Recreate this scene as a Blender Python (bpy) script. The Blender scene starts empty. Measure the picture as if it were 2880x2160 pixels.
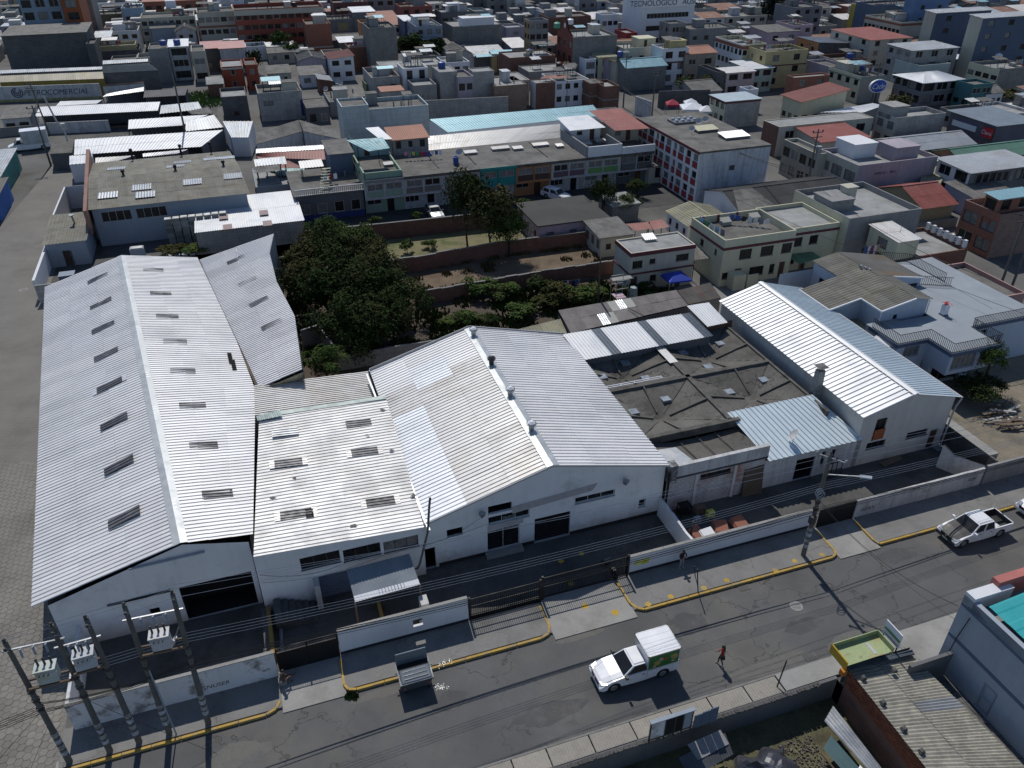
import bpy,math,random
from mathutils import Vector,Matrix,noise
RN=random.Random(11)
sc=bpy.context.scene
COL=sc.collection
rad=math.radians
cam_data=bpy.data.cameras.new("camera")
cam_data.sensor_width=36.0
cam_data.lens=27.83
cam_data.clip_start=0.5
cam_data.clip_end=6000
cam=bpy.data.objects.new("camera",cam_data)
cam.location=(0,0,40)
cam.rotation_euler=(rad(57.3),0,0)
COL.objects.link(cam)
sc.camera=cam
SUN_AZ,SUN_EL=105.0,52.5
world=bpy.data.worlds.new("World")
sc.world=world
world.use_nodes=True
wn=world.node_tree.nodes; wl=world.node_tree.links
bg=wn.get("Background") or wn.new("ShaderNodeBackground")
sky=wn.new("ShaderNodeTexSky"); sky.sky_type='NISHITA'; sky.sun_disc=False
sky.sun_elevation=rad(SUN_EL); sky.sun_rotation=rad(90-SUN_AZ)
sky.altitude=2800; sky.air_density=1.0; sky.dust_density=0.7
bg.inputs['Strength'].default_value=0.1
wl.new(sky.outputs[0],bg.inputs['Color'])
sd=bpy.data.lights.new("sun",'SUN'); sd.energy=3.15; sd.angle=rad(0.53); sd.color=(1.0,0.96,0.90)
sun=bpy.data.objects.new("sun",sd); COL.objects.link(sun)
_d=-Vector((math.cos(rad(SUN_EL))*math.cos(rad(SUN_AZ)),math.cos(rad(SUN_EL))*math.sin(rad(SUN_AZ)),math.sin(rad(SUN_EL))))
sun.rotation_euler=_d.to_track_quat('-Z','Y').to_euler()
sun.location=(0,40,60)
sc.view_settings.view_transform='Standard'
sc.view_settings.look='None'
sc.view_settings.gamma=1
sc.view_settings.exposure=0.12
sc.view_settings.use_curve_mapping=False
MATS={}
def mat(name,c,rough=.85,metal=0.0,var=.14,sc_=.5,grain=.10,gs=9.0,stain=None,sa=.5,ss=.25,streak=0.0,
  brick=None,rnd=0.0,spec=.4,bump=0.0,bs=12.0,cracks=0.0,alpha=None,pavers=None,rust=0.0,st=.5,splash=0.0):
 if name in MATS: return MATS[name]
 m=bpy.data.materials.new(name); m.use_nodes=True
 nt=m.node_tree; N=nt.nodes; L=nt.links
 b=N.get("Principled BSDF")
 b.inputs['Roughness'].default_value=rough
 b.inputs['Metallic'].default_value=metal
 b.inputs['Specular IOR Level'].default_value=spec
 geo=N.new("ShaderNodeNewGeometry")
 pos=geo.outputs['Position']
 uvn=N.new("ShaderNodeUVMap")
 col_out=None; bump_h=None
 if brick:
  c2,mort,bw,bh=brick
  bt=N.new("ShaderNodeTexBrick")
  bt.inputs['Color1'].default_value=(*c,1); bt.inputs['Color2'].default_value=(*c2,1)
  bt.inputs['Mortar'].default_value=(*mort,1)
  bt.inputs['Scale'].default_value=1; bt.inputs['Brick Width'].default_value=bw
  bt.inputs['Row Height'].default_value=bh; bt.inputs['Mortar Size'].default_value=.018
  bt.inputs['Mortar Smooth'].default_value=.2
  bt.inputs['Bias'].default_value=-.1
  L.new(uvn.outputs[0],bt.inputs['Vector'])
  col_out=bt.outputs['Color']; bump_h=bt.outputs['Fac']
 else:
  rgb=N.new("ShaderNodeRGB"); rgb.outputs[0].default_value=(*c,1); col_out=rgb.outputs[0]
 def nz(scale,detail=5,rough_=.6,vec=pos):
  n=N.new("ShaderNodeTexNoise"); n.inputs['Scale'].default_value=scale
  n.inputs['Detail'].default_value=detail; n.inputs['Roughness'].default_value=rough_
  L.new(vec,n.inputs['Vector']); return n.outputs['Fac']
 def rng(s,a,b_,c_,d):
  r=N.new("ShaderNodeMapRange"); L.new(s,r.inputs[0])
  for i,q in enumerate((a,b_,c_,d)): r.inputs[i+1].default_value=q
  return r.outputs[0]
 def mul(s,t):
  q=N.new("ShaderNodeMath"); q.operation='MULTIPLY'
  for i,z in enumerate((s,t)):
   if isinstance(z,(int,float)): q.inputs[i].default_value=z
   else: L.new(z,q.inputs[i])
  return q.outputs[0]
 def mix(f,a,b_):
  q=N.new("ShaderNodeMix"); q.data_type='RGBA'
  if isinstance(f,float): q.inputs[0].default_value=f
  else: L.new(f,q.inputs[0])
  for i,z in ((6,a),(7,b_)):
   if isinstance(z,tuple): q.inputs[i].default_value=(*z,1)
   else: L.new(z,q.inputs[i])
  return q.outputs[2]
 if stain:
  col_out=mix(mul(rng(nz(ss,8,.68),st,st+.12,0,1),float(sa)),col_out,stain)
 if streak:
  mp=N.new("ShaderNodeMapping"); mp.inputs['Scale'].default_value=(1.7,.16,1)
  L.new(uvn.outputs[0],mp.inputs['Vector'])
  s1=rng(nz(1.0,6,.7,mp.outputs[0]),.45,.72,0,1)
  col_out=mix(mul(s1,float(streak)),col_out,(.07,.065,.055))
 if splash:
  sx=N.new("ShaderNodeSeparateXYZ"); L.new(pos,sx.inputs[0]); ad=N.new("ShaderNodeMath"); ad.operation='ADD'; L.new(sx.outputs[2],ad.inputs[0]); L.new(mul(nz(.9,7,.7),-2.2),ad.inputs[1])
  col_out=mix(mul(rng(ad.outputs[0],-1.2,.1,1,0),float(splash)),col_out,(.20,.18,.155))
 if rust:
  col_out=mix(mul(rng(nz(1.3,6,.7),.58,.66,0,1),float(rust)),col_out,(.16,.06,.025))
 if cracks:
  vo=N.new("ShaderNodeTexVoronoi"); vo.feature='DISTANCE_TO_EDGE'; vo.inputs['Scale'].default_value=.22
  vo.inputs['Randomness'].default_value=1
  wp=N.new("ShaderNodeTexNoise"); wp.inputs['Scale'].default_value=1.1; wp.inputs['Detail'].default_value=6
  L.new(pos,wp.inputs['Vector'])
  va=N.new("ShaderNodeVectorMath"); va.operation='ADD'
  vs=N.new("ShaderNodeVectorMath"); vs.operation='SCALE'; vs.inputs['Scale'].default_value=2.2
  L.new(wp.outputs['Color'],vs.inputs[0]); L.new(pos,va.inputs[0]); L.new(vs.outputs[0],va.inputs[1])
  L.new(va.outputs[0],vo.inputs['Vector'])
  k=rng(vo.outputs[0],0.002,.012,1,0)
  k=mul(k,rng(nz(.12,2),.46,.56,0,1))
  col_out=mix(mul(k,float(cracks)),col_out,(.012,.012,.012))
 if pavers:
  pw,pcol=pavers
  vo=N.new("ShaderNodeTexVoronoi"); vo.feature='DISTANCE_TO_EDGE'
  vo.inputs['Scale'].default_value=1/pw; vo.inputs['Randomness'].default_value=.25
  L.new(pos,vo.inputs['Vector'])
  k=rng(vo.outputs[0],.02,.07,1,0)
  col_out=mix(mul(k,.75),col_out,pcol); bump_h=vo.outputs[0]
 f=mul(rng(nz(sc_,6,.62),.3,.7,1-var,1+var),rng(nz(gs,3,.7),.25,.75,1-grain,1+grain))
 if rnd:
  oi=N.new("ShaderNodeObjectInfo"); f=mul(f,rng(oi.outputs['Random'],0,1,1-rnd,1+rnd))
 hs=N.new("ShaderNodeHueSaturation"); L.new(col_out,hs.inputs['Color']); L.new(f,hs.inputs['Value'])
 L.new(hs.outputs[0],b.inputs['Base Color'])
 if metal>.2 or rough<.6:
  L.new(rng(nz(sc_*2.3,5),.3,.7,max(rough-.1,.05),min(rough+.14,1)),b.inputs['Roughness'])
 if bump or bump_h is not None:
  bp=N.new("ShaderNodeBump"); bp.inputs['Distance'].default_value=.02
  bp.inputs['Strength'].default_value=bump or .35
  if bump_h is not None:
   if brick: bp.invert=True
   L.new(bump_h,bp.inputs['Height'])
  else: L.new(nz(bs,5,.65),bp.inputs['Height'])
  L.new(bp.outputs[0],b.inputs['Normal'])
 if alpha is not None: b.inputs['Alpha'].default_value=alpha
 MATS[name]=m
 return m
ROOF_W=mat('painted_zinc_roof',(.70,.69,.68),.45,.12,var=.05,sc_=.12,grain=.03,stain=(.46,.45,.43),sa=.35,ss=.10,rnd=.06,spec=.6,streak=.05)
ROOF_WW=mat('warm_white_sheet_roof',(.61,.595,.57),.45,.12,var=.07,sc_=.3,grain=.05,stain=(.34,.29,.22),sa=.35,ss=.3,rnd=.07,spec=.6,streak=.12)
ROOF_N=mat('new_white_steel_roof',(.60,.61,.62),.45,.12,var=.04,sc_=.2,grain=.03,rnd=.03,spec=.6)
ROOF_B=mat('blue_white_steel_roof',(.60,.68,.71),.42,.12,var=.04,grain=.03,rnd=.03,spec=.6)
ROOF_CY=mat('cyan_steel_roof',(.22,.38,.43),.45,.3,var=.06,grain=.03,rnd=.04,spec=.6)
ROOF_G=mat('grey_fibre_cement_roof',(.17,.165,.155),.9,0,var=.22,sc_=.7,grain=.15,stain=(.09,.085,.07),sa=.6,ss=.5,rnd=.14,streak=.25)
ROOF_GM=mat('mossy_fibre_cement_roof',(.195,.188,.16),.9,0,var=.2,sc_=.8,grain=.14,stain=(.17,.14,.085),sa=.4,ss=.6,rnd=.10,streak=.35)
ROOF_GY=mat('weathered_yellow_grey_sheet',(.27,.26,.19),.85,0,var=.22,sc_=.8,grain=.16,stain=(.34,.31,.16),sa=.5,ss=.9,rnd=.10,streak=.35)
ROOF_R=mat('red_sheet_roof',(.26,.075,.06),.6,0,var=.14,stain=(.22,.10,.08),sa=.5,rnd=.10)
ROOF_O=mat('orange_tile_roof',(.32,.155,.105),.75,0,var=.15,stain=(.2,.10,.07),sa=.5,rnd=.08)
ROOF_GR=mat('green_sheet_roof',(.09,.19,.14),.6,0,var=.12,rnd=.08)
ROOF_T=mat('teal_translucent_roof',(.06,.26,.30),.35,0,var=.1,rnd=.08,spec=.6)
ROOF_S=mat('silver_sheet_roof',(.33,.35,.37),.45,.45,var=.12,stain=(.2,.17,.13),sa=.4,rnd=.10,spec=.6)
SLAB=mat('weathered_roof_slab',(.13,.125,.115),.92,0,var=.3,sc_=.5,grain=.14,stain=(.065,.062,.055),sa=.7,ss=.35,bump=.2)
SLAB_L=mat('pale_roof_slab',(.27,.275,.27),.9,0,var=.2,sc_=.5,grain=.1,stain=(.16,.155,.14),sa=.6,ss=.3)
SLAB_B=mat('blue_grey_terrace',(.25,.28,.31),.85,0,var=.08,sc_=.4,grain=.06,stain=(.30,.33,.36),sa=.5,ss=.3)
SKYL=mat('dusty_skylight_sheet',(.10,.10,.11),.5,.1,var=.25,sc_=1.2,grain=.15,stain=(.2,.2,.2),sa=.4,ss=1.2,spec=.5,rnd=.4)
SHELL=mat('shell_roof_concrete',(.108,.103,.093),.92,0,var=.3,sc_=.3,grain=.22,gs=5,stain=(.06,.056,.047),sa=.9,ss=.22,cracks=.8,bump=.3)
SHELL2=mat('shell_roof_beam',(.105,.10,.088),.92,0,var=.3,grain=.2,stain=(.05,.045,.04),sa=.8,ss=.8,bump=.3)
CAPM=mat('ridge_flashing',(.36,.38,.39),.45,.35,var=.08,spec=.6)
WHITE=mat('white_wall_paint',(.64,.65,.67),.85,0,var=.05,sc_=.5,grain=.04,streak=.08,bump=.08)
WHITE_S=mat('splashed_white_wall',(.70,.70,.705),.85,0,var=.05,sc_=.5,grain=.04,streak=.10,bump=.08,stain=(.42,.42,.43),sa=.5,ss=.35,st=.55,splash=.65)
WHITE_D=mat('dirty_white_wall_paint',(.50,.50,.50),.88,0,var=.10,sc_=.6,grain=.08,stain=(.26,.245,.22),sa=.55,ss=.6,streak=.5,bump=.15)
PEEL=mat('peeling_white_paint',(.64,.64,.65),.88,0,var=.07,grain=.06,stain=(.20,.185,.17),sa=.95,ss=.7,streak=.12,st=.52,bump=.2)
WBRICK=mat('whitewashed_brick',(.46,.44,.45),.9,0,var=.10,grain=.08,stain=(.24,.09,.05),sa=.75,ss=.45,streak=.35,brick=((.42,.40,.41),(.28,.26,.26),.4,.2))
CREAM=mat('cream_wall',(.45,.43,.36),.85,0,var=.06,grain=.05,streak=.22)
CREAM_Y=mat('pale_yellow_wall',(.52,.50,.36),.85,0,var=.05,grain=.05,streak=.15)
YELL=mat('ochre_yellow_wall',(.42,.36,.19),.85,0,var=.08,streak=.2)
BLOCK=mat('bare_block_wall',(.20,.195,.185),.92,0,var=.14,sc_=.5,grain=.1,streak=.3,brick=((.16,.155,.148),(.25,.245,.235),.8,.4))
BLOCK_L=mat('pale_block_wall',(.34,.335,.32),.92,0,var=.12,grain=.1,streak=.35,brick=((.28,.275,.265),(.22,.215,.205),.8,.4))
BLOCK_D=mat('dark_block_wall',(.11,.11,.11),.92,0,var=.16,grain=.1,streak=.3,brick=((.085,.085,.085),(.14,.138,.132),.8,.4))
RENDER=mat('grey_render_wall',(.25,.25,.25),.9,0,var=.12,grain=.08,stain=(.15,.145,.14),sa=.5,ss=.5,streak=.35)
RENDER_D=mat('dark_render_wall',(.13,.13,.135),.9,0,var=.14,grain=.08,streak=.3)
BRICK=mat('red_brick_wall',(.20,.085,.055),.9,0,var=.16,sc_=.7,grain=.12,streak=.25,brick=((.14,.06,.042),(.14,.115,.10),.5,.16))
TERRA=mat('terracotta_wall',(.27,.11,.075),.88,0,var=.08,streak=.2)
PINK=mat('pink_wall',(.44,.33,.37),.88,0,var=.07,streak=.2)
MAUVE=mat('mauve_wall',(.36,.32,.36),.88,0,var=.10,stain=(.25,.22,.26),sa=.5,streak=.3)
ORANGE=mat('orange_wall',(.40,.19,.08),.85,0,var=.08,streak=.1)
BLUEW=mat('sky_blue_wall',(.27,.38,.48),.85,0,var=.06,streak=.2)
BLUEG=mat('blue_white_house_wall',(.42,.48,.56),.85,0,var=.05,grain=.04,streak=.12)
SLATE=mat('slate_blue_wall',(.085,.115,.17),.8,0,var=.08,streak=.1)
GREYB=mat('blue_grey_wall',(.26,.30,.35),.85,0,var=.06,grain=.06,streak=.1)
GREEN=mat('mint_green_wall',(.26,.36,.27),.85,0,var=.06,streak=.2)
TEALW=mat('teal_wall',(.03,.24,.22),.8,0,var=.06)
TEALD=mat('dark_teal_wall',(.05,.14,.15),.8,0,var=.06)
GRASSG=mat('bright_green_panel',(.14,.30,.10),.8,0,var=.08)
REDP=mat('deep_red_panel',(.24,.035,.035),.7,0,var=.1)
MAROON=mat('maroon_trim',(.11,.03,.035),.8,0,var=.08)
NAVY=mat('navy_paint',(.03,.045,.16),.6,0,var=.1)
YCURB=mat('yellow_kerb_paint',(.40,.26,.055),.8,0,var=.12,sc_=1.4,grain=.12,stain=(.24,.20,.14),sa=.85,ss=2.2)
CONC=mat('grey_concrete',(.185,.182,.175),.92,0,var=.14,sc_=.5,grain=.12,stain=(.13,.125,.115),sa=.5,ss=.4,bump=.15,cracks=.4)
CONC_L=mat('pale_concrete',(.27,.265,.25),.92,0,var=.12,grain=.1,stain=(.2,.19,.175),sa=.5,ss=.6,bump=.15)
CONC_D=mat('dark_yard_concrete',(.085,.083,.08),.92,0,var=.25,sc_=.4,grain=.15,stain=(.045,.043,.04),sa=.7,ss=.3,bump=.15)
POLEC=mat('pole_concrete',(.115,.11,.10),.9,0,var=.18,sc_=1.5,grain=.12,streak=.3)
ASPH=mat('asphalt',(.098,.098,.098),.9,0,var=.18,sc_=.22,grain=.22,gs=22,stain=(.125,.12,.108),sa=.75,ss=.10,bump=.35,bs=30,cracks=.55,spec=.3)
PAVE=mat('worn_pavers',(.175,.165,.148),.92,0,var=.14,sc_=.25,grain=.12,stain=(.12,.112,.10),sa=.5,ss=.15,pavers=(.30,(.09,.085,.077)))
EARTH=mat('town_ground',(.115,.112,.105),.95,0,var=.25,sc_=.12,grain=.2,stain=(.06,.058,.052),sa=.6,ss=.08)
SOIL=mat('dry_brown_soil',(.08,.061,.045),.95,0,var=.25,sc_=.5,grain=.3,stain=(.06,.043,.032),sa=.6,ss=.3,bump=.6,bs=4)
DRYG=mat('dry_grass_ground',(.155,.138,.07),.95,0,var=.2,sc_=.7,grain=.3,stain=(.07,.09,.028),sa=.8,ss=.3,bump=.5,bs=8)
STRAW=mat('straw_litter',(.125,.092,.06),.95,0,var=.3,grain=.3,stain=(.09,.06,.04),sa=.7,ss=.4,bump=.5,bs=8)
DARK=mat('shade_black',(.012,.012,.013),.9,0,var=.2)  # near-black colour in place of the shade inside openings
GLASS=mat('dark_window_glass',(.012,.013,.015),.25,0,var=.35,sc_=.8,grain=.1,spec=.35)
CURT=mat('curtained_window_glass',(.16,.155,.15),.35,0,var=.45,sc_=2.5,grain=.1,spec=.6)
FRAME_W=mat('pale_window_frame',(.40,.40,.40),.7,0,var=.06)
FRAME_D=mat('dark_window_frame',(.06,.055,.05),.6,0,var=.06)
BLACKM=mat('black_iron',(.014,.014,.015),.55,.3,var=.1)
GALV=mat('galvanised_steel',(.34,.35,.36),.4,.7,var=.12,spec=.6)
DOORB=mat('brown_door',(.08,.045,.03),.7,0,var=.15)
DOORG=mat('grey_roller_door',(.13,.16,.22),.6,.2,var=.08)
WOOD=mat('weathered_wood',(.14,.10,.07),.9,0,var=.2,grain=.2)
TANKB=mat('blue_plastic',(.02,.06,.24),.5,0,var=.08)
TANKK=mat('black_plastic',(.02,.02,.022),.5,0,var=.08)
WHITEP=mat('white_gloss_paint',(.72,.73,.75),.28,0,var=.02,grain=.01,spec=.6)
CARBLK=mat('charcoal_primer',(.045,.043,.042),.5,0,var=.08)
RUBBER=mat('tyre_rubber',(.014,.014,.014),.8,0,var=.1)
LEAFD=mat('dark_leaves',(.026,.042,.013),.95,0,spec=.08,var=.35,sc_=.9,grain=.25,gs=3,stain=(.048,.040,.016),sa=.6,ss=.35)
LEAFG=mat('green_leaves',(.050,.080,.022),.95,0,spec=.08,var=.35,sc_=.9,grain=.25,gs=3,stain=(.09,.085,.03),sa=.4,ss=.4)
LEAFO=mat('olive_leaves',(.052,.055,.020),.95,0,spec=.08,var=.35,sc_=.9,grain=.25,gs=3,stain=(.10,.065,.035),sa=.5,ss=.4)
BARK=mat('tree_bark',(.06,.042,.03),.9,0,var=.2,grain=.2)
ORG={}
def V3(p,z=0.0):
 return Vector((p[0],p[1],p[2] if len(p)>2 else z))
def up(p,z): return Vector((p[0],p[1],z))
def lerp(a,b,t): return a+(b-a)*t
class MB:
 def __init__(s): s.v=[]; s.f=[]; s.m=[]; s.uv=[]
 def face(s,pts,m=0,uv=None):
  i=len(s.v); s.v+=[tuple(p) for p in pts]; s.f.append(tuple(range(i,i+len(pts)))); s.m.append(m)
  s.uv.append(uv)
 def hexa(s,b,t,m=0):
  """b, t: four bottom and four top points, counter-clockwise from above"""
  s.face(list(reversed(b)),m); s.face(t,m)
  for i in range(4):
   j=(i+1) % 4
   w=(V3(b[j])-V3(b[i])).length; h=(V3(t[i])-V3(b[i])).length
   s.face([b[i],b[j],t[j],t[i]],m,[(0,0),(w,0),(w,h),(0,h)])
 def box(s,x0,x1,y0,y1,z0,z1,m=0):
  s.hexa([(x0,y0,z0),(x1,y0,z0),(x1,y1,z0),(x0,y1,z0)],[(x0,y0,z1),(x1,y0,z1),(x1,y1,z1),(x0,y1,z1)],m)
 def beam(s,p,q,w,h,m=0,upv=None):
  """box along p->q, width w, height h, centred on the line"""
  p=V3(p); q=V3(q); d=(q-p)
  if d.length<1e-5: return
  d.normalize(); u=Vector(upv) if upv else (Vector((0,0,1)) if abs(d.z)<.95 else Vector((0,1,0)))
  r=d.cross(u).normalized(); u=r.cross(d).normalized()
  a=[p-r*w/2-u*h/2,p+r*w/2-u*h/2,q+r*w/2-u*h/2,q-r*w/2-u*h/2]
  b=[x+u*h for x in a]
  s.hexa(a,b,m)
 def tube(s,p,q,r0,r1=None,n=8,m=0,caps=True):
  p=V3(p); q=V3(q); r1=r0 if r1 is None else r1
  d=(q-p).normalized(); u=Vector((0,0,1)) if abs(d.z)<.9 else Vector((1,0,0))
  a=d.cross(u).normalized(); b=a.cross(d)
  A=[p+(a*math.cos(2*math.pi*k/n)+b*math.sin(2*math.pi*k/n))*r0 for k in range(n)]
  B=[q+(a*math.cos(2*math.pi*k/n)+b*math.sin(2*math.pi*k/n))*r1 for k in range(n)]
  for k in range(n):
   j=(k+1) % n; s.face([A[j],A[k],B[k],B[j]],m)
  if caps: s.face(A,m); s.face(list(reversed(B)),m)
 def path(s,pts,r,n=5,m=0):
  for a,b in zip(pts[:-1],pts[1:]): s.tube(a,b,r,r,n,m,caps=False)
 def prism(s,poly,z0,z1,m=0,mt=None):
  s.face([up(p,z0) for p in reversed(poly)],m); s.face([up(p,z1) for p in poly],m if mt is None else mt)
  for i in range(len(poly)):
   a,b=poly[i],poly[(i+1) % len(poly)]; w=math.hypot(b[0]-a[0],b[1]-a[1])
   s.face([up(a,z0),up(b,z0),up(b,z1),up(a,z1)],m,[(0,z0),(w,z0),(w,z1),(0,z1)])
 def build(s,name,mats,parent=None,smooth=False):
  if not isinstance(mats,(list,tuple)): mats=[mats]
  o_=ORG.get(parent.name,Vector((0,0,0))) if parent else None
  if o_ is None:
   c=Vector((sum(p[0] for p in s.v),sum(p[1] for p in s.v),0))/max(1,len(s.v)); c.z=min(p[2] for p in s.v)
   o_=c
  me=bpy.data.meshes.new(name)
  me.from_pydata([(p[0]-o_.x,p[1]-o_.y,p[2]-o_.z) for p in s.v],[],s.f)
  for mm in mats: me.materials.append(mm)
  if len(mats)>1: me.polygons.foreach_set('material_index',s.m)
  if any(u is not None for u in s.uv):
   l=me.uv_layers.new(name="UVMap"); buf=[]
   for f,u in zip(s.f,s.uv):
    if u is None: u=[(s.v[i][0],s.v[i][1]) for i in f]
    for q in u: buf+=[q[0],q[1]]
   l.data.foreach_set('uv',buf)
  if smooth: me.polygons.foreach_set('use_smooth',[True]*len(s.f))
  me.update()
  ob=bpy.data.objects.new(name,me); COL.objects.link(ob)
  if parent: ob.parent=parent; ORG[ob.name]=o_
  else: ob.location=o_; ORG[ob.name]=o_
  return ob
def tag(o,label=None,cat=None,group=None,kind=None):
 if label: o['label']=label
 if cat: o['category']=cat
 if group: o['group']=group
 if kind: o['kind']=kind
 return o
def thing(name,label,cat,loc,group=None,rz=0.0,local=False):
 o=bpy.data.objects.new(name,None); COL.objects.link(o); o.empty_display_size=.3
 o.location=V3(loc); o.rotation_euler=(0,0,rz)
 ORG[o.name]=Vector((0,0,0)) if local else V3(loc)
 return tag(o,label,cat,group)
def struct(name,mb,m): return tag(mb.build(name,m),kind='structure')
def copy_thing(src,loc,rz,label=None):
 r=src.copy(); COL.objects.link(r); r.location=V3(loc); r.rotation_euler=(0,0,rz)
 if label: r['label']=label
 for c in src.children:
  d=c.copy(); COL.objects.link(d); d.parent=r
  for g in c.children:
   e=g.copy(); COL.objects.link(e); e.parent=d
 return r
def wall(mb,p0,p1,zb,prof,holes,m=0,rev=.14,mr=None):
 """outward side is to the right of p0->p1; prof [(s,z),...]; holes (s0,s1,z0,z1,kind)"""
 p0=up(p0,0); p1=up(p1,0); d=p1-p0; Ln=d.length; d.normalize(); n=Vector((d.y,-d.x,0))
 if isinstance(prof,(int,float)): prof=[(0,prof),(Ln,prof)]
 prof=[(min(max(a,0),Ln),z) for a,z in prof]
 def top(x):
  for (a,za),(b,zb_) in zip(prof[:-1],prof[1:]):
   if a-1e-6<=x<=b+1e-6: return za+(zb_-za)*((x-a)/(b-a) if b>a else 0)
  return prof[-1][1]
 holes=[(max(h[0],.02),min(h[1],Ln-.02),h[2],h[3])+tuple(h[4:]) for h in holes if h[1]>.1 and h[0]<Ln-.1]
 cuts=sorted(set([0,Ln]+[a for a,_ in prof]+[h[0] for h in holes]+[h[1] for h in holes]))
 P=lambda s_,z,q=0: (p0.x+d.x*s_-n.x*q,p0.y+d.y*s_-n.y*q,z)
 for a,b in zip(cuts[:-1],cuts[1:]):
  if b-a<1e-4: continue
  mid=(a+b)/2
  hs=sorted([h for h in holes if h[0]<=mid<=h[1]],key=lambda h: h[2]); z=zb
  for h in hs:
   if h[2]>z+1e-3: mb.face([P(a,z),P(b,z),P(b,h[2]),P(a,h[2])],m,[(a,z),(b,z),(b,h[2]),(a,h[2])])
   z=max(z,h[3])
  if top(mid)>z: mb.face([P(a,z),P(b,z),P(b,top(b)),P(a,top(a))],m,[(a,z),(b,z),(b,top(b)),(a,top(a))])
 mr=m if mr is None else mr
 for h in holes:
  s0,s1,z0,z1=h[:4]; r=rev
  mb.face([P(s0,z0),P(s1,z0),P(s1,z0,r),P(s0,z0,r)],mr); mb.face([P(s0,z1,r),P(s1,z1,r),P(s1,z1),P(s0,z1)],mr)
  mb.face([P(s0,z0,r),P(s0,z1,r),P(s0,z1),P(s0,z0)],mr); mb.face([P(s1,z0),P(s1,z1),P(s1,z1,r),P(s1,z0,r)],mr)
 return holes,P
def fill(parent,holes,P,fm=None,far=False,rev=.14):
 for h in holes:
  s0,s1,z0,z1=h[:4]; kind=h[4] if len(h)>4 else 'window'; w=s1-s0; hh=z1-z0
  opt=h[5] if len(h)>5 else None
  if kind=='open':  # inner box coloured near-black so the opening reads as unlit
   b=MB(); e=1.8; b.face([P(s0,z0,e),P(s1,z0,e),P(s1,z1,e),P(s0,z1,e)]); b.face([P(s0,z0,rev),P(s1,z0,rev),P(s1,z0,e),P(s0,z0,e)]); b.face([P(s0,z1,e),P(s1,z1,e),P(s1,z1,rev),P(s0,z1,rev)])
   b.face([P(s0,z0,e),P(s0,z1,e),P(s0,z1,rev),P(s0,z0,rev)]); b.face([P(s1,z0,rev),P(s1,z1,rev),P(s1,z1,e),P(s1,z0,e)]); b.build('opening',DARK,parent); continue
  if kind in ('window','curtain'):
   fr=fm or (RN.choice((FRAME_D,FRAME_D,FRAME_W)) if far else FRAME_D); b=MB(); q=rev-.03; t=.05 if not far else .08
   def bar(a0,a1,c0,c1,qq=q):
    b.face([P(a0,c0,qq),P(a1,c0,qq),P(a1,c1,qq),P(a0,c1,qq)],0)
   bar(s0,s1,z0,z0+t); bar(s0,s1,z1-t,z1); bar(s0,s0+t,z0+t,z1-t); bar(s1-t,s1,z0+t,z1-t)
   nx=opt or (max(1,round(w/(.9 if not far else 1.1))))
   for k in range(1,nx):
    x=s0+w*k/nx; bar(x-t/2,x+t/2,z0+t,z1-t,q-.001)
   pane=CURT if (kind=='curtain' or (far and RN.random()<.3)) else GLASS
   if far:
    b.face([P(s0,z0,rev),P(s1,z0,rev),P(s1,z1,rev),P(s0,z1,rev)],1); b.build('window',[fr,pane],parent)
   else:
    b.face([P(s0-.04,z0-.05,-.04),P(s1+.04,z0-.05,-.04),P(s1+.04,z0+.001,-.04),P(s0-.04,z0+.001,-.04)],0)
    b.face([P(s0-.04,z0+.001,-.04),P(s1+.04,z0+.001,-.04),P(s1+.04,z0+.001,.02),P(s0-.04,z0+.001,.02)],0)
    wo=b.build('window',fr,parent)
    b=MB(); b.face([P(s0,z0,rev),P(s1,z0,rev),P(s1,z1,rev),P(s0,z1,rev)]); b.build('pane',pane,wo)
  elif kind=='door':
   b=MB(); b.face([P(s0,z0,rev),P(s1,z0,rev),P(s1,z1,rev),P(s0,z1,rev)],0)
   for k in range(2):
    c0=z0+.12+k*(hh-.15)/2; c1=c0+(hh-.5)/2
    b.face([P(s0+.12,c0,rev-.03),P(s1-.12,c0,rev-.03),P(s1-.12,c1,rev-.03),P(s0+.12,c1,rev-.03)],0)
   do=b.build('door',opt or DOORB,parent)
  elif kind in ('garage','sheet'):
   b=MB(); n_=max(3,int(hh/.25))
   for k in range(n_):
    c0=z0+hh*k/n_; c1=z0+hh*(k+1)/n_; q0=rev; q1=rev-.05
    b.face([P(s0,c0,q0),P(s1,c0,q0),P(s1,c1-.03,q1),P(s0,c1-.03,q1)],0)
    b.face([P(s0,c1-.03,q1),P(s1,c1-.03,q1),P(s1,c1,q0),P(s0,c1,q0)],0)
   b.build('garage_door',opt or BLACKM,parent)
  elif kind=='grille':
   b=MB(); b.face([P(s0,z0,rev),P(s1,z0,rev),P(s1,z1,rev),P(s0,z1,rev)],1)
   n_=max(3,int(w/.16))
   for k in range(n_+1):
    x=s0+w*k/n_; b.face([P(x-.02,z0,.03),P(x+.02,z0,.03),P(x+.02,z1,.03),P(x-.02,z1,.03)],0)
   b.build('grille',[opt or BLACKM,GLASS],parent)
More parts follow.
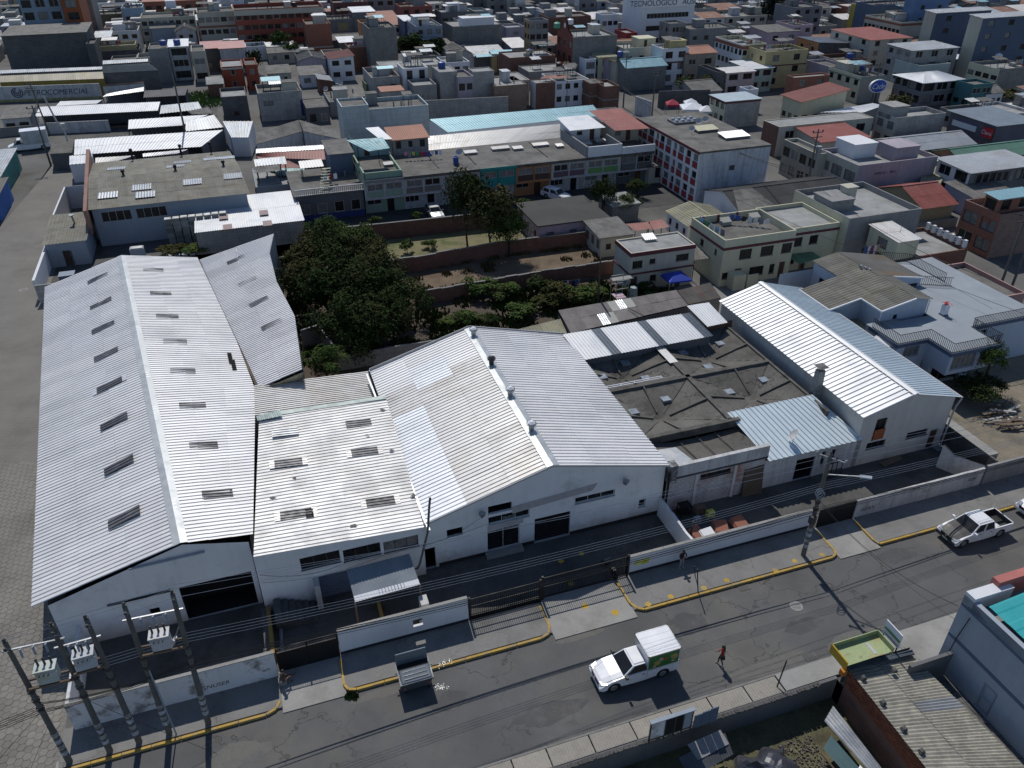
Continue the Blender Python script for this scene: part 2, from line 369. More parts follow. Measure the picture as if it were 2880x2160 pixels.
def corr(mb,c,pitch=.25,amp=.035,prof='trap',m=0,lift=0.0,rows=1):
 """corrugated patch over corners c=(e0,e1,r1,r0): ribs run from edge e0-e1 to edge r0-r1"""
 e0,e1,r1,r0=[V3(q) for q in c]
 n=(e1-e0).cross(r0-e0).normalized()
 if n.z<0: n=-n
 W=((e1-e0).length+(r1-r0).length)/2; k=max(1,round(W/pitch))
 if prof=='trap': pts=[(0,0),(.50,0),(.58,1),(.90,1),(.98,0)]
 elif prof=='rib': pts=[(0,0),(.74,0),(.80,1),(.94,1)]
 else: pts=[(j/4,(0,.8,1,.5)[j] if False else .5-.5*math.cos(2*math.pi*j/4)) for j in range(4)]
 ss=[]
 for i in range(k):
  for t,h in pts: ss.append(((i+t)/k,h))
 ss.append((1,0))
 lo=[lerp(e0,e1,s_)+n*(h*amp+lift) for s_,h in ss]; hi=[lerp(r0,r1,s_)+n*(h*amp+lift) for s_,h in ss]
 ln=(r0-e0).length
 for i in range(len(ss)-1):
  a,b=ss[i][0]*W,ss[i+1][0]*W
  mb.face([lo[i],lo[i+1],hi[i+1],hi[i]],m,[(a,0),(b,0),(b,ln),(a,ln)])
def bil(c,s_,t):
 e0,e1,r1,r0=[V3(q) for q in c]
 return lerp(lerp(e0,e1,s_),lerp(r0,r1,s_),t)
def sheets(parent,c,m,ncol,nrow,pitch=.25,amp=.035,prof='trap',name='roof_sheet',skip=(),jit=.012,brk=None,mf=None):
 """one object per roofing sheet, laid from the eave up with overlaps"""
 tb=brk or [k/nrow for k in range(nrow+1)]
 for j in range(len(tb)-1):
  for i in range(ncol):
   if (i,j) in skip: continue
   t0=max(0,tb[j]-(.01 if j else 0)); t1=tb[j+1]
   q=[bil(c,i/ncol,t0),bil(c,(i+1)/ncol,t0),bil(c,(i+1)/ncol,t1),bil(c,i/ncol,t1)]
   b=MB(); corr(b,q,pitch,amp,prof,0,.018*j+RN.uniform(0,jit)); b.build(name,(mf(i,j) if mf else None) or m,parent)
def roof_one(parent,c,m,pitch=.3,amp=.035,prof='trap',name='roof',thick=True):
 b=MB(); corr(b,c,pitch,amp,prof)
 e0,e1,r1,r0=[V3(q) for q in c]; dz=Vector((0,0,.06))
 b.face([e0-dz,e1-dz,e1+dz*.5,e0+dz*.5]); b.face([e0-dz,r0-dz,r1-dz,e1-dz])
 return b.build(name,m,parent)
def rect(p,ang,w,d):
 """four corners counter-clockwise: front-left p, front edge w long at angle ang (deg), d deep"""
 a=rad(ang); x=Vector((math.cos(a),math.sin(a))); y=Vector((-x.y,x.x)); p=Vector((p[0],p[1]))
 return [tuple(p),tuple(p+x*w),tuple(p+x*w+y*d),tuple(p+y*d)]
def inset(poly,t):
 n=len(poly); out=[]
 for i in range(n):
  a,b,c=Vector(poly[i-1][:2]),Vector(poly[i][:2]),Vector(poly[(i+1) % n][:2])
  d0=(b-a).normalized(); d1=(c-b).normalized(); n0=Vector((-d0.y,d0.x)); n1=Vector((-d1.y,d1.x))
  k=1+n0.dot(n1); out.append(tuple(b+(n0+n1)*(t/max(k,.3))))
 return out
def auto_holes(L_,z0,z1,cols,floors,w=1.3,h=1.2,sill=.95,kind='window',skip=()):
 out=[]; fh=(z1-z0)/floors
 for f in range(floors):
  for c in range(cols):
   if (c,f) in skip: continue
   x=L_*(c+.5)/cols; ww=min(w,L_/cols*.8)
   out.append((x-ww/2,x+ww/2,z0+f*fh+min(sill,fh-h-.2),z0+f*fh+min(sill,fh-h-.2)+h,kind))
 return out
def elen(poly,i):
 a,b=poly[i],poly[(i+1) % len(poly)]; return math.hypot(b[0]-a[0],b[1]-a[1])
def house(label,poly,z,wm,rm=None,para=.5,win=None,holes=None,name='house',cat='house',group=None,roof='flat',rise=.9,
          side=None,far=True,fm=None,trim=None,over=.25,ncol=0,pitch=.35,prof='trap',zb=0.0,stairbox=None,wms=None,ridge='x'):
 """poly counter-clockwise from the front-left corner; win={edge:(cols,floors[,w,h,sill,kind])}; holes={edge:[...]}"""
 t=thing(name,label,cat,up(poly[0],zb),group)
 n=len(poly); flat=roof=='flat'; zt=z+(para if flat else 0)
 wb=MB(); mats=[wm]+([wms] if wms else []); jobs=[]
 rm=rm or SLAB
 zc=[zt]*n
 if roof=='shed': zc=[z,z,z+rise,z+rise]
 if roof=='shedL': zc=[z+rise,z,z,z+rise]
 if roof=='shedR': zc=[z,z+rise,z+rise,z]
 for i in range(n):
  a,b=poly[i],poly[(i+1) % n]; Ln=elen(poly,i)
  hs=list((holes or {}).get(i,[]))
  if win and i in win:
   w_=win[i]; hs+=auto_holes(Ln,zb,z,*w_)
  pr=[(0,zc[i]),(Ln,zc[(i+1) % n])]
  if roof=='gable':
   ends=(1,3) if ridge=='x' else (0,2)
   if i in ends: pr=[(0,z),(Ln/2,z+rise),(Ln,z)]
  h2,P=wall(wb,a,b,zb,pr,hs,m=(1 if wms and i in (1,3) else 0)); jobs.append((h2,P))
 if flat and para>.02:
  ins=inset(poly,.16)
  for i in range(n):
   j=(i+1) % n
   wb.face([up(poly[i],zt),up(poly[j],zt),up(ins[j],zt),up(ins[i],zt)],0)
   wb.face([up(ins[j],z),up(ins[i],z),up(ins[i],zt),up(ins[j],zt)],0)
 wb.build('wall',mats,t)
 for h2,P in jobs: fill(t,h2,P,fm,far)
 if flat:
  b=MB(); b.face([up(p,z) for p in (inset(poly,.16) if para>.02 else inset(poly,-over))])
  if para<=.02:
   o=inset(poly,-over); b=MB(); b.prism(o,z+.002,z+.16)
  b.build('roof_slab',rm,t)
 elif roof=='gable':
  P0,P1,P2,P3=[V3(p) for p in inset(poly,-over)]
  if ridge=='x':
   m1=(P1+P2)/2; m0=(P0+P3)/2; sl=[(P0,P1,m1,m0),(P2,P3,m0,m1)]
  else:
   m1=(P2+P3)/2; m0=(P0+P1)/2; sl=[(P3,P0,m0,m1),(P1,P2,m1,m0)]
  for a,b_,c_,d_ in sl:
   q=[up(a,z+.05),up(b_,z+.05),up(c_,z+rise+.05),up(d_,z+rise+.05)]
   if ncol: sheets(t,q,rm,ncol,2,pitch,.04,prof)
   else: roof_one(t,q,rm,pitch,.04,prof)
  b=MB(); b.beam(up(m0,z+rise+.1),up(m1,z+rise+.1),.35,.05); b.build('ridge_cap',rm,t)
 elif roof=='hip':
  P0,P1,P2,P3=[V3(p) for p in inset(poly,-over)]
  dw=min((P3-P0).length,(P1-P0).length)*.45
  cx=((P0+P3)/2,(P1+P2)/2); dd=(cx[1]-cx[0]).normalized(); m0=cx[0]+dd*dw; m1=cx[1]-dd*dw
  zr=z+rise
  for q in ((P0,P1,m1,m0),(P2,P3,m0,m1),(P3,P0,m0,m0+dd*.01),(P1,P2,m1,m1+dd*.01)):
   roof_one(t,[up(q[0],z+.04),up(q[1],z+.04),up(q[2],zr),up(q[3],zr)],rm,pitch,.03,prof)
 else:
  P_=inset(poly,-over)
  q=[up(P_[i],zc[i]+.05) for i in range(4)]
  if roof in ('shedL','shedR'): q=[q[1],q[2],q[3],q[0]]
  if ncol: sheets(t,q,rm,ncol,2,pitch,.04,prof)
  else: roof_one(t,q,rm,pitch,.04,prof)
 if trim:
  b=MB(); tz,th,tm=trim; o=inset(poly,-.07)
  for i in range(n):
   j=(i+1) % n
   b.face([up(o[i],tz),up(o[j],tz),up(o[j],tz+th),up(o[i],tz+th)])
   b.face([up(o[i],tz+th),up(o[j],tz+th),up(poly[j],tz+th),up(poly[i],tz+th)])
  b.build('trim',tm,t)
 if stairbox:
  for (fx,fy,w,d,h,m_) in stairbox:
   a,b_,c_,d_=[Vector(p[:2]) for p in poly[:4]]
   o=a+(b_-a)*fx+(d_-a)*fy; x=(b_-a).normalized(); y=(d_-a).normalized()
   pl=[tuple(o),tuple(o+x*w),tuple(o+x*w+y*d),tuple(o+y*d)]
   k=MB(); js=[]
   for i in range(4):
    h2,P=wall(k,pl[i],pl[(i+1) % 4],z,z+h,[(w*.3,w*.3+.8,z+.02,z+2.0,'door')] if i==0 and w>1.6 and h>2.1 else []); js.append((h2,P))
   k.prism(inset(pl,-.12),z+h,z+h+.12)
   so=k.build('stair_box',m_,t)
   for h2,P in js: fill(so,h2,P,None,True)
 return t
def tank(p,z,m,label,r=.55):
 b=MB(); p=V3(p)
 t=thing('water_tank',label,'water tank',up(p,z),'rooftop water tanks')
 b.tube(up(p,z),up(p,z+1.05),r,r,14); b.tube(up(p,z+1.05),up(p,z+1.2),r,r*.45,14); b.build('tank_body',m,t,True)
 b=MB(); b.tube(up(p,z+1.2),up(p,z+1.28),r*.4,r*.4,12); b.build('lid',m,t)
 return t
def dish(p,z,label,az=200,r=.38,cat='satellite dish'):
 t=thing('satellite_dish',label,cat,up(p,z),'satellite dishes')
 p=V3(p); b=MB(); b.tube(up(p,z),up(p,z+.6),.025,.025,6)
 b.build('mast',GALV,t)
 a=rad(az); d=Vector((math.cos(a)*.8,math.sin(a)*.8,.6)).normalized(); c=up(p,z+.7)
 u=d.cross(Vector((0,0,1))).normalized(); v=u.cross(d); b=MB(); n=14; pr=None
 for k in range(4):
  rr=r*k/3; ring=[c+d*(.12*(k/3) ** 2)+(u*math.cos(6.2832*i/n)+v*math.sin(6.2832*i/n))*rr for i in range(n)]
  if pr and k>0:
   for i in range(n): b.face([pr[i],pr[(i+1) % n],ring[(i+1) % n],ring[i]])
  pr=ring
 b.build('reflector',FRAME_W,t,True)
 b=MB(); b.tube(c-v*r*.8,c+d*.35,.012,.012,4); b.tube(c+d*.35,c+d*.42,.035,.035,6); b.build('feed_arm',GALV,t)
 return t
CROWN={}
def crown_mesh(key,n,leaf,lob,mat_,seed):
 k=(key,mat_.name)
 if k in CROWN: return CROWN[k]
 r=random.Random(seed); vs=[]; fs=[]
 lobes=[]
 for i in range(lob):
  a=r.uniform(0,6.283); e=r.uniform(-.5,1.2); q=r.uniform(.25,.78)
  lobes.append((Vector((math.cos(a)*math.cos(e)*q,math.sin(a)*math.cos(e)*q,math.sin(e)*q*.8)),r.uniform(.22,.42)))
 for i in range(n):
  c,rr=lobes[r.randrange(lob)]
  d=Vector((r.gauss(0,1),r.gauss(0,1),r.gauss(0,1))).normalized()
  if d.z<-.3 and r.random()<.6: d.z=-d.z
  p=c+d*rr*(r.random() ** .22)*r.uniform(.85,1.12)
  if noise.noise(p*3.1+Vector((seed,0,0)))<-.22: continue
  nn=(d+Vector((r.gauss(0,.6),r.gauss(0,.6),r.gauss(.3,.5)))).normalized()
  u=nn.cross(Vector((r.random(),r.random(),.2))).normalized(); v=nn.cross(u); s_=leaf*r.uniform(.6,1.4)
  j=len(vs); vs+=[tuple(p-u*s_),tuple(p+v*s_*.7),tuple(p+u*s_),tuple(p-v*s_*.7)]
  fs.append((j,j+1,j+2,j+3))
 me=bpy.data.meshes.new('crown'); me.from_pydata(vs,[],fs); me.materials.append(mat_); me.update()
 CROWN[k]=me; return me
def tree(label,p,r,zc,h,m_,name='tree',cat='tree',key='a',n=3200,leaf=.05,lob=16,group=None,trunk=.14,z0=0.0):
 """crown radius r, crown centre height zc, crown half-height h"""
 t=thing(name,label,cat,up(p,z0),group)
 me=crown_mesh(key,n,leaf,lob,m_,hash(key) % 1000 if not isinstance(key,int) else key)
 o=bpy.data.objects.new('crown',me); COL.objects.link(o); o.parent=t; o.location=(0,0,zc); o.scale=(r,r,h)
 o.rotation_euler=(0,0,RN.uniform(0,6.28))
 b=MB(); c=up(p,z0)
 q=c+Vector((RN.uniform(-.1,.1)*zc,RN.uniform(-.1,.1)*zc,zc*.75)); b.tube(c,q,trunk,trunk*.6,7)
 for k in range(5):
  a=RN.uniform(0,6.28); e=q+Vector((math.cos(a)*r*.6,math.sin(a)*r*.6,RN.uniform(.1,.9)*h))
  s_=lerp(c,q,RN.uniform(.5,1)); b.tube(s_,e,trunk*.4,trunk*.12,5)
 b.build('trunk',BARK,t)
 return t
def bush(label,p,r,h,m_,key=3,n=900,leaf=.09,**k):
 return tree(label,p,r,h*.5,h*.62,m_,name='shrub',cat='shrub',key='b%d' % key,n=n,leaf=leaf,lob=9,trunk=.04,**k)
GA=18.72
_c,_s=math.cos(rad(GA)),math.sin(rad(GA))
def L(x,y,z=0.0): return Vector((x*_c-y*_s,x*_s+y*_c,z))
def lbox(mb,x0,x1,y0,y1,z0,z1,m=0):
 mb.hexa([L(x0,y0,z0),L(x1,y0,z0),L(x1,y1,z0),L(x0,y1,z0)],[L(x0,y0,z1),L(x1,y0,z1),L(x1,y1,z1),L(x0,y1,z1)],m)
def lpoly(*pts): return [tuple(L(*p)[:2]) for p in pts]
def sheetpoly(mb,pts,z,m=0):
 mb.face([up(p,z) for p in pts],m,[(p[0],p[1]) for p in pts])
b=MB(); sheetpoly(b,[(-2600,-600),(2600,-600),(2600,4200),(-2600,4200)],-.012); struct('ground',b,EARTH)
b=MB(); sheetpoly(b,lpoly((-90,23.5),(120,23.5),(120,30.75),(-90,30.75)),-.004); struct('street',b,ASPH)
b=MB(); sheetpoly(b,[tuple(p) for p in [L(-15.0,23.0)[:2],L(-15.0,39.0)[:2],(-29.4,32.2),(-50.5,75.5),(-58.0,105.0),(-66.0,150.0),(-80,150),(-69,100.0),(-66,75),(-50,30),(-42,14),(-26,10)]],.002); struct('side_street',b,PAVE)
for nm,x0,x1,y0,y1,m_,z in (('pavement',-15.0,-3.4,30.75,33.2,CONC,.13),('pavement',.2,13.1,30.75,33.3,CONC,.13),('pavement',18.75,34.4,30.75,33.6,CONC,.13),
                               ('pavement',37.8,120,30.75,33.4,CONC,.13),('driveway',-3.4,.2,30.4,33.3,CONC_L,.05),('driveway',13.1,18.75,30.2,33.6,CONC_L,.05),('driveway',34.4,37.8,30.3,33.5,CONC_L,.05)):
 b=MB(); lbox(b,x0,x1,y0,y1,-.01,z); struct(nm,b,m_)
for nm,x0,x1,y0,y1,m_ in (('yard_ground',-14.4,-3.9,33.3,39.1,CONC_D),('yard_ground',-3.9,24.3,33.3,38.5,CONC_D),('yard_ground',24.3,51.0,33.5,38.5,CONC_D)):
 b=MB(); sheetpoly(b,lpoly((x0,y0),(x1,y0),(x1,y1),(x0,y1)),.008); struct(nm,b,m_)
RP=mat('road_patch',(.075,.075,.076),.92,0,var=.15,grain=.25,gs=20,stain=(.12,.115,.105),sa=.6,ss=.7)
RP2=mat('dusty_road_patch',(.135,.13,.118),.95,0,var=.2,grain=.2,gs=14,stain=(.09,.09,.088),sa=.9,ss=.5)
for c,rx,ry,m_ in ((L(5.6,28.2),1.3,.7,RP),(L(11.0,25.6),2.2,.8,RP),(L(21.5,28.7),1.6,.9,RP),(L(28.4,26.2),1.5,.6,RP),(L(24.5,24.3),3.2,.5,RP2),(L(2.5,29.9),2.4,.35,RP2),(L(31,24.3),2.6,.6,RP2),(L(-6,28.6),2.0,.8,RP2),(L(38.5,29.3),1.8,.7,RP),(L(14.6,30.0),1.8,.3,RP2)):
 b=MB(); n=18; sheetpoly(b,[tuple((c+L(math.cos(k/n*6.283)*rx*RN.uniform(.75,1.1),math.sin(k/n*6.283)*ry*RN.uniform(.7,1.1)))[:2]) for k in range(n)],.0005); struct('road_patch',b,m_)
def kerb(name,pts,m_,w=.15,z=.17,seg=1.6,label=None):
 root=thing(name,label,'kerb',L(*pts[0]))
 for a,c in zip(pts[:-1],pts[1:]):
  A=L(*a); C=L(*c); n=max(1,round((C-A).length/seg)); d=(C-A).normalized()*.012
  for i in range(n):
   p=lerp(A,C,i/n)+d; q=lerp(A,C,(i+1)/n)-d
   k=MB(); k.beam(up(p,z/2),up(q,z/2+RN.uniform(-.008,.008)),w,z); k.build('kerb_stone',m_,root)
 return root
kerb('kerb',[(-14.9,30.55),(-4.3,30.55),(-3.75,30.75),(-3.5,31.2)],YCURB,label='long shaded yellow kerb below the five leaning utility poles')
kerb('kerb',[(.2,33.0),(.16,31.1),(.35,30.7),(.8,30.56),(12.3,30.56),(12.85,30.75),(13.1,31.3),(13.1,33.0)],YCURB,label='yellow kerb wrapping the pavement behind the open grey dumpster')
kerb('kerb',[(18.7,33.2),(18.75,31.3),(19.0,30.8),(19.4,30.56),(33.9,30.56),(34.3,30.75),(34.45,31.1),(34.45,33.2)],YCURB,label='long yellow kerb between the barred gate and the street lamp pole')
kerb('kerb',[(37.8,33.0),(37.75,31.0),(37.9,30.6),(75,30.56)],YCURB,label='yellow kerb at far right beside the pickup with black bonnet')
kerb('kerb',[(-15.05,31.2),(-15.05,27.0)],CONC_L,label='short pale kerb at the corner of the paved side street')
def disc(mb,c,r,z,n=14):
 mb.face([(c[0]+math.cos(6.2832*i/n)*r,c[1]+math.sin(6.2832*i/n)*r,z) for i in range(n)])
b=MB()
for u in ((8.85,35.60,0.13),(10.44,36.23,0.13),(12.78,36.99,0.13),(14.44,37.65,0.13),(19.56,39.44,0.13),(17.97,38.58,0.13),(21.62,40.06,0.13)): disc(b,u,.2,.134)
for u in ((4.73,35.51,0.05),(6.65,34.98,0.05)): disc(b,u,.24,.056)
for u in ((3.40,39.57),(3.98,37.48),(4.87,40.28)): disc(b,u,.2,.014)
tag(b.build('painted_disc',mat('worn_yellow_paint',(.42,.27,.03),.85,0,var=.25,stain=(.2,.19,.17),sa=.8,ss=2.5)),kind='structure')
root=thing('pavement_slabs','worn ribbed concrete pavement slabs along the near side of the street','pavement',L(-6,22.5))
SLABM=mat('ribbed_slab_concrete',(.29,.27,.235),.92,0,var=.16,sc_=.8,grain=.12,stain=(.19,.175,.15),sa=.6,ss=.8,rnd=.06,bump=.5,bs=7)
xs=[-12,-9.7,-7.2,-4.8,-2.3,.2,2.8,5.4,7.9,9.9,12.4,14.9,17.4,19.8,22.2,24.4]
for x0,x1 in zip(xs[:-1],xs[1:]):
 b=MB(); z0=.14+RN.uniform(-.012,.012)
 lbox(b,x0+.04,x1-.04,22.42,23.52,-.01,z0)
 for k in range(int((x1-x0)/.17)):
  xx=x0+.1+k*.17
  if xx<x1-.12: lbox(b,xx,xx+.08,22.46,23.48,z0-.002,z0+.014)
 b.build('slab',SLABM,root)
b=MB(); lbox(b,24.45,28.9,22.42,23.6,-.01,.14); b.build('slab',CONC_L,root)
b=MB(); lbox(b,-12,28.9,23.56,23.68,-.01,.12); struct('gutter_edge',b,CONC)
b=MB(); lbox(b,28.9,40,20.5,23.9,-.01,.09); struct('pavement',b,CONC_L)
def weeds(label,pts,n,r,h,m_,name='weeds'):
 b=MB()
 for i in range(n):
  p=V3(pts[RN.randrange(len(pts))]); a=RN.uniform(0,6.28); q=RN.random() ** .5*r
  p=p+Vector((math.cos(a)*q,math.sin(a)*q,0)); s_=RN.uniform(.4,1)*h; a=RN.uniform(0,6.28)
  d=Vector((math.cos(a),math.sin(a),0))*s_*.35
  b.face([p-d,p+d,p+d*.3+Vector((RN.uniform(-.3,.3)*h,RN.uniform(-.3,.3)*h,s_))])
 o=b.build(name,m_); tag(o,label,'weeds'); o['kind']='stuff'; return o
weeds('weeds',[L(x+RN.uniform(-.1,.1),RN.uniform(22.5,23.6),.02) for x in xs for k in range(5)]+[L(RN.uniform(-8,24),23.6,.05) for k in range(70)],1500,.12,.12,LEAFG)
weeds('weeds',[L(.3,30.3),L(.6,30.2)],260,.25,.2,LEAFG)
def manhole(p,r,label):
 t=thing('manhole_cover',label,'manhole cover',up(p,.0)); b=MB(); b.tube(up(p,-.01),up(p,.012),r,r,20); b.build('cover',CONC_L,t)
 b=MB()
 for k in range(-2,3): b.beam(up((p[0]-r*.7,p[1]+k*r*.28),.016),up((p[0]+r*.7,p[1]+k*r*.28),.016),.02,.008)
 b.build('ribs',CONC_D,t)
manhole((18.50,35.54),.42,'round pale manhole cover in the street near the lamp pole shadow')
manhole((3.60,25.15),.36,'small dark manhole cover low in the street left of the near pavement')
manhole((-56.08,82.33),.5,'round manhole cover in the paved side street beside the big shed')
def drain(p,ang,label):
 t=thing('drain_grate',label,'drain grate',up(p,0),rz=rad(ang),local=True)
 b=MB(); b.box(-.4,.4,-.25,.25,-.01,.006); b.build('pit',DARK,t)
 for k in range(9):
  b=MB(); b.box(-.38+k*.09,-.33+k*.09,-.24,.24,.006,.02); b.build('bar',CONC,t)
drain((15.52,37.15),GA,'street drain grate beside the yellow kerb near the black signpost')
drain((18.14,31.57),GA,'street drain grate beside the green and yellow awning')
t=thing('spill','white paint splash on the asphalt beside the dumpster','paint splash',(-4.18,29.44)); b=MB()
for i in range(60):
 c=V3((-4.18,29.44))+Vector((RN.gauss(0,.25),RN.gauss(0,.1),0)); r=RN.uniform(.006,.03); a0=RN.uniform(0,6)
 b.face([(c.x+math.cos(a0+k*1.2566)*r*RN.uniform(.5,1.5),c.y+math.sin(a0+k*1.2566)*r*RN.uniform(.5,1),.003) for k in range(5)])
for i in range(45):
 c=lerp(V3((-4.47,30.85,0.14)),V3((-3.63,31.19,0.14)),RN.random())+Vector((RN.gauss(0,.08),RN.gauss(0,.1),0)); r=RN.uniform(.006,.028)
 b.face([(c.x+math.cos(k*1.2566)*r*RN.uniform(.5,1.5),c.y+math.sin(k*1.2566)*r*RN.uniform(.5,1),.182) for k in range(5)])
b.build('splash',WHITEP,t)
def pwall(label,x0,x1,y,h,m_,th=.18,band=None,holes=(),cap=None,z1=None,name='perimeter_wall',jag=0):
 t=thing(name,label,'wall',L(x0,y)); mb=MB()
 pr=[(0,h),(x1-x0,z1 or h)]
 if jag:
  pr=[]; x=0
  while x<x1-x0: pr.append((x,h+RN.uniform(-jag,jag*.3))); x+=RN.uniform(.4,1.1)
  pr.append((x1-x0,h))
 hs,P=wall(mb,L(x0,y),L(x1,y),0,pr,list(holes),rev=th)
 hs2,P2=wall(mb,L(x1,y+th),L(x0,y+th),0,[(x1-x0-a,z) for a,z in reversed(pr)],[((x1-x0)-q[1],(x1-x0)-q[0],q[2],q[3]) for q in holes],rev=.01)
 for (a,za),(c,zc) in zip(pr[:-1],pr[1:]): mb.face([L(x0+a,y,za),L(x0+c,y,zc),L(x0+c,y+th,zc),L(x0+a,y+th,za)])
 for x,z in ((x0,pr[0][1]),(x1,pr[-1][1])): mb.face([L(x,y,0),L(x,y+th,0),L(x,y+th,z),L(x,y,z)])
 mb.build('wall',m_,t)
 if band: k=MB(); lbox(k,x0-.004,x1+.004,y-.01,y,.12,band); k.build('base_band',mat('black_base_band',(.02,.02,.022),.8,0,var=.2),t)
 if cap:
  n=int((x1-x0)/.8)
  for i in range(n):
   k=MB(); a=x0+(x1-x0)*i/n; c=x0+(x1-x0)*(i+1)/n
   zz=h+((z1 or h)-h)*(i+.5)/n; lbox(k,a+.01,c-.01,y-.02,y+th+.02,zz-.01,zz+.05); k.build('coping_stone',cap,t)
 return t,P
def lwall_y(label,x,y0,y1,h,m_,th=.18,name='side_wall',jag=0,z1=None):
 """wall running back from the street"""
 t=thing(name,label,'wall',L(x,y0)); mb=MB(); pr=[(0,h)]; s=0
 while s<y1-y0:
  s=min(s+(RN.uniform(.4,1) if jag else 99),y1-y0); pr.append((s,lerp(h,z1 or h,s/(y1-y0))+(RN.uniform(-jag,0) if jag else 0)))
 wall(mb,L(x+th,y0),L(x+th,y1),0,pr,[]); wall(mb,L(x,y1),L(x,y0),0,[(y1-y0-a,z) for a,z in reversed(pr)],[])
 for (a,za),(c,zc) in zip(pr[:-1],pr[1:]): mb.face([L(x,y0+a,za),L(x+th,y0+a,za),L(x+th,y0+c,zc),L(x,y0+c,zc)])
 for y,z in ((y0,h),(y1,pr[-1][1])): mb.face([L(x,y,0),L(x+th,y,0),L(x+th,y,z),L(x,y,z)])
 mb.build('wall',m_,t); return t
pwall('perimeter wall with peeling white paint behind the five leaning utility poles',-14.42,-3.42,32.95,2.15,PEEL,cap=CONC_L)
lwall_y('short side wall with peeling paint at the corner of the paved street',-14.42,33.15,38.9,2.1,PEEL)
pwall('clean white perimeter wall with a small square opening near the dumpster',.3,8.37,33.32,2.15,WHITE,band=.34,holes=[(4.55,5.17,.85,1.45)],cap=CONC_L)
pwall('long white perimeter wall carrying a yellow notice and a leaning man',19.74,34.6,33.6,1.75,WHITE,band=.36,cap=CONC_L)
pwall('stained white perimeter wall covered with graffiti tags near the pickup',37.89,49.7,33.42,1.75,WHITE_D,jag=.04)
pwall('low bare concrete wall right of the graffiti wall at the edge',49.9,72,33.4,1.9,RENDER,z1=1.9)
lwall_y('white yard wall with broken top between the two front yards',24.42,33.8,38.5,1.75,WHITE,jag=.12)
lwall_y('dark block wall at the right side of the last warehouse yard',51.0,33.7,44,1.9,BLOCK_D)
t=thing('end_wall','slanting plastered wall fragment at right end of yard','wall',L(48.6,33.7)); mb=MB()
wall(mb,L(48.3,36.4),L(49.8,33.65),0,[(0,2.2),(1,1.6),(3.13,1.75)],[]); wall(mb,L(49.95,33.7),L(48.45,36.45),0,[(0,1.75),(2.13,1.6),(3.13,2.2)],[]); mb.build('wall',WHITE_D,t)
def mark(label,cat,poly_,m_,name):
 b=MB(); b.face(poly_); o=b.build(name,m_); tag(o,label,cat); return o
NOTE=mat('yellow_notice_paint',(.55,.52,.06),.8,0,var=.3,sc_=3,stain=(.6,.6,.4),sa=.7,ss=3)
mark('faded yellow painted notice at left end of long white wall','notice',[L(20.1,33.59,.85),L(21.15,33.59,.85),L(21.2,33.59,1.3),L(20.12,33.59,1.22)],NOTE,'wall_notice')
def text(body,p,ang,size,m_,parent,name='lettering',tilt=90,ext=.0,sx=1.0,space=1.0,font_shear=0):
 cu=bpy.data.curves.new(name,'FONT'); cu.body=body; cu.size=size; cu.extrude=ext; cu.shear=font_shear; cu.space_character=space
 cu.align_x='CENTER'; cu.align_y='CENTER'
 o=bpy.data.objects.new(name,cu); dg=None
 COL.objects.link(o); bpy.context.view_layer.update()
 me=bpy.data.meshes.new_from_object(o.evaluated_get(bpy.context.evaluated_depsgraph_get()))
 bpy.data.objects.remove(o); o=bpy.data.objects.new(name,me); COL.objects.link(o)
 me.materials.clear(); me.materials.append(m_)
 M_=Matrix.Translation(V3(p)) @ Matrix.Rotation(rad(ang),4,'Z') @ Matrix.Rotation(rad(tilt),4,'X') @ Matrix.Diagonal((sx,1,1,1))
 me.transform(M_); org=ORG[parent.name] if parent else Vector((0,0,0)); me.transform(Matrix.Translation(-org)); o.parent=parent
 return o
SPRAY=mat('black_spray_paint',(.06,.06,.065),.9,0,var=.3)
SPRAYG=mat('green_spray_paint',(.16,.2,.1),.9,0,var=.3)
gr=[o for o in COL.objects if o.get('label','').startswith('stained white perimeter wall')][0]
text('REAN',L(39.0,33.41,.75),GA,.5,SPRAY,gr,'graffiti',font_shear=.2)
text('Say',L(44.2,33.41,1.05),GA,.55,SPRAYG,gr,'graffiti',font_shear=.4)
text('KEB',L(48.6,33.41,.95),GA,.45,SPRAY,gr,'graffiti',font_shear=.5)
text('SZ',L(43.9,33.41,.5),GA,.4,SPRAYG,gr,'graffiti',font_shear=.5)
text('WOL',L(43.2,33.41,1.5),GA,.3,SPRAY,gr,'graffiti',font_shear=.4)
gr=[o for o in COL.objects if o.get('label','').startswith('perimeter wall with peeling')][0]
text('GNUSER',L(-6.9,32.94,.75),GA,.42,SPRAY,gr,'graffiti',font_shear=.2)
text('am',L(-4.0,32.94,.95),GA,.4,SPRAY,gr,'graffiti')
text('nuva',L(-10.3,32.94,.6),GA,.35,SPRAY,gr,'graffiti',font_shear=.3)
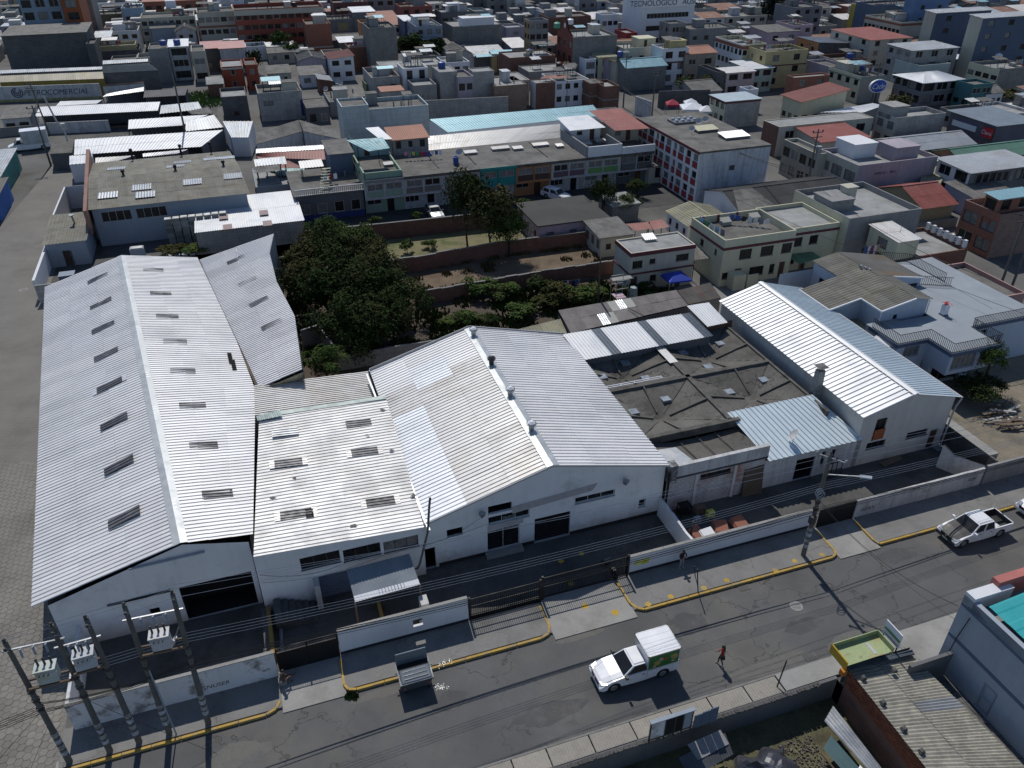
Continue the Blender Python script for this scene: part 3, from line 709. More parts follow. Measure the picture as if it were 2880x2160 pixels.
def bargate(label,x0,x1,y,z0,z1,step,name='barred_gate',rails=(.08,.55,.97),m_=BLACKM,kick=None,r=.018):
 t=thing(name,label,'gate',L(x0,y)); n=int((x1-x0)/step); me=None
 k=MB(); lbox(k,-r,r,-r,r,0,z1-z0)
 me=k.build('bar',m_,t).data
 first=True
 for i in range(1,n):
  x=x0+(x1-x0)*i/n
  if first: o=bpy.data.objects[t.children[0].name]; first=False
  else: o=bpy.data.objects.new('bar',me); COL.objects.link(o); o.parent=t
  o.location=L(x,y,z0)-V3(t.location)+V3(t.location)*0
 for v in me.vertices: v.co=v.co+V3(t.location)   # bar mesh was built relative to the gate
 for f in rails:
  k=MB(); z=z0+(z1-z0)*f; lbox(k,x0,x1,y-.025,y+.025,z-.03,z+.03); k.build('rail',m_,t)
 for x in (x0,x1):
  k=MB(); lbox(k,x-.07,x+.07,y-.07,y+.07,0,z1+.12); k.build('post',m_,t)
 if kick: k=MB(); lbox(k,x0+.07,x1-.07,y-.015,y+.015,.04,kick); k.build('kick_plate',m_,t)
 return t
bargate('black barred gate section right of the clean white wall',8.5,13.25,33.4,.42,1.95,.135,kick=.42)
bargate('black barred gate section beside the wall with yellow notice',13.45,19.55,33.55,.1,2.0,.135)
def sheetgate(label,x0,x1,y,h,mesh_top):
 t=thing('metal_gate',label,'gate',L(x0,y)); n=max(3,round((x1-x0)/.6))
 for i in range(n):
  k=MB(); a=x0+(x1-x0)*i/n; c=x0+(x1-x0)*(i+1)/n; lbox(k,a,c,y-.01-.012*(i % 2),y+.02,.03,h); k.build('panel',BLACKM,t)
 k=MB()
 for x in (x0,(x0+x1)/2,x1): lbox(k,x-.04,x+.04,y-.04,y+.04,.02,h+mesh_top)
 lbox(k,x0,x1,y-.03,y+.03,h,h+.05); lbox(k,x0,x1,y-.02,y+.02,h+mesh_top-.04,h+mesh_top); k.build('gate_frame',BLACKM,t)
 if mesh_top>.1:
  k=MB(); nn=int((x1-x0)/.1)
  for i in range(nn): lbox(k,x0+i*.1,x0+i*.1+.012,y-.006,y+.006,h,h+mesh_top)
  for i in range(4): lbox(k,x0,x1,y-.006,y+.006,h+i*mesh_top/4,h+i*mesh_top/4+.012)
  k.build('wire_mesh',BLACKM,t)
 return t
sheetgate('solid black gate with mesh top between peeling wall and clean white wall',-3.3,.22,33.3,1.65,.45)
sheetgate('solid black gate behind the street lamp pole',34.75,37.8,33.5,1.7,.0)
A0=V3((-28.09,31.89,4.01)); 
wa=thing('warehouse','long warehouse with pale corrugated gable roof beside the paved side street','warehouse',L(-15.6,39.2))
def onslope(c,s_,t,ds,dt): return [bil(c,s_,t),bil(c,s_+ds,t),bil(c,s_+ds,t+dt),bil(c,s_,t+dt)]
RF=Vector((-19.81,34.64,6.4)); RB=Vector((-41.03,77.22,6.4))
EL0=V3((-28.10,31.90,4.00)); EL1=V3((-48.59,74.75,4.00)); EL1b=V3((-47.94,76.56,4.10))
cl=[EL1,EL0,RF,RB]
sheets(wa,cl,ROOF_W,44,3,.32,.052,brk=[0,.33,.66,1.0])
cr=[V3((-15.92,35.66,5.54)),V3((-34.15,79.85,4.79)),RB,RF]
rdir=(RB-RF).xy.normalized(); pdir=Vector((math.cos(rad(26.2)),math.sin(rad(26.2))))
def ap(p): d=V3(p).xy-RF.xy; dt=rdir.x*pdir.y-rdir.y*pdir.x; return ((d.x*pdir.y-d.y*pdir.x)/dt,(rdir.x*d.y-rdir.y*d.x)/dt)
EV=[ap(p) for p in ((-15.92,35.66,5.54),(-19.86,50.16,4.89),(-21.15,54.51,4.71),(-24.83,62.15,4.69),(-28.42,69.02,4.72),(-34.15,79.85,4.79))]
def pat(a_):
 if a_<=EV[0][0]: return EV[0][1]
 for (x0,y0),(x1,y1) in zip(EV[:-1],EV[1:]):
  if x0<=a_<=x1: return lerp(y0,y1,(a_-x0)/(x1-x0))
 return EV[-1][1]
LR=(RB-RF).length
def rp(a_,q): v=RF.xy+rdir*a_+pdir*q; return Vector((v.x,v.y,RF.z-.22*q))
for i in range(44):
 a0,a1=LR*i/44,LR*(i+1)/44; e0_,e1_=rp(a0,pat(a0)),rp(a1,pat(a1)); r0_,r1_=rp(a0,0),rp(a1,0)
 for j,(t0,t1) in enumerate(((0,.3),(.3,.62),(.62,1))):
  b=MB(); corr(b,[lerp(e0_,r0_,t0),lerp(e1_,r1_,t0),lerp(e1_,r1_,t1),lerp(e0_,r0_,t1)],.32,.052,'trap',0,.018*j+RN.uniform(0,.012)); b.build('roof_sheet',ROOF_W,wa)
def sky_strips(parent,c,sts,ds,dt,m=SKYL,lift=.06,name='skylight'):
 for s_,t in sts:
  q=onslope(c,s_,t,ds,dt); b=MB(); corr(b,q,.32,.052,'trap',0,lift); b.build(name,m,parent)
b=MB(); up_=Vector((0,0,.1)); d_=(RB-RF).normalized(); pr_=Vector((d_.y,-d_.x,0))
b.face([RF+up_,RF+pr_*.42+up_*.1,RB+pr_*.42+up_*.1,RB+up_]); b.face([RF-pr_*.42+up_*.1,RF+up_,RB+up_,RB-pr_*.42+up_*.1])
b.build('ridge_cap',CAPM,wa)
b=MB()
zA=[(0,3.85),(7.97,6.3),(12.1,5.4)]
holesA=[(7.05,11.38,0,2.95,'open'),3.10,3.07,0.07,2.08,5.07,5.66,0.95,1.71]
holesA=[holesA[0],tuple(holesA[1:5])+('door',DARK),tuple(holesA[5:9])+('open',)] if len(holesA)==9 else holesA
W0=V3((-27.32,32.15)); W1=L(-3.9,39.18)
hs,P=wall(b,W0,W1,0,zA,holesA); 
wall(b,EL1.xy+(RB-RF).xy.normalized()*-.2,W0,0,3.9,[]); wall(b,(-34.15,79.85,4.79),up(EL1,0),0,[(0,4.2),(7.0,6.3),(14.5,4)],[])
wall(b,W1,up(L(-3.9,54),0),0,4.2,[])
b.build('wall',WHITE_S,wa); fill(wa,hs,P)
b=MB(); b.tube(V3((-22.74,33.67,5.40))+L(0,-.12,0),V3((-18.68,35.02,5.50))+L(0,-.12,0),.07,.07,6)
b.build('wall_pipe',GREYB,wa)
b=MB(); b.beam(V3((-24.49,33.09,2.86))+L(0,-.08,0),V3((-20.96,34.26,2.95))+L(0,-.08,0),.08,.1); b.build('wall_rail',BLACKM,wa)
def strip_at(parent,c,w3,ln,wd,m=SKYL,extra=0,name='skylight'):
 """skylight centred on world point over slope c, ln along slope, wd along eave"""
 e0,e1,r1,r0=[V3(q) for q in c]; ex=(e1-e0).normalized(); w=V3(w3)
 n=(e1-e0).cross(r0-e0).normalized(); n=n if n.z>0 else -n
 w=w-Vector((0,0,(w-e0).dot(n)/n.z)); sy=n.cross(ex).normalized()
 if (r0-e0).dot(sy)<0: sy=-sy
 q=[w-ex*wd/2-sy*ln/2,w+ex*wd/2-sy*ln/2,w+ex*wd/2+sy*ln/2,w-ex*wd/2+sy*ln/2]
 b=MB(); corr(b,q,.32,.052,'trap',0,.06); o=b.build(name,m,parent)
 if extra:
  q2=[p-sy*(ln/2+.3)+(p-w)*0 for p in q[:2]]
  for sg in (-1,1):
   k=MB(); z0_=ln/2*sg; a=w-ex*wd/2+sy*(z0_); c_=w+ex*wd/2+sy*(z0_)
   corr(k,[a,c_,c_+sy*.35*sg,a+sy*.35*sg],.25,.03,'trap',0,.055); k.build('patch',WHITEP if extra==1 else ROOF_WW,o)
for i,p in enumerate([(-41.99,73.34,5.25),(-39.20,67.70,5.25),(-36.93,62.95,5.20),(-34.57,58.13,5.20),(-32.19,53.28,5.20),(-29.68,48.20,5.20),(-27.13,42.99,5.20),(-24.59,37.71,5.20)]): strip_at(wa,cl,p,2.1,.95,extra=1 if i==4 else 0)
for i,p in enumerate([(-36.88,74.80,5.50),(-34.13,69.47,5.50),(-31.75,64.70,5.50),(-29.34,59.99,5.50),(-26.96,55.11,5.50),(-24.48,50.15,5.50),(-21.97,45.07,5.50),(-19.34,39.82,5.50)]): strip_at(wa,cr,p,1.9,.9)
for p in [(-24.29,58.59,4.60),(-23.69,57.52,4.60)]: strip_at(wa,cr,p,.35,2.0,DARK,name='roof_hole')
ab=thing('warehouse','low pale roofed link between the long warehouse and the middle warehouse','warehouse',L(-6,52))
z_a=[4.35,4.5,3.5,3.2]
ac=[V3((-11.51,54.38,3.70)),V3((-12.52,58.52,3.70)),V3((-21.15,54.51,4.71)),V3((-19.84,50.09,4.89))]
sheets(ab,ac,ROOF_WW,5,6,.32,.07)
b=MB(); wall(b,L(-3.6,49.2),L(7.0,51.0),0,3.3,[]); wall(b,L(7,51),L(7,56.4),0,3.2,[]); wall(b,L(7,56.4),L(-5,58),0,3.2,[]); b.build('wall',WHITE_D,ab)
A2=thing('warehouse_wing','jagged edged corrugated roof wing rising right of the long warehouse valley','warehouse',L(-10,62))
v0=V3((-20.74,54.49,4.64)); v1=V3((-34.08,79.99,4.76)); 
rise_pts=[(-17.35,55.75,5.60),(-19.86,64.28,6.11),(-23.25,71.32,6.21),(-25.52,77.63,6.48),(-26.14,82.08,6.91)]
vv=[v0,V3((-24.76,62.18,4.67)),V3((-28.38,69.04,4.71)),V3((-31.43,74.86,4.74)),v1]
for i in range(4):
 n_=[7,6,4,3][i]
 c4=[vv[i+1],vv[i],V3(rise_pts[i]),V3(rise_pts[i+1])]
 sheets(A2,c4,ROOF_W,n_,2,.32,.07)
for p in [(-29.35,77.90,5.20),(-26.66,72.69,5.20),(-24.28,68.18,5.20),(-21.92,63.64,5.20)]: strip_at(A2,[v1,v0,V3(rise_pts[0]),V3(rise_pts[4])],p,1.9,.9)
b=MB(); F0=V3((-20.59,54.21,4.63)); F1=V3((-17.21,55.46,5.60)); F1g=V3((-17.61,56.46,3.83)); b.face([F0,F1g,F1]); 
b.face([up(F1,0),up(rise_pts[1],0),V3(rise_pts[1])-Vector((0,0,.1)),F1]); b.face([up(rise_pts[1],0),up(rise_pts[2],0),V3(rise_pts[2]),V3(rise_pts[1])])
b.face([up(rise_pts[2],0),up(rise_pts[3],0),V3(rise_pts[3]),V3(rise_pts[2])]); b.face([up(rise_pts[3],0),up(rise_pts[4],0),V3(rise_pts[4]),V3(rise_pts[3])])
b.build('wall',RENDER,A2)
b=MB(); corr(b,[F0,F1g,F1-Vector((0,0,.05)),F0+Vector((0,0,.02))],.3,.03); b.build('gable_sheeting',ROOF_GY,A2)
b=MB(); b.beam(v0-Vector((0,0,.1)),v1-Vector((0,0,.1)),.35,.06); b.build('valley_gutter',mat('rusty_gutter',(.12,.085,.06),.8,.2,var=.3),A2)
ROOF_WB=mat('aged_offwhite_sheet',(.66,.65,.63),.5,.08,var=.05,sc_=.3,grain=.04,stain=(.48,.45,.40),sa=.4,ss=.35,rnd=.07,spec=.5,streak=.18)
wb_=thing('warehouse','white low-pitched corrugated roof building over the three dark strip windows','warehouse',L(-3.8,38.2))
bc=[L(7.05,38.0,4.55),L(6.6,51.0,4.75),L(-3.6,50.0,5.2),L(-3.72,38.0,5.25)]
bc=[L(6.85,37.95,4.5),V3((-10.18,53.09,4.70)),V3((-19.37,49.67,5.10)),L(-3.7,37.95,5.2)]
sheets(wb_,bc,ROOF_WB,11,2,.32,.052,brk=[0,.46,1])
for i,(p,ln,ex) in enumerate([((-11.70,49.19,4.70),1.9,0),((-10.69,45.68,4.70),1.9,2),((-8.80,40.33,4.70),1.9,2),((-16.85,47.54,5.00),1.9,0),((-15.76,43.96,5.00),1.9,2),((-14.03,38.72,5.00),2.0,2)]): strip_at(wb_,bc,p,ln,.85,SKYL if i != 3 else ROOF_S,extra=ex)
strip_at(wb_,bc,(-13.18,38.81,5.00),.5,.8,DARK,name='roof_hole')
RUSTP=mat('grey_roof_debris',(.14,.13,.12),.9)
for p in [(-10.17,37.84,4.80),(-10.82,47.63,4.80),(-8.74,45.90,4.70),(-10.17,51.12,4.70),(-6.68,41.01,4.60),(-14.97,42.38,5.00),(-15.97,40.24,5.10)]:
 b=MB(); c=V3(p)+Vector((0,0,.1)); b.face([c+Vector((RN.uniform(.1,.3)*math.cos(a),RN.uniform(.08,.22)*math.sin(a),0)) for a in (0,1.2,2.4,3.7,5)]); b.build('debris',RUSTP,wb_)
b=MB()
hb=[(2.62,5.1,2.95,3.98,'window'),(5.3,7.7,2.85,3.85,'window'),(7.9,10.2,2.8,3.75,'curtain'),(3.2,5.75,0,2.1,'garage',DOORG)]
hs,P=wall(b,L(-3.75,38.2),L(6.8,38.2),0,[(0,5.15),(10.55,4.45)],hb)
wall(b,L(6.8,38.2),L(6.8,51),0,4.4,[]); wall(b,up((-19.29,49.67,5.10),0),L(-3.75,38.2),0,5.0,[])
wall(b,up((-10.20,53.02,4.70),0),up((-19.29,49.67,5.10),0),0,4.55,[])
b.build('wall',WHITE_S,wb_); fill(wb_,hs,P,FRAME_D)
b=MB(); lbox(b,-.55,-.2,37.4,38.2,0,2.1); b.build('buttress',WHITE_D,wb_)
b=MB(); b.beam(V3((-19.30,49.72,5.15)),V3((-10.14,52.87,4.80)),.5,.06); b.build('flashing',mat('greenish_flashing',(.22,.26,.25),.5,.4,var=.15),wb_)
b=MB(); corr(b,[V3((-17.54,49.57,5.30)),V3((-19.24,48.83,5.35)),V3((-19.51,49.43,5.35)),V3((-17.96,50.44,5.30))],.3,.02); b.build('loose_sheet',mat('greenish_sheet',(.17,.21,.21),.5,.4,var=.15),wb_)
b=MB(); b.beam(L(7.1,37.6,4.42),L(6.75,51.2,4.55),.16,.1); b.beam(L(6.75,51.2,4.45),L(6.6,57.8,4.45),.14,.1); b.build('gutter',GALV,wb_)
t=thing('vent_pipe','tall bent grey vent pipe rising past the roof gutter','pipe',L(6.2,37.2))
b=MB(); b.path([L(4.6,37.5,1.3),L(6.1,37.4,1.55),L(6.25,37.3,2.0),V3((-5.78,38.79,4.65))+L(0,-1.1,-.2),V3((-5.57,38.87,6.25))+L(0,-1.1,.3),V3((-5.46,38.90,6.69))+L(0,-1.0,.45)],.075,8); b.build('pipe',POLEC,t,True)
t=thing('canopy','corrugated grey canopy with white lower edge in the front yard','canopy',L(2.2,36.5))
cc=[V3((-9.67,33.80,2.35)),V3((-5.82,35.24,2.35)),V3((-6.68,37.36,2.90)),V3((-10.53,35.94,2.90))]
sheets(t,cc,mat('blue_grey_canopy_sheet',(.20,.23,.26),.55,.3,var=.12),5,1,.2,.04,'sine')
cw=[bil(cc,0,-.02),bil(cc,1,-.02),bil(cc,1,.16),bil(cc,0,.16)]; b=MB(); corr(b,cw,.2,.04,'sine',0,.03); b.build('edge_strip',WHITEP,t)
for p in (cc[0],cc[1]): b=MB(); b.beam(up(p,0),up(p,p.z),.1,.1); b.build('post',WOOD,t)
b=MB(); b.beam(cc[0]-Vector((0,0,.08)),cc[1]-Vector((0,0,.08)),.08,.12); b.build('beam',BLACKM,t)
b=MB(); lbox(b,3.1,5.9,34.6,34.8,.05,.5); lbox(b,3.1,3.3,34.6,36.4,.05,.5); o=b.build('low_wall',YCURB); tag(o,'faded yellow low wall beneath the corrugated yard canopy','wall')
b=MB(); lbox(b,5.6,6.1,34.2,35.0,.05,1.6); lbox(b,5.4,6.3,34.0,34.2,.05,.3); o=b.build('gate_pillar',WHITE_D); tag(o,'short dirty white pillar right of the canopy','pillar')
t=thing('yard_steps','crumbling concrete steps at the left of the roller door','steps',L(-3.2,37)); 
for k in range(6): b=MB(); lbox(b,-3.2+k*.42,-2.78+k*.42,36.4,38.1,0,1.15-k*.19); b.build('step',CONC_D,t)
t=thing('retaining_wall','ochre edged low retaining wall between the two left yards','wall',L(-3.9,33.3)); b=MB(); lbox(b,-4.0,-3.7,33.3,38.0,0,.7); b.build('wall',CONC_D,t); b=MB(); lbox(b,-3.69,-3.45,34.2,38.0,0,.75); b.build('edge',mat('ochre_paint',(.28,.18,.05),.85),t)
b=MB(); b.tube(L(-3.1,33.5,.12),L(-3.0,36.6,.12),.12,.12,8); o=b.build('drain_pipe',RENDER); tag(o,'grey pipe lying in the yard behind the mesh topped gate','pipe')
ROOF_NW=mat('bright_zinc_sheet',(.76,.77,.78),.45,.1,var=.05,rnd=.05,spec=.6)
wc=thing('warehouse','middle white warehouse with gabled metal roof and four ridge ventilators','warehouse',L(6.8,38.6))
xr=15.85
ccl=[L(6.95,58.35,4.4),L(6.95,38.3,4.4),L(xr,38.3,7.0),L(xr,58.35,7.0)]
ccr=[L(24.8,38.3,4.72),L(24.8,58.35,4.72),L(xr,58.35,7.0),L(xr,38.3,7.0)]
sheets(wc,ccl,ROOF_WW,18,3,.32,.052,brk=[0,.34,.68,1],mf=lambda i,j: ROOF_NW if (j==0 and i>6) or (j==1 and 1<i<5) else (ROOF_W if i<4 else None))
sheets(wc,ccr,ROOF_W,18,3,.32,.052,brk=[0,.30,.66,1])
b=MB()
for sg in (-1,1):
 q=[L(xr,38.25,7.1),L(xr+sg*.45,38.25,7.0),L(xr+sg*.45,58.4,7.0),L(xr,58.4,7.1)]; b.face(q if sg>0 else list(reversed(q)))
lbox(b,6.9,24.8,58.3,58.5,4.3,4.42); b.build('ridge_cap',CAPM,wc)
b=MB(); b.beam(L(6.95,58.42,4.5),L(xr,58.42,7.1),.06,.22); b.beam(L(24.8,58.42,4.8),L(xr,58.42,7.1),.06,.22); b.beam(L(6.95,38.24,4.4),L(xr,38.24,7.02),.06,.14); b.beam(L(24.8,38.24,4.74),L(xr,38.24,7.02),.06,.14); b.build('barge_board',FRAME_W,wc)
b=MB()
ox=6.8
hc=[(8.47-ox,9.57-ox,2.45,3.15,'open'),(11.38-ox,13.08-ox,3.66,4.4,'open'),(11.39-ox,14.36-ox,2.72,3.42,'window',3),(11.3-ox,13.64-ox,.25,2.2,'window',2),
      (14.75-ox,17.45-ox,0,2.3,'garage'),(17.76-ox,20.82-ox,2.8,3.38,'window',3),(22.85-ox,23.42-ox,1.05,1.82,'window',1),(6.75-ox,7.6-ox,0,1.9,'open')]
hs,P=wall(b,L(ox,38.6),L(24.7,38.6),0,[(0,4.3),(xr-ox,6.95),(17.9,4.6)],hc,rev=.2)
wall(b,L(24.7,38.6),L(24.7,58.3),0,4.65,[]); wall(b,L(24.7,58.3),L(ox,58.3),0,[(0,4.6),(17.9-(xr-ox),6.95),(17.9,4.3)],[]); wall(b,L(ox,58.3),L(ox,38.6),0,4.3,[])
b.build('wall',WHITE_S,wc); fill(wc,hs,P,FRAME_W,rev=.2)
b=MB()
for a,c in ((ox+1,11.28),(13.66,14.73),(17.47,24.7)): b=MB(); lbox(b,a,c,38.585,38.6,.0,.32); b.build('base_band',mat('black_base_band',(0,0,0)),wc)
b=MB(); b.face([L(13.1,38.585,3.3),L(19.0,38.585,3.75),L(19.4,38.585,4.3),L(19.4,38.585,4.35),L(13.1,38.585,3.95)]); b.build('faded_band',mat('faded_sign_band',(.40,.38,.38),.9,0,var=.12,stain=(.3,.27,.27),sa=.6,ss=1),wc)
b=MB(); b.face([L(11.3,38.585,2.25),L(13.9,38.585,2.25),L(13.9,38.585,2.68),L(11.3,38.585,2.68)]); b.build('faded_band',mat('faded_sign_band',(0,0,0)),wc)
b=MB(); lbox(b,11.1,13.8,38.1,38.6,0,.28); b.build('door_step',CONC_L,wc)
text('TELECEL',L(12.9,38.66,3.02),GA,.26,FRAME_W,wc,'lettering')
for x in (10.85,21.4):
 b=MB(); b.tube(L(x,38.6,3.75),L(x,38.2,3.95),.04,.04,6); b.tube(L(x,38.2,3.9),L(x,38.2,4.15),.04,.09,8); la=b.build('wall_lamp',TANKK,wc,True)
 b=MB(); b.tube(L(x,38.2,4.15),L(x,38.2,4.32),.2,.24,12); b.tube(L(x,38.2,4.32),L(x,38.2,4.42),.24,.1,12); b.build('lamp_shade',GALV,la,True)
for i,(y,m_) in enumerate(((57.0,GALV),(51.9,TANKK),(47.2,GALV),(42.5,GALV))):
 b=MB(); c=L(xr,y); b.tube(up(c,7.02),up(c,7.4),.2,.2,12); v=b.build('ventilator',m_,wc,True)
 b=MB(); b.tube(up(c,7.38),up(c,7.5),.2,.28,14); b.tube(up(c,7.5),up(c,7.68),.28,.28,14); b.tube(up(c,7.68),up(c,7.82),.28,.1,14); b.build('turbine_head',m_ if i==1 else WHITEP,v,True)
 b=MB(); 
 for k in range(14): a=k/14*6.283; b.beam(up(c,7.5)+Vector((math.cos(a)*.34,math.sin(a)*.34,0)),up(c,7.68)+Vector((math.cos(a+.3)*.34,math.sin(a+.3)*.34,0)),.02,.05)
 b.build('blades',FRAME_D,v)
for lab,x,y,z1 in (('rusty iron downpipe at right corner of the middle warehouse',24.85,38.2,4.2),('dark iron post standing at end of the broken yard wall',24.9,34.6,2.6)):
 b=MB(); b.tube(L(x,y,0),L(x,y,z1),.09,.09,8); o=b.build('iron_post',BLACKM); tag(o,lab,'post')
sh=thing('workshop','workshop with four dished concrete roof shells and small skylights','workshop',L(24.9,38.6))
ZE,ZC=4.05,2.85
cxs,cys=32.45,49.2
def shell(x0,x1,y0,y1,cx,cy,sk):
 n=14; g={}
 b=MB()
 for i in range(n+1):
  for j in range(n+1):
   x=x0+(x1-x0)*i/n; y=y0+(y1-y0)*j/n
   fx=(x-cx)/((x1-cx) if x>cx else (cx-x0)); fy=(y-cy)/((y1-cy) if y>cy else (cy-y0)); r=max(abs(fx),abs(fy)); 
   g[i,j]=L(x,y,ZC+(ZE-ZC)*(r ** .8)+.04*noise.noise(Vector((x,y,0))))
 for i in range(n):
  for j in range(n): b.face([g[i,j],g[i+1,j],g[i+1,j+1],g[i,j+1]])
 b.build('roof_shell',SHELL,sh)
 def zat_(x,y):
  fx=(x-cx)/((x1-cx) if x>cx else (cx-x0)); fy=(y-cy)/((y1-cy) if y>cy else (cy-y0)); return ZC+(ZE-ZC)*(max(abs(fx),abs(fy)) ** .8)
 for ex,ey in ((x1,cy),(x0,cy),(cx,y1),(cx,y0)):
  k=MB(); a=L(lerp(cx,ex,.2),lerp(cy,ey,.2),ZC+.38); c=L(lerp(cx,ex,.99),lerp(cy,ey,.99),ZE+.1); k.beam(a,c,.13,.17); k.build('rib',SHELL2,sh)
 for ex,ey in ((x1,y1),(x0,y1),(x0,y0),(x1,y0)):
  pts=[L(lerp(cx,ex,f)+RN.uniform(-.06,.06),lerp(cy,ey,f),zat_(lerp(cx,ex,f),lerp(cy,ey,f))+.045) for f in (.12,.3,.48,.66,.84,.97)]
  for a,c in zip(pts[:-1],pts[1:]): k=MB(); k.beam(a,c,.04,.03); k.build('crease',mat('dark_crease',(.045,.042,.038),.9),sh)  # thin dark strips along the diagonal creases of each dish
 for fx,fy in sk:
  x=cx+fx*(x1-x0)/2; y=cy+fy*(y1-y0)/2; z=zat_(x,y)+.1
  k=MB(); lbox(k,x-.38,x+.38,y-.38,y+.38,z-.2,z+.0); s_=k.build('skylight',mat('skylight_kerb',(.2,.21,.22),.8),sh)
  k=MB(); k.face([L(x-.34,y-.34,z+.01),L(x+.34,y-.34,z+.01),L(x+.34,y+.34,z+.01),L(x-.34,y+.34,z+.01)]); k.build('pane',mat('milky_pane',(.24,.27,.30),.25,0,var=.35,sc_=2,spec=.6),s_)
shell(24.75,cxs-.2,cys+.2,55.2,27.9,52.2,[(-.55,-.05),(.25,.55),(.42,-.42)])
shell(cxs+.2,40.3,cys+.2,56.0,36.5,52.4,[(-.5,.4),(.55,.5),(-.28,-.5)])
shell(24.75,cxs-.2,42.6,cys-.2,28.15,45.7,[(-.55,.25),(.35,.55)])
shell(cxs+.2,40.3,42.6,cys-.2,36.9,45.9,[(-.45,.3),(.5,.45)])
b=MB()
for q in ((24.75,40.4,cys-.2,cys+.2),(cxs-.2,cxs+.2,42.5,56.5),(24.75,33.2,42.2,42.6)):
 lbox(b,*q,3.6,4.24)
b.build('beam',SHELL2,sh)
b=MB(); lbox(b,40.3,40.55,41,56.5,3.3,4.2); b.build('beam',SHELL2,sh)
b=MB(); corr(b,[L(cxs-.45,51.5,4.25),L(cxs+.35,51.5,4.25),L(cxs+.35,55.0,4.3),L(cxs-.45,55.0,4.3)],.2,.03); b.build('roof_sheet',ROOF_WW,sh)
b=MB(); 
gx=[(25,38.9,3.55),(27.5,38.9,3.5),(30,38.9,3.4),(33,38.9,3.6)]; gy=[(25,42.2,3.75),(27.5,42.2,3.4),(30,42.2,3.35),(33,42.2,3.5)]
for i in range(3): b.face([L(*gx[i]),L(*gx[i+1]),L(*gy[i+1]),L(*gy[i])])
b.build('front_shell',SHELL,sh)
for x in (28.0,29.6,31.2): b=MB(); b.beam(L(x,39,3.56),L(x-.3,42.1,3.56),.06,.06); b.build('rib',SHELL2,sh)
b=MB(); b.face([L(25.1,39.0,3.68),L(27.6,39.0,3.66),L(27.0,41.2,3.72),L(25.1,41.4,3.72)]); b.build('patched_sheet',ROOF_S,sh)
b=MB(); ox=24.95
hq=[(27.77-ox,30.35-ox,2.42,2.85,'window',4)]
hs,P=wall(b,L(ox,38.6),L(33.3,38.6),0,3.3,hq,m=0); wall(b,L(33.3,38.6),L(33.3,42),0,3.3,[]); 
b.build('wall',WBRICK,sh); fill(sh,hs,P,FRAME_D)
b=MB(); lbox(b,24.9,33.35,38.45,38.75,3.3,4.3); b.build('parapet',WHITE_D,sh); b=MB(); lbox(b,24.9,33.35,38.4,38.5,3.16,3.3); b.build('string_course',SPRAY,sh)
for x in (27.3,30.6): b=MB(); lbox(b,x,x+.22,38.5,38.6,0,3.16); b.build('pilaster',WHITE_D,sh)
b=MB(); b.hexa([L(31.5,38.2,0),L(33.2,38.1,0),L(33.2,38.2,0),L(31.5,38.3,0)],[L(31.6,38.5,2.3),L(33.2,38.5,2.45),L(33.2,38.58,2.45),L(31.6,38.58,2.3)])
o=b.build('leaning_board',mat('brown_board',(.09,.07,.05),.9,0,var=.15)); tag(o,'brown board leaning against the whitewashed brick wall','board')
b=MB(); lbox(b,24.85,25.5,38.2,38.9,3.0,4.6); b.build('corner_block',mat('black_mould_concrete',(.10,.10,.10),.9,0,var=.4,stain=(.4,.4,.4),sa=.7,ss=2),sh)
t=thing('roof_railing','white metal railing lying on a beam of the dished roof','railing',L(24.8,49.5)); b=MB()
for z in (.3,.55): b.beam(L(24.9,49.3+z,4.25),L(30.3,49.3+z,4.25),.06,.05)
b.build('rail',WHITEP,t)
for k in range(5): b=MB(); b.beam(L(25.2+k*1.25,49.6,4.25),L(25.2+k*1.25,49.85,4.25),.05,.05); b.build('stile',WHITEP,t)
t=thing('lean_to_roof','long bright zinc lean-to roof with two darker sheets behind the shells','lean-to',L(24.5,58))
sc4=[L(24.8,53.9,4.55),L(37.8,54.1,4.55),L(37.55,58.1,5.0),L(24.5,58.0,5.0)]
for i in range(14):
 q=[bil(sc4,i/14,0),bil(sc4,(i+1)/14,0),bil(sc4,(i+1)/14,1),bil(sc4,i/14,1)]; k=MB(); corr(k,q,.32,.04,'trap',0,RN.uniform(0,.015))
 k.build('roof_sheet',mat('dark_zinc_sheet',(.075,.095,.12),.45,.4) if i in (3,8,13) else ROOF_N,t)
b=MB(); wall(b,L(24.8,54.3),L(37.6,54.3),0,4.4,[]); wall(b,L(37.6,58),L(24.6,58),0,4.9,[]); b.build('wall',RENDER_D,t)
t=thing('lean_to_roof','small bright zinc roof patch against the right warehouse','lean-to',L(37.5,58))
sheets(t,[V3((18.09,64.46,4.90)),V3((20.14,65.27,4.90)),V3((19.12,69.02,5.10)),V3((16.85,68.28,5.10))],ROOF_N,3,1,.3,.04)
b=MB(); wall(b,L(38.0,56),L(41,56.0),0,4.7,[]); b.build('wall',BRICK,t)
t=thing('annex','low annex with pale blue ribbed metal roof and garage opening','annex',L(33.4,38.6))
ec=[L(33.5,38.35,2.85),L(42.1,38.35,2.85),L(40.5,43.17,4.35),L(32.55,43.17,4.35)]
sheets(t,ec,ROOF_B,9,1,.42,.08,'trap')
b=MB(); ox=33.35
hs,P=wall(b,L(ox,38.6),L(42.2,38.6),0,2.75,[(36.3-ox,38.05-ox,0,2.05,'open'),(39.5-ox,39.9-ox,.9,2.3,'window',1),(38.6-ox,38.95-ox,1.0,2.3,'window',1)])
wall(b,L(ox,42.6),L(ox,38.6),0,[(0,4.0),(4,2.75)],[]); wall(b,L(41,43),L(ox,43),0,4.2,[]); b.build('wall',WHITE_D,t); fill(t,hs,P)
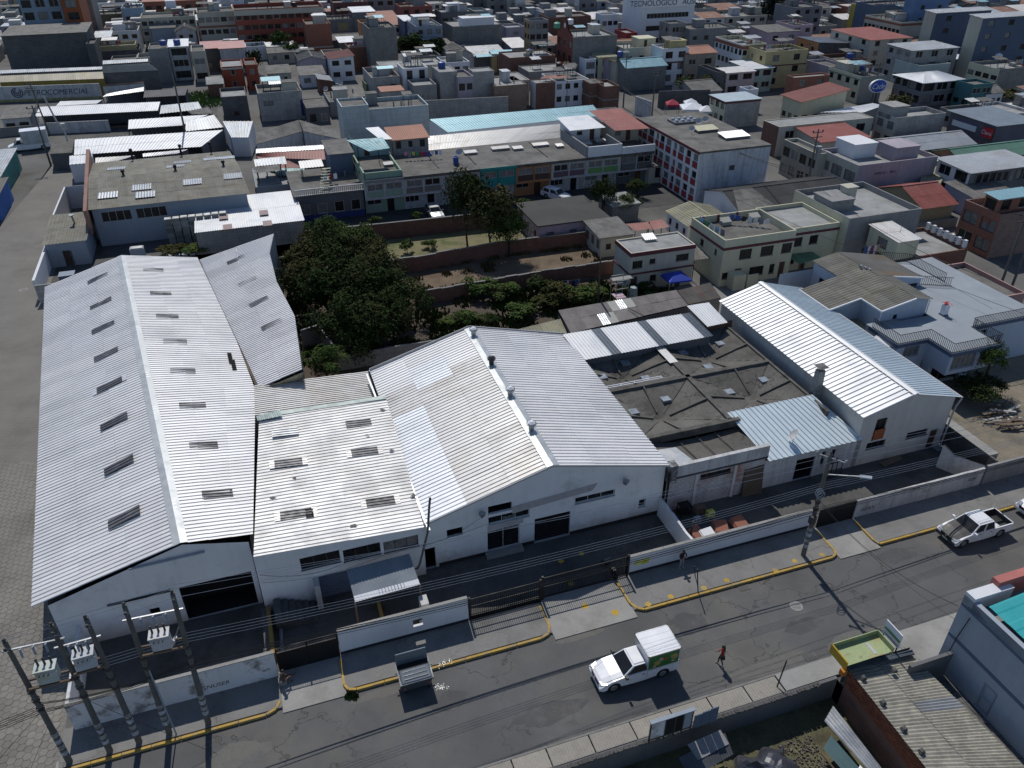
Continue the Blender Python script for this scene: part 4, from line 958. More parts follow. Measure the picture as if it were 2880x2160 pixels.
t=thing('iron_rack','black iron gate frame leaning by the annex wall','gate frame',L(39.1,37.9)); b=MB()
for x in (38.9,39.35,39.8,40.3): b.beam(L(x,37.95,0),L(x,38.05,1.5),.05,.05)
for z in (.05,.75,1.5): b.beam(L(38.9,37.95,z),L(40.3,37.95,z),.05,.05)
b.build('frame',BLACKM,t)
dish(L(36.2,39.4),3.2,'wire satellite dish on the pale blue annex roof',az=170,r=.5)
b=MB(); b.beam(L(40.7,39.3,2.98),L(41.4,39.2,2.98),.3,.1); o=b.build('roof_box',FRAME_W); tag(o,'small white frame lying on the pale blue annex roof','frame')
wd=thing('warehouse','right hand warehouse with brilliant white ribbed gable roof and chimney','warehouse',L(41.7,38.6))
xr=46.0
dl=[L(41.5,59.4,5.0),L(41.5,38.35,5.0),L(xr,38.3,6.3),L(xr,59.4,6.3)]
dr=[L(50.9,38.35,4.95),L(50.9,59.4,4.95),L(xr,59.4,6.3),L(xr,38.3,6.3)]
sheets(wd,dl,ROOF_N,22,1,.48,.07,'rib'); sheets(wd,dr,mat('no_glare_steel_roof',(.47,.545,.59),.42,.12,var=.05,rnd=.04,spec=.6),22,1,.36,.055,'rib')  # right slope coloured greyer, standing in for its lack of sun glare
b=MB()
for sg in (-1,1):
 q=[L(xr,38.25,6.42),L(xr+sg*.3,38.25,6.34),L(xr+sg*.3,59.45,6.34),L(xr,59.45,6.42)]; b.face(q if sg>0 else list(reversed(q)))
b.build('ridge_cap',ROOF_N,wd)
b=MB(); ox=41.75
hd=[(43.15-ox,44.2-ox,2.35,4.35,'window',2),(42.85-ox,44.7-ox,1.45,2.1,'window',3),(46.75-ox,48.85-ox,1.6,2.2,'window',3),(49.2-ox,50.0-ox,0,1.95,'door')]
hs,P=wall(b,L(ox,38.6),L(50.6,38.6),0,[(0,4.85),(xr-ox,6.2),(8.85,4.85)],hd,rev=.12)
wall(b,L(50.6,38.6),L(50.6,59.2),0,4.8,[]); wall(b,L(50.6,59.2),L(ox,59.2),0,[(0,4.85),(8.85-(xr-ox),6.2),(8.85,4.85)],[]); wall(b,L(ox,59.2),L(ox,38.6),0,4.9,[])
b.build('wall',mat('cream_stained_wall',(.54,.53,.49),.9,0,var=.08,grain=.06,stain=(.36,.34,.30),sa=.5,ss=.5,streak=.15,bump=.1),wd); fill(wd,hs,P,FRAME_D)
b=MB(); lbox(b,43.17,44.18,38.5,38.54,2.37,3.35); b.build('orange_panel',mat('orange_board',(.30,.09,.035),.8,0,var=.12),wd)
b=MB(); b.path([L(50.95,38.3,4.85),L(50.9,38.5,4.0),L(50.75,38.45,3.4),L(50.65,38.45,0)],.07,8); b.build('downpipe',FRAME_W,wd)
b=MB(); b.beam(L(50.98,38.3,4.9),L(50.98,59.4,4.9),.14,.12); b.build('gutter',FRAME_W,wd)
t=thing('chimney','mouldy concrete chimney with flat metal cowl beside the bright white roof','chimney',L(41.05,43.5))
b=MB(); b.hexa([L(40.75,43.2,2.5),L(41.45,43.2,2.5),L(41.45,43.9,2.5),L(40.75,43.9,2.5)],[L(40.82,43.27,6.4),L(41.38,43.27,6.4),L(41.38,43.83,6.4),L(40.82,43.83,6.4)])
b.build('stack',mat('mouldy_plaster',(.28,.28,.27),.9,0,var=.12,stain=(.07,.07,.065),sa=.8,ss=.9,streak=.6),t)
b=MB(); 
for x in (40.9,41.3):
 for y in (43.35,43.75): b.beam(L(x,y,6.4),L(x,y,6.75),.04,.04)
b.hexa([L(40.65,43.1,6.75),L(41.55,43.1,6.75),L(41.55,44.0,6.75),L(40.65,44.0,6.75)],[L(40.9,43.35,6.86),L(41.3,43.35,6.86),L(41.3,43.75,6.86),L(40.9,43.75,6.86)]); b.build('cowl',RENDER_D,t)
HS=.26; PAV=[]
pa,pb=V3(W0).xy,EL1.xy
for i in range(-60,60):
 for j in range(0,90):
  x=-21+i*HS*1.5; y=22+j*HS*1.732+(HS*.866 if i % 2 else 0); p=L(x,y)
  zc=p.y*.8415+40*.5402; u=1106+1710*p.x/zc; v=829.5-1710*(p.y*.5402-40*.8415)/zc
  if not (-40<u<420 and 1000<v<1720): continue
  if y<39 and x>-15.45: continue
  if y>=39 and (pb-pa).x*(p.y-pa.y)-(pb-pa).y*(p.x-pa.x)<.9: continue
  PAV.append((zc,x,y))
PAV.sort(); HEXM=mat('hex_paver',(.19,.178,.158),.92,0,var=.14,sc_=.25,grain=.12,stain=(.12,.112,.10),sa=.5,ss=.15,rnd=.12)
root=thing('paver_field','hexagonal concrete pavers of the side street at the lower left','paving',L(-18,26)); hm=None; FMx=MB(); FMx.m=[]
for n,(zc,x,y) in enumerate(PAV):
 c=L(x,y)
 if n<300:
  if hm is None:
   b=MB(); o_=V3(root.location); b.prism([(o_.x+math.cos(k*1.0472+rad(GA))*HS*.95,o_.y+math.sin(k*1.0472+rad(GA))*HS*.95) for k in range(6)],0,.03); o=b.build('paver',HEXM,root); hm=o.data
  else: o=bpy.data.objects.new('paver',hm); COL.objects.link(o); o.parent=root
  o.location=c-V3(root.location)+Vector((0,0,RN.uniform(-.006,.006)))
 else: z=.03+RN.uniform(-.006,.006); FMx.face([c+Vector((math.cos(k*1.0472+rad(GA))*HS*.95,math.sin(k*1.0472+rad(GA))*HS*.95,z)) for k in range(6)])
tag(FMx.build('paver_surface',HEXM,root),kind='stuff')
FOOT=[]
def hx(label,r,z,wm,rm=None,**k):
 x0,x1,y0,y1=r
 if y1<y0: y0,y1=y1,y0
 if x1-x0<1.5: x1=x0+1.5
 FOOT.append((x0,x1,y0,y1,label))
 t=house(label,lpoly((x0,y0),(x1,y0),(x1,y1),(x0,y1)),z,wm,rm,**k)
 if y0>100 and k.get('roof','flat')=='flat' and (x1-x0)>5 and (y1-y0)>5: clutter(t,x0,x1,y0,y1,z)
 return t
CR=random.Random(5)
def clutter(t,x0,x1,y0,y1,z):
 for k in range(CR.choice((2,3,3,4))):
  w,d=CR.uniform(1.4,3.4),CR.uniform(1.2,2.8); x=CR.uniform(x0+.4,max(x0+.5,x1-w-.4)); y=CR.uniform(y0+1,max(y0+1.1,y1-d-.4)); q=CR.random()
  if q<.45:
   h=CR.uniform(1.7,2.2); b=MB()
   for e in ((x,y),(x+w,y),(x,y+d),(x+w,y+d)): b.beam(L(*e,z),L(*e,z+h),.08,.08)
   b.build('post',FRAME_D,t); b=MB(); corr(b,[L(x-.2,y-.2,z+h),L(x+w+.2,y-.2,z+h),L(x+w+.2,y+d+.2,z+h+.25),L(x-.2,y+d+.2,z+h+.25)],.4,.05); b.build('sheet_cover',CR.choice((ROOF_WW,ROOF_S,ROOF_S,ROOF_G,ROOF_G,ROOF_CY)),t)
  elif q<.7:
   b=MB(); lbox(b,x,x+w,y,y+d,z,z+1.9); b.build('roof_hut',CR.choice((BLOCK,RENDER,WHITE_D,CREAM)),t); b=MB(); lbox(b,x-.15,x+w+.15,y-.15,y+d+.15,z+1.9,z+2.0); b.build('hut_roof',CR.choice((SLAB,SLAB_L,ROOF_S)),t)
  elif q<.85:
   b=MB(); lbox(b,x,x+1.1,y,y+1.1,z,z+.7); b.build('wash_block',CONC_L,t)
   for i in range(3): b=MB(); c=[BLUEW,WHITEP,REDP,YELL,PINK][CR.randrange(5)]; lbox(b,x+i*.7,x+i*.7+.5,y-.5,y-.46,z+.8,z+1.5); b.build('drying_cloth',c,t)
  else:
   for e in range(3): b=MB(); b.beam(L(x+e*w/2,y,z),L(x+e*w/2,y,z+1.1),.22,.22); b.build('column_stub',CONC,t)
def slabroof(name,label,pts,m_,ncol=4,pitch=.3,amp=.04,posts=True,cat='roof',rows=1,prof='trap',group=None,wall_m=None,nz=.03):
 """open roof on posts; pts four 3-D corners: e0,e1 (low edge), r1,r0 (high edge)"""
 t=thing(name,label,cat,up(pts[0],0),group)
 sheets(t,pts,m_,ncol,rows,pitch,amp,prof)
 if wall_m:
  b=MB(); a,c,d_,e=[V3(q) for q in pts]
  for p,q in ((a,c),(c,d_),(d_,e),(e,a)):
   wall(b,p,q,0,[(0,p.z-nz),((q-p).xy.length,q.z-nz)],[])
  b.build('wall',wall_m,t)
 elif posts:
  for p in pts: b=MB(); b.beam(up(p,0),up(p,V3(p).z-.03),.1,.1); b.build('post',WOOD,t)
 return t
def wallxy(label,pts,h,m_,th=.2,name='garden_wall',step=0,cap=None,cat='wall'):
 """wall through local points"""
 t=thing(name,label,cat,L(*pts[0]))
 mb=MB()
 for (xa,ya),(xb,yb) in zip(pts[:-1],pts[1:]):
  A,B=L(xa,ya),L(xb,yb); d=(B-A).normalized(); n=Vector((d.y,-d.x,0))*th/2; ln=(B-A).length
  k=max(1,round(ln/step)) if step else 1
  for i in range(k):
   a=lerp(A,B,i/k); c=lerp(A,B,(i+1)/k); hh=h+(RN.uniform(-.07,.07) if step else 0)
   wall(mb,a+n,c+n,0,hh,[]); wall(mb,c-n,a-n,0,hh,[]); mb.face([up(a+n,hh),up(c+n,hh),up(c-n,hh),up(a-n,hh)])
   mb.face([up(a-n,0),up(a+n,0),up(a+n,hh),up(a-n,hh)]); mb.face([up(c+n,0),up(c-n,0),up(c-n,hh),up(c+n,hh)])
   if cap: q=MB(); q.beam(up(a+d*.02,hh+.03),up(c-d*.02,hh+.03),th+.08,.06); q.build('coping_stone',cap,t)
 mb.build('wall',m_,t); return t
def ground_patch(name,pts,m_,z):
 b=MB(); sheetpoly(b,lpoly(*pts),z); return struct(name,b,m_)
ground_patch('dry_lawn',[(12,87.0),(40,87.3),(40,96.8),(12,97.3)],DRYG,.004)
ground_patch('straw_plot',[(12,78.0),(41,78.8),(41,87.2),(12,86.6)],STRAW,.004)
ground_patch('garden_soil',[(-4,59),(45,59),(45,78.6),(-4,78)],SOIL,.004)
ground_patch('garden_soil',[(-8,66.5),(12,66.5),(12,100),(-8,100)],SOIL,.006)
ground_patch('parking_court',[(5,97.3),(62,97),(62,108),(5,108)],mat('dark_asphalt_court',(.05,.05,.05),.9,0,var=.2,grain=.15,stain=(.03,.03,.03),sa=.5,ss=.3),.004)
ground_patch('yard_ground',[(38,62),(75,62),(75,72.5),(38,72.5)],CONC,.006)
ground_patch('yard_ground',[(51,34),(72,34),(72,62),(51,62)],mat('sandy_yard',(.19,.165,.125),.95,0,var=.2,grain=.25,stain=(.11,.10,.075),sa=.6,ss=.4,bump=.4,bs=6),.004)
ground_patch('yard_ground',[(50,38),(53.6,38),(53.6,47),(50,47)],mat('bluish_wet_concrete',(.17,.20,.24),.7,0,var=.3,stain=(.3,.31,.32),sa=.5,ss=.6),.009)
wallxy('brick garden wall in front of the parking court with two hedge balls',[(5.5,98.2),(14.9,97.6),(40,96.5)],2.15,BRICK,cap=CONC)
wallxy('brick garden wall behind the patch of dry yellow lawn',[(10,86.6),(17,86.4),(28,87.5),(40.5,87.2)],1.9,BRICK,step=2.6,cap=CONC)
wallxy('stepped brick garden wall in front of the straw covered plot',[(15,77.6),(28.7,78.4),(40,78.4)],1.6,BRICK,step=1.5,cap=CONC)
wallxy('old block garden wall behind the middle warehouse',[(5.0,66.6),(16.5,66.7)],1.6,BLOCK,step=2.4)
wallxy('grey rendered corner wall half hidden below the dark tree mass',[(2.23,71.63),(4.11,72.21),(4.83,67.85)],2.3,RENDER,step=0)
wallxy('grey rendered wall running back from the corner wall under the trees',[(4.11,72.21),(3.82,76.35)],2.2,RENDER)
wallxy('pale block wall behind the cream house terrace yard',[(42.0,60.5),(49.5,61.5),(60.5,66.6)],2.0,BLOCK_L,step=2.4)
wallxy('long pale garden wall between cream house and the white cottages',[(41,80.3),(52,81),(63,82)],1.7,CREAM_Y,cap=CONC)
t=thing('patched_shed','low shed with patched grey fibre cement roof behind the zinc lean-to','shed',L(25,60))
c4=[V3((5.71,67.37,2.60)),V3((18.24,73.28,2.60)),V3((17.43,76.04,3.00)),V3((4.68,71.37,3.00))]
PALE=mat('pale_new_sheet',(.34,.34,.31),.85,0,var=.1); ROOFP=mat('purple_grey_roof',(.17,.155,.15),.9,0,var=.2,sc_=.8,grain=.14,stain=(.11,.10,.09),sa=.5,ss=.5,rnd=.12,streak=.2)
for j in range(2):
 for i in range(15):
  q=[bil(c4,i/15,j*.52),bil(c4,(i+1)/15,j*.52),bil(c4,(i+1)/15,.52+j*.48),bil(c4,i/15,.52+j*.48)]
  k=MB(); corr(k,q,.22,.03,'sine',0,.02*j+RN.uniform(0,.03)); k.build('roof_sheet',PALE if (i,j) in ((5,0),(6,1),(8,1)) else (ROOF_S if (i,j) in ((4,0),(7,1)) else ROOFP),t)
b=MB(); wall(b,c4[0],c4[1],0,2.5,[]); wall(b,c4[2],c4[3],0,2.9,[]); wall(b,c4[3],c4[0],0,2.6,[]); wall(b,c4[1],c4[2],0,2.6,[]); b.build('wall',RENDER_D,t)
b=MB(); b.beam(V3((11.74,72.08,3.00)),V3((13.22,70.17,3.00)),.06,.06); o=b.build('loose_pole',BLACKM); tag(o,'thin dark pole lying on the patched grey shed roof','pole')
slabroof('patched_shed','dark roofed shed end with broken brick coping beside the white warehouse',[V3((18.23,73.29,2.70)),V3((21.94,74.89,2.70)),V3((21.34,77.65,3.10)),V3((17.47,75.73,3.10))],mat('dark_fibre_cement',(.085,.08,.075),.92,0,var=.2,stain=(.14,.07,.05),sa=.5,ss=.8,rnd=.15),5,.22,.03,cat='shed',rows=2,wall_m=BLOCK)
slabroof('patched_shed','small broken corrugated lean-to left of the patched shed roof',[V3((1.22,67.73,2.30)),V3((5.43,67.73,2.30)),V3((4.87,70.33,2.60)),V3((0.64,68.21,2.60))],ROOF_GY,4,.25,.04,cat='shed',wall_m=RENDER_D)
b=MB(); lbox(b,21,27,61.8,62.0,0,1.2); o=b.build('low_wall',BLOCK_D); tag(o,'low mossy wall at the garden edge left of the patched sheds','wall')
t=hx('cream two storey house with maroon roof band behind the blue gazebo',(38.6,46.6,72.8,76.9),4.75,CREAM,SLAB_L,para=.16,trim=(4.45,.45,MAROON),far=False,
   holes={0: [(.25,1.5,3.0,3.9,'window',2),(2.35,3.1,3.3,3.9,'window',1),(5.7,7.3,3.15,3.95,'window',2),(.2,1.0,0,2.0,'door'),(2.6,3.4,1.1,1.9,'window',1),(5.9,6.6,.0,1.9,'door')],3: [(2.6,3.3,1.0,1.7,'window',1)]})
b=MB(); lbox(b,38.5,46.75,72.66,72.8,2.3,2.45); lbox(b,38.46,38.6,72.66,77,2.3,2.45); b.build('floor_band',MAROON,t)
b=MB(); lbox(b,39.0,46.3,73.1,73.0+3.4,4.76,4.79); b.build('roof_finish',SLAB_L,t)
roofb=MB(); corr(roofb,[L(41.6,75.4,5.05),L(43.1,75.3,5.05),L(43.1,76.5,5.35),L(41.6,76.6,5.35)],.25,.05,'sine'); roofb.build('skylight_hood',WHITEP,t)
b=MB(); lbox(b,41.65,43.05,75.5,76.5,4.75,5.05); b.build('hood_base',CREAM,t)
t=thing('gazebo','bright blue folding gazebo beside the cream house','gazebo',L(41,70))
g=[V3((16.98,83.17,2.10)),V3((19.74,82.05,2.10)),V3((19.34,83.49,2.30)),V3((17.08,83.84,2.20))]; gc=V3((18.07,82.70,2.60))
g=[L(42.3,70.2,2.0),L(45.0,70.0,2.0),L(45.0,72.4,2.0),L(42.3,72.4,2.0)]; gc=L(43.6,71.3,2.7)
b=MB()
for i in range(4): b.face([g[i],g[(i+1) % 4],gc]); b.face([g[i]-Vector((0,0,.2)),g[(i+1) % 4]-Vector((0,0,.2)),g[(i+1) % 4],g[i]])
b.build('canopy',mat('blue_canvas',(.02,.05,.36),.7,0,var=.08),t)
for p in g: k=MB(); k.beam(up(p,0),p,.05,.05); k.build('leg',FRAME_W,t)
slabroof('carport','grey corrugated carport between the cream house and the terrace house',[V3((21.09,84.76,2.60)),V3((23.99,85.55,2.60)),V3((22.90,90.07,3.10)),V3((21.81,88.77,3.10))],ROOF_G,4,.3,.05,cat='carport')
t=hx('cream terrace house with maroon bands and laundry on the roof',(49.2,58.6,71.0,78.4),4.9,CREAM_Y,SLAB,para=.85,trim=(4.5,.3,MAROON),far=False,
   holes={0: [(2.2,3.8,3.1,4.3,'window'),(5.0,6.7,3.1,4.3,'window'),(7.8,9.2,3.1,4.3,'window'),(.3,1.1,.9,1.7,'window'),(1.9,2.8,0,2.0,'door'),(3.9,5.8,.8,1.9,'window'),(6.6,7.3,.7,1.9,'window'),(7.9,8.7,0,2,'door')],3: [(2.4,3.2,3.3,4.1,'window',1),(5.6,6.1,3.4,4.1,'window',1)]})
for x in (50.5,52.6,55.2): b=MB(); lbox(b,x,x+.25,78.1,78.32,4.9,5.76); b.build('pilaster',MAROON,t)
for x,y in ((52.4,76.6),(56.5,76.8)):
 b=MB(); corr(b,[L(x,y,5.35),L(x+1.3,y,5.35),L(x+1.3,y+.9,5.65),L(x,y+.9,5.65)],.25,.05,'sine'); lbox(b,x+.05,x+1.25,y+.1,y+.9,4.9,5.34); b.build('skylight_hood',PALE,t)
def laundry(label,p,q,cols,drop=(.5,.9),sag=.1,name='clothesline'):
 t=thing(name,label,'laundry',up(p,0)); p=V3(p); q=V3(q); n=len(cols); b=MB()
 pts=[lerp(p,q,i/8)-Vector((0,0,sag*4*(i/8)*(1-i/8))) for i in range(9)]; b.path(pts,.012,4); b.build('line',GALV,t)
 for i,c in enumerate(cols):
  a=(i+.1)/n; e=(i+.85)/n; z0=sag*4*a*(1-a); A=lerp(p,q,a)-Vector((0,0,z0)); B=lerp(p,q,e)-Vector((0,0,sag*4*e*(1-e))); h=RN.uniform(*drop)
  k=MB(); off=Vector(((q-p).y,-(q-p).x,0)).normalized()*RN.uniform(-.08,.08); k.face([A-Vector((0,0,h))+off,B-Vector((0,0,h*RN.uniform(.8,1.1)))+off,B,A]); k.build('garment',mat('cloth_%s' % c,CL[c],.9,0,var=.12),t)
 return t
CL={'white': (.6,.6,.6),'blue': (.05,.09,.3),'red': (.35,.04,.05),'pink': (.5,.2,.25),'magenta': (.28,.03,.14),'grey': (.2,.2,.22),'black': (.03,.03,.035),'sky': (.25,.4,.55),'yellow': (.5,.42,.08),'green': (.08,.25,.12),'peach': (.5,.33,.25)}
laundry('jeans and pale clothes drying on the cream terrace roof',L(53.6,77.2,6.1),L(57.5,74.5,6.0),['blue','blue','black','white','white','grey','white'])
laundry('pale blue cloths hung at left corner of cream terrace roof',L(49.7,77.6,6.2),L(50.6,73.2,5.9),['sky','green','white','sky','grey'],(.7,1.1))
b=MB(); lbox(b,50.2,51.8,69.6,71.0,0,1.8); lbox(b,52.0,53.4,69.6,69.7,0,1.7); o=b.build('outhouse',CREAM_Y); tag(o,'small cream outhouse at the foot of the terrace house','outhouse')
t=hx('cream house with maroon eaves and blank grey gable wall',(58.7,65.6,72.2,79.6),4.9,CREAM_Y,SLAB_L,para=.5,trim=(4.5,.28,MAROON),far=False,
   holes={0: [(.6,2.0,3.1,4.2,'window'),(3.0,4.2,3.1,4.2,'window'),(.5,1.4,.9,1.9,'window'),(2.2,3.1,0,2,'door')],3: [(1.0,2.2,3.0,4.3,'window'),(4.2,5.8,3.0,4.3,'window')]})
t=hx('taller cream and grey house with blank rendered side and roof tank room',(65.7,76.2,70.9,81.5),5.6,RENDER,SLAB_L,para=.7,wms=CREAM_Y,far=False,
   holes={3: [(1.2,2.6,3.4,4.6,'window'),(4.6,6.2,3.4,4.6,'window'),(7.6,9.2,3.4,4.6,'window')]},stairbox=[(.02,.35,3.2,3.4,1.4,RENDER),(.33,.5,1.5,1.3,2.2,CREAM)])
slabroof('awning','green corrugated awning at the foot of the cream eaves house',[V3((33.55,85.16,1.90)),V3((36.65,87.02,1.90)),V3((35.21,90.27,2.30)),V3((31.98,87.46,2.30))],mat('green_white_sheet',(.13,.24,.14),.6,0,var=.1,rnd=.15),5,.25,.04,cat='awning')
t=thing('house','blue-white house with mossy corrugated gable roof beside railed terraces','house',L(50.2,54))
rA=V3((34.41,77.73,6.60)); rB=V3((39.68,67.75,6.60)); 
s1=[V3((28.87,71.52,5.20)),V3((30.53,67.70,5.20)),V3((35.55,72.84,6.20)),V3((33.83,75.66,6.20))]
ML=[V3((28.87,71.52,5.20)),V3((30.53,67.70,5.20))]
def P_(x,y,z): return L(x,y,z)
xr,ye,yb=57.4,51.2,62.5
sheets(t,[L(50.2,58.6,5.2),L(50.2,54.0,5.2),L(xr,54.0,6.6),L(xr,58.6,6.6)],ROOF_GM,4,3,.34,.09,'sine')
sheets(t,[L(53.7,54.02,5.86),L(53.7,51.2,5.86),L(xr,51.2,6.6),L(xr,54.02,6.6)],ROOF_GM,3,2,.34,.09,'sine')
sheets(t,[L(54.4,62.6,6.05),L(54.4,58.58,6.05),L(xr,58.58,6.6),L(xr,62.6,6.6)],ROOF_GM,4,1,.34,.09,'sine')
sheets(t,[L(63.6,56.6,5.4),L(63.6,62.6,5.4),L(xr,62.6,6.62),L(xr,56.6,6.62)],mat('orange_blue_worn_roof',(.20,.19,.17),.9,0,var=.15,stain=(.24,.15,.07),sa=.7,ss=.35,rnd=.06),6,2,.34,.09,'sine')
sheets(t,[L(59.6,51.2,6.15),L(59.6,56.6,6.15),L(xr,56.6,6.62),L(xr,51.2,6.62)],ROOF_GM,5,1,.34,.09,'sine')
b=MB()
def wl(x0,y0,x1,y1,pr,hs=()): return wall(b,L(x0,y0),L(x1,y1),0,pr,list(hs))
hs1=wl(50.5,54.2,54.0,54.2,[(0,5.15),(3.5,5.8)]); hs2=wl(54.0,54.2,54.0,51.5,5.8); hs3=wl(54.0,51.5,59.4,51.5,[(0,5.8),(3.4,6.5),(5.4,6.1)],[(1.6,2.1,3.0,5.0,'window',1)])
hs4=wl(59.4,51.5,59.4,56.5,6.1); hs5=wl(50.5,58.4,50.5,54.2,5.15,[(1.0,1.8,3.6,4.5,'window',1)]); wl(59.4,56.5,63.3,56.5,[(0,6.1),(3.9,5.4)],[(1.2,3.6,3.4,5.0,'window',4)]); wl(63.3,56.5,63.3,62.4,5.4); wl(63.3,62.4,50.5,62.4,5.2); hs6=wl(54.6,62.4,54.6,58.5,5.9,[(1.2,2.1,3.8,4.8,'window',1)])
b.build('wall',BLUEG,t)
for h_ in (hs1,hs3,hs5,hs6): fill(t,*h_)
for q in ((L(50.15,53.95,5.2),L(50.15,58.6,5.2)),(L(50.15,53.95,5.2),L(53.7,53.95,5.88)),(L(53.65,51.15,5.85),L(53.65,54,5.85)),(L(53.65,51.12,5.85),L(xr,51.12,6.6)),(L(63.65,56.55,5.4),L(59.5,56.55,6.15))): b=MB(); b.beam(*q,.12,.14); b.build('fascia',WHITEP,t)
b=MB(); b.beam(L(50.3,54.1,5.1),L(50.3,54.1,0),.1,.1); b.beam(L(59.45,51.4,6.0),L(59.45,51.4,4.5),.08,.08); b.beam(L(53.95,51.4,5.8),L(53.95,51.4,3),.08,.08); b.build('downpipe',WHITEP,t)
b=MB(); 
for k in range(3): lbox(b,56.9+k*.3,57.1+k*.3,58.3-k*.3,58.6-k*.3,6.5,6.95-.1*k)
b.build('roof_box',GALV,t)
slabroof('lean_to_roof','shaded corrugated lean-to in the recess of the blue-white house',[L(51.4,50.6,3.1),L(54.2,50.2,3.1),L(54.0,54.0,3.6),L(51.2,54.0,3.6)],ROOF_GY,5,.26,.05,posts=True,cat='lean-to')
slabroof('lean_to_roof','small white corrugated sheet roof below the railed terrace corner',[V3((33.73,61.92,4.00)),V3((34.67,62.59,4.00)),V3((33.71,64.05,4.20)),V3((32.80,63.35,4.20))],WHITEP,3,.3,.04,cat='lean-to')
TZ=4.55
tr=thing('terrace_house','pale blue terraced house wing with black railings and curtained windows','house',L(56.0,44.5))
b=MB(); hsT=[]
def tblock(x0,x1,y0,y1,z0,z1,hs0=(),hs3=(),m=0):
 a=wall(b,L(x0,y0),L(x1,y0),z0,z1,list(hs0)); wall(b,L(x1,y0),L(x1,y1),z0,z1,[]); wall(b,L(x1,y1),L(x0,y1),z0,z1,[]); c=wall(b,L(x0,y1),L(x0,y0),z0,z1,list(hs3))
 b.face([L(x0,y1,z0),L(x1,y1,z0),L(x1,y0,z0),L(x0,y0,z0)]); hsT.extend([a,c])
tblock(56.0,61.6,44.5,51.0,2.3,TZ,hs0=[(.35,3.1,2.75,4.25,'curtain',5),(3.45,5.2,2.75,4.25,'curtain',2)])
tblock(52.6,56.0,47.3,51.5,0,TZ,hs0=[(.9,2.7,3.0,4.1,'curtain',3)])
tblock(56.2,61.2,46.5,51.0,0,2.3,hs0=[(.5,3.8,.2,2.0,'window',3)])
tblock(61.6,70,47.8,62,0,TZ,hs0=[(.6,2.0,2.8,4.0,'window')])
tblock(56.0,61.6,51.0,62,0,TZ)
b.build('wall',BLUEG,tr)
for h_ in hsT: fill(tr,*h_,fm=FRAME_W)
b=MB(); 
for q in ((56.0,61.6,44.5,51.0),(52.6,56.0,47.3,51.5),(61.6,70,47.8,62),(59.4,61.6,51.0,62)): b.face([L(q[0],q[2],TZ),L(q[1],q[2],TZ),L(q[1],q[3],TZ),L(q[0],q[3],TZ)])
b.build('terrace_floor',SLAB_B,tr)
b=MB(); 
for a,c in (((56.0,47.3),(56.0,44.5)),((56.0,44.5),(61.6,44.5)),((61.6,44.5),(61.6,47.8)),((61.6,47.8),(70,47.8)),((52.6,47.3),(56.0,47.3)),((52.6,51),(52.6,47.3))):
 A,C=L(*a),L(*c); d=(C-A).normalized(); n=Vector((d.y,-d.x,0))*.06; b.hexa([up(A-d*.05,TZ-.35),up(A+n-d*.05,TZ-.35),up(C+n+d*.05,TZ-.35),up(C+d*.05,TZ-.35)],[up(A-d*.05,TZ+.03),up(A+n-d*.05,TZ+.03),up(C+n+d*.05,TZ+.03),up(C+d*.05,TZ+.03)])
b.build('slab_band',SLATE,tr)
def railing(label,pts,z,h=.95,step=.2):
 t=thing('railing',label,'railing',L(*pts[0]))
 bar=None
 for a,c in zip(pts[:-1],pts[1:]):
  A,C=L(*a,z),L(*c,z); n=max(2,round((C-A).length/step))
  for zz in (.05,h): b=MB(); b.beam(A+Vector((0,0,zz)),C+Vector((0,0,zz)),.04,.04); b.build('rail',BLACKM,t)
  for i in range(n):
   p=lerp(A,C,i/n)
   if bar is None:
    b=MB(); q=V3(t.location); b.box(q.x-.017,q.x+.017,q.y-.017,q.y+.017,q.z,q.z+h); o=b.build('bar',BLACKM,t); bar=o.data
   else: o=bpy.data.objects.new('bar',bar); COL.objects.link(o); o.parent=t
   o.location=p-V3(t.location)
 return t
railing('black railing round the front corner of the pale blue terrace',[(52.7,50.8),(52.7,47.4),(56.1,47.4),(56.1,44.6),(61.5,44.6),(61.5,47.9)],TZ)
railing('black railing along the right front edge of the blue terrace',[(61.7,47.9),(69.0,47.9)],TZ)
railing('black railing along the street side of the far blue terrace',[(66.5,56.5),(66.5,61.8),(62.5,64.0)],TZ)
railing('black railing on the middle step of the blue terrace',[(63.2,57.0),(66.4,55.4)],TZ)
t=thing('chimney','short white chimney on pale blue terrace topped with red cloth','chimney',L(61.2,50.8)); b=MB(); lbox(b,60.6,61.1,50.4,50.9,TZ,TZ+1.1); b.build('stack',WHITEP,t)
b=MB(); lbox(b,60.54,61.16,50.34,50.96,TZ,TZ+.12); b.build('base_band',SLATE,t)
b=MB()
for k in range(14): c=L(60.85+RN.gauss(0,.16),50.65+RN.gauss(0,.16),TZ+1.18+RN.random()*.14); r=.15; b.face([c+Vector((RN.gauss(0,r),RN.gauss(0,r),RN.gauss(0,.04))) for _ in range(4)])
o=b.build('cloth',mat('red_cloth',(.4,.04,.04),.9)); tag(o,'crumpled red cloth on top of the white terrace chimney','cloth')
t=thing('wall','low white wall with pale coping along the sandy yard','wall',L(51,44)); b=MB(); lbox(b,51.0,51.9,34.4,43.5,0,1.95); b.build('wall',CONC_L,t)
b=MB()
for i in range(26):
 x=RN.uniform(56.2,60); y=RN.uniform(38.5,41.5); a=RN.uniform(-.6,.5); l=RN.uniform(.8,2.2); z=.08+RN.random()*.5
 p=L(x,y,z); d=L(math.cos(a),math.sin(a),RN.uniform(-.1,.1))*l; q=MB(); q.beam(p,p+d,.22,.06); o=q.build('plank',WOOD if i % 3 else PALE); tag(o,None); 
 if i==0: pk=thing('plank_pile','untidy heap of planks and rubble in the sandy yard','planks',L(57,40))
 o.location=o.location-V3(pk.location); o.parent=pk
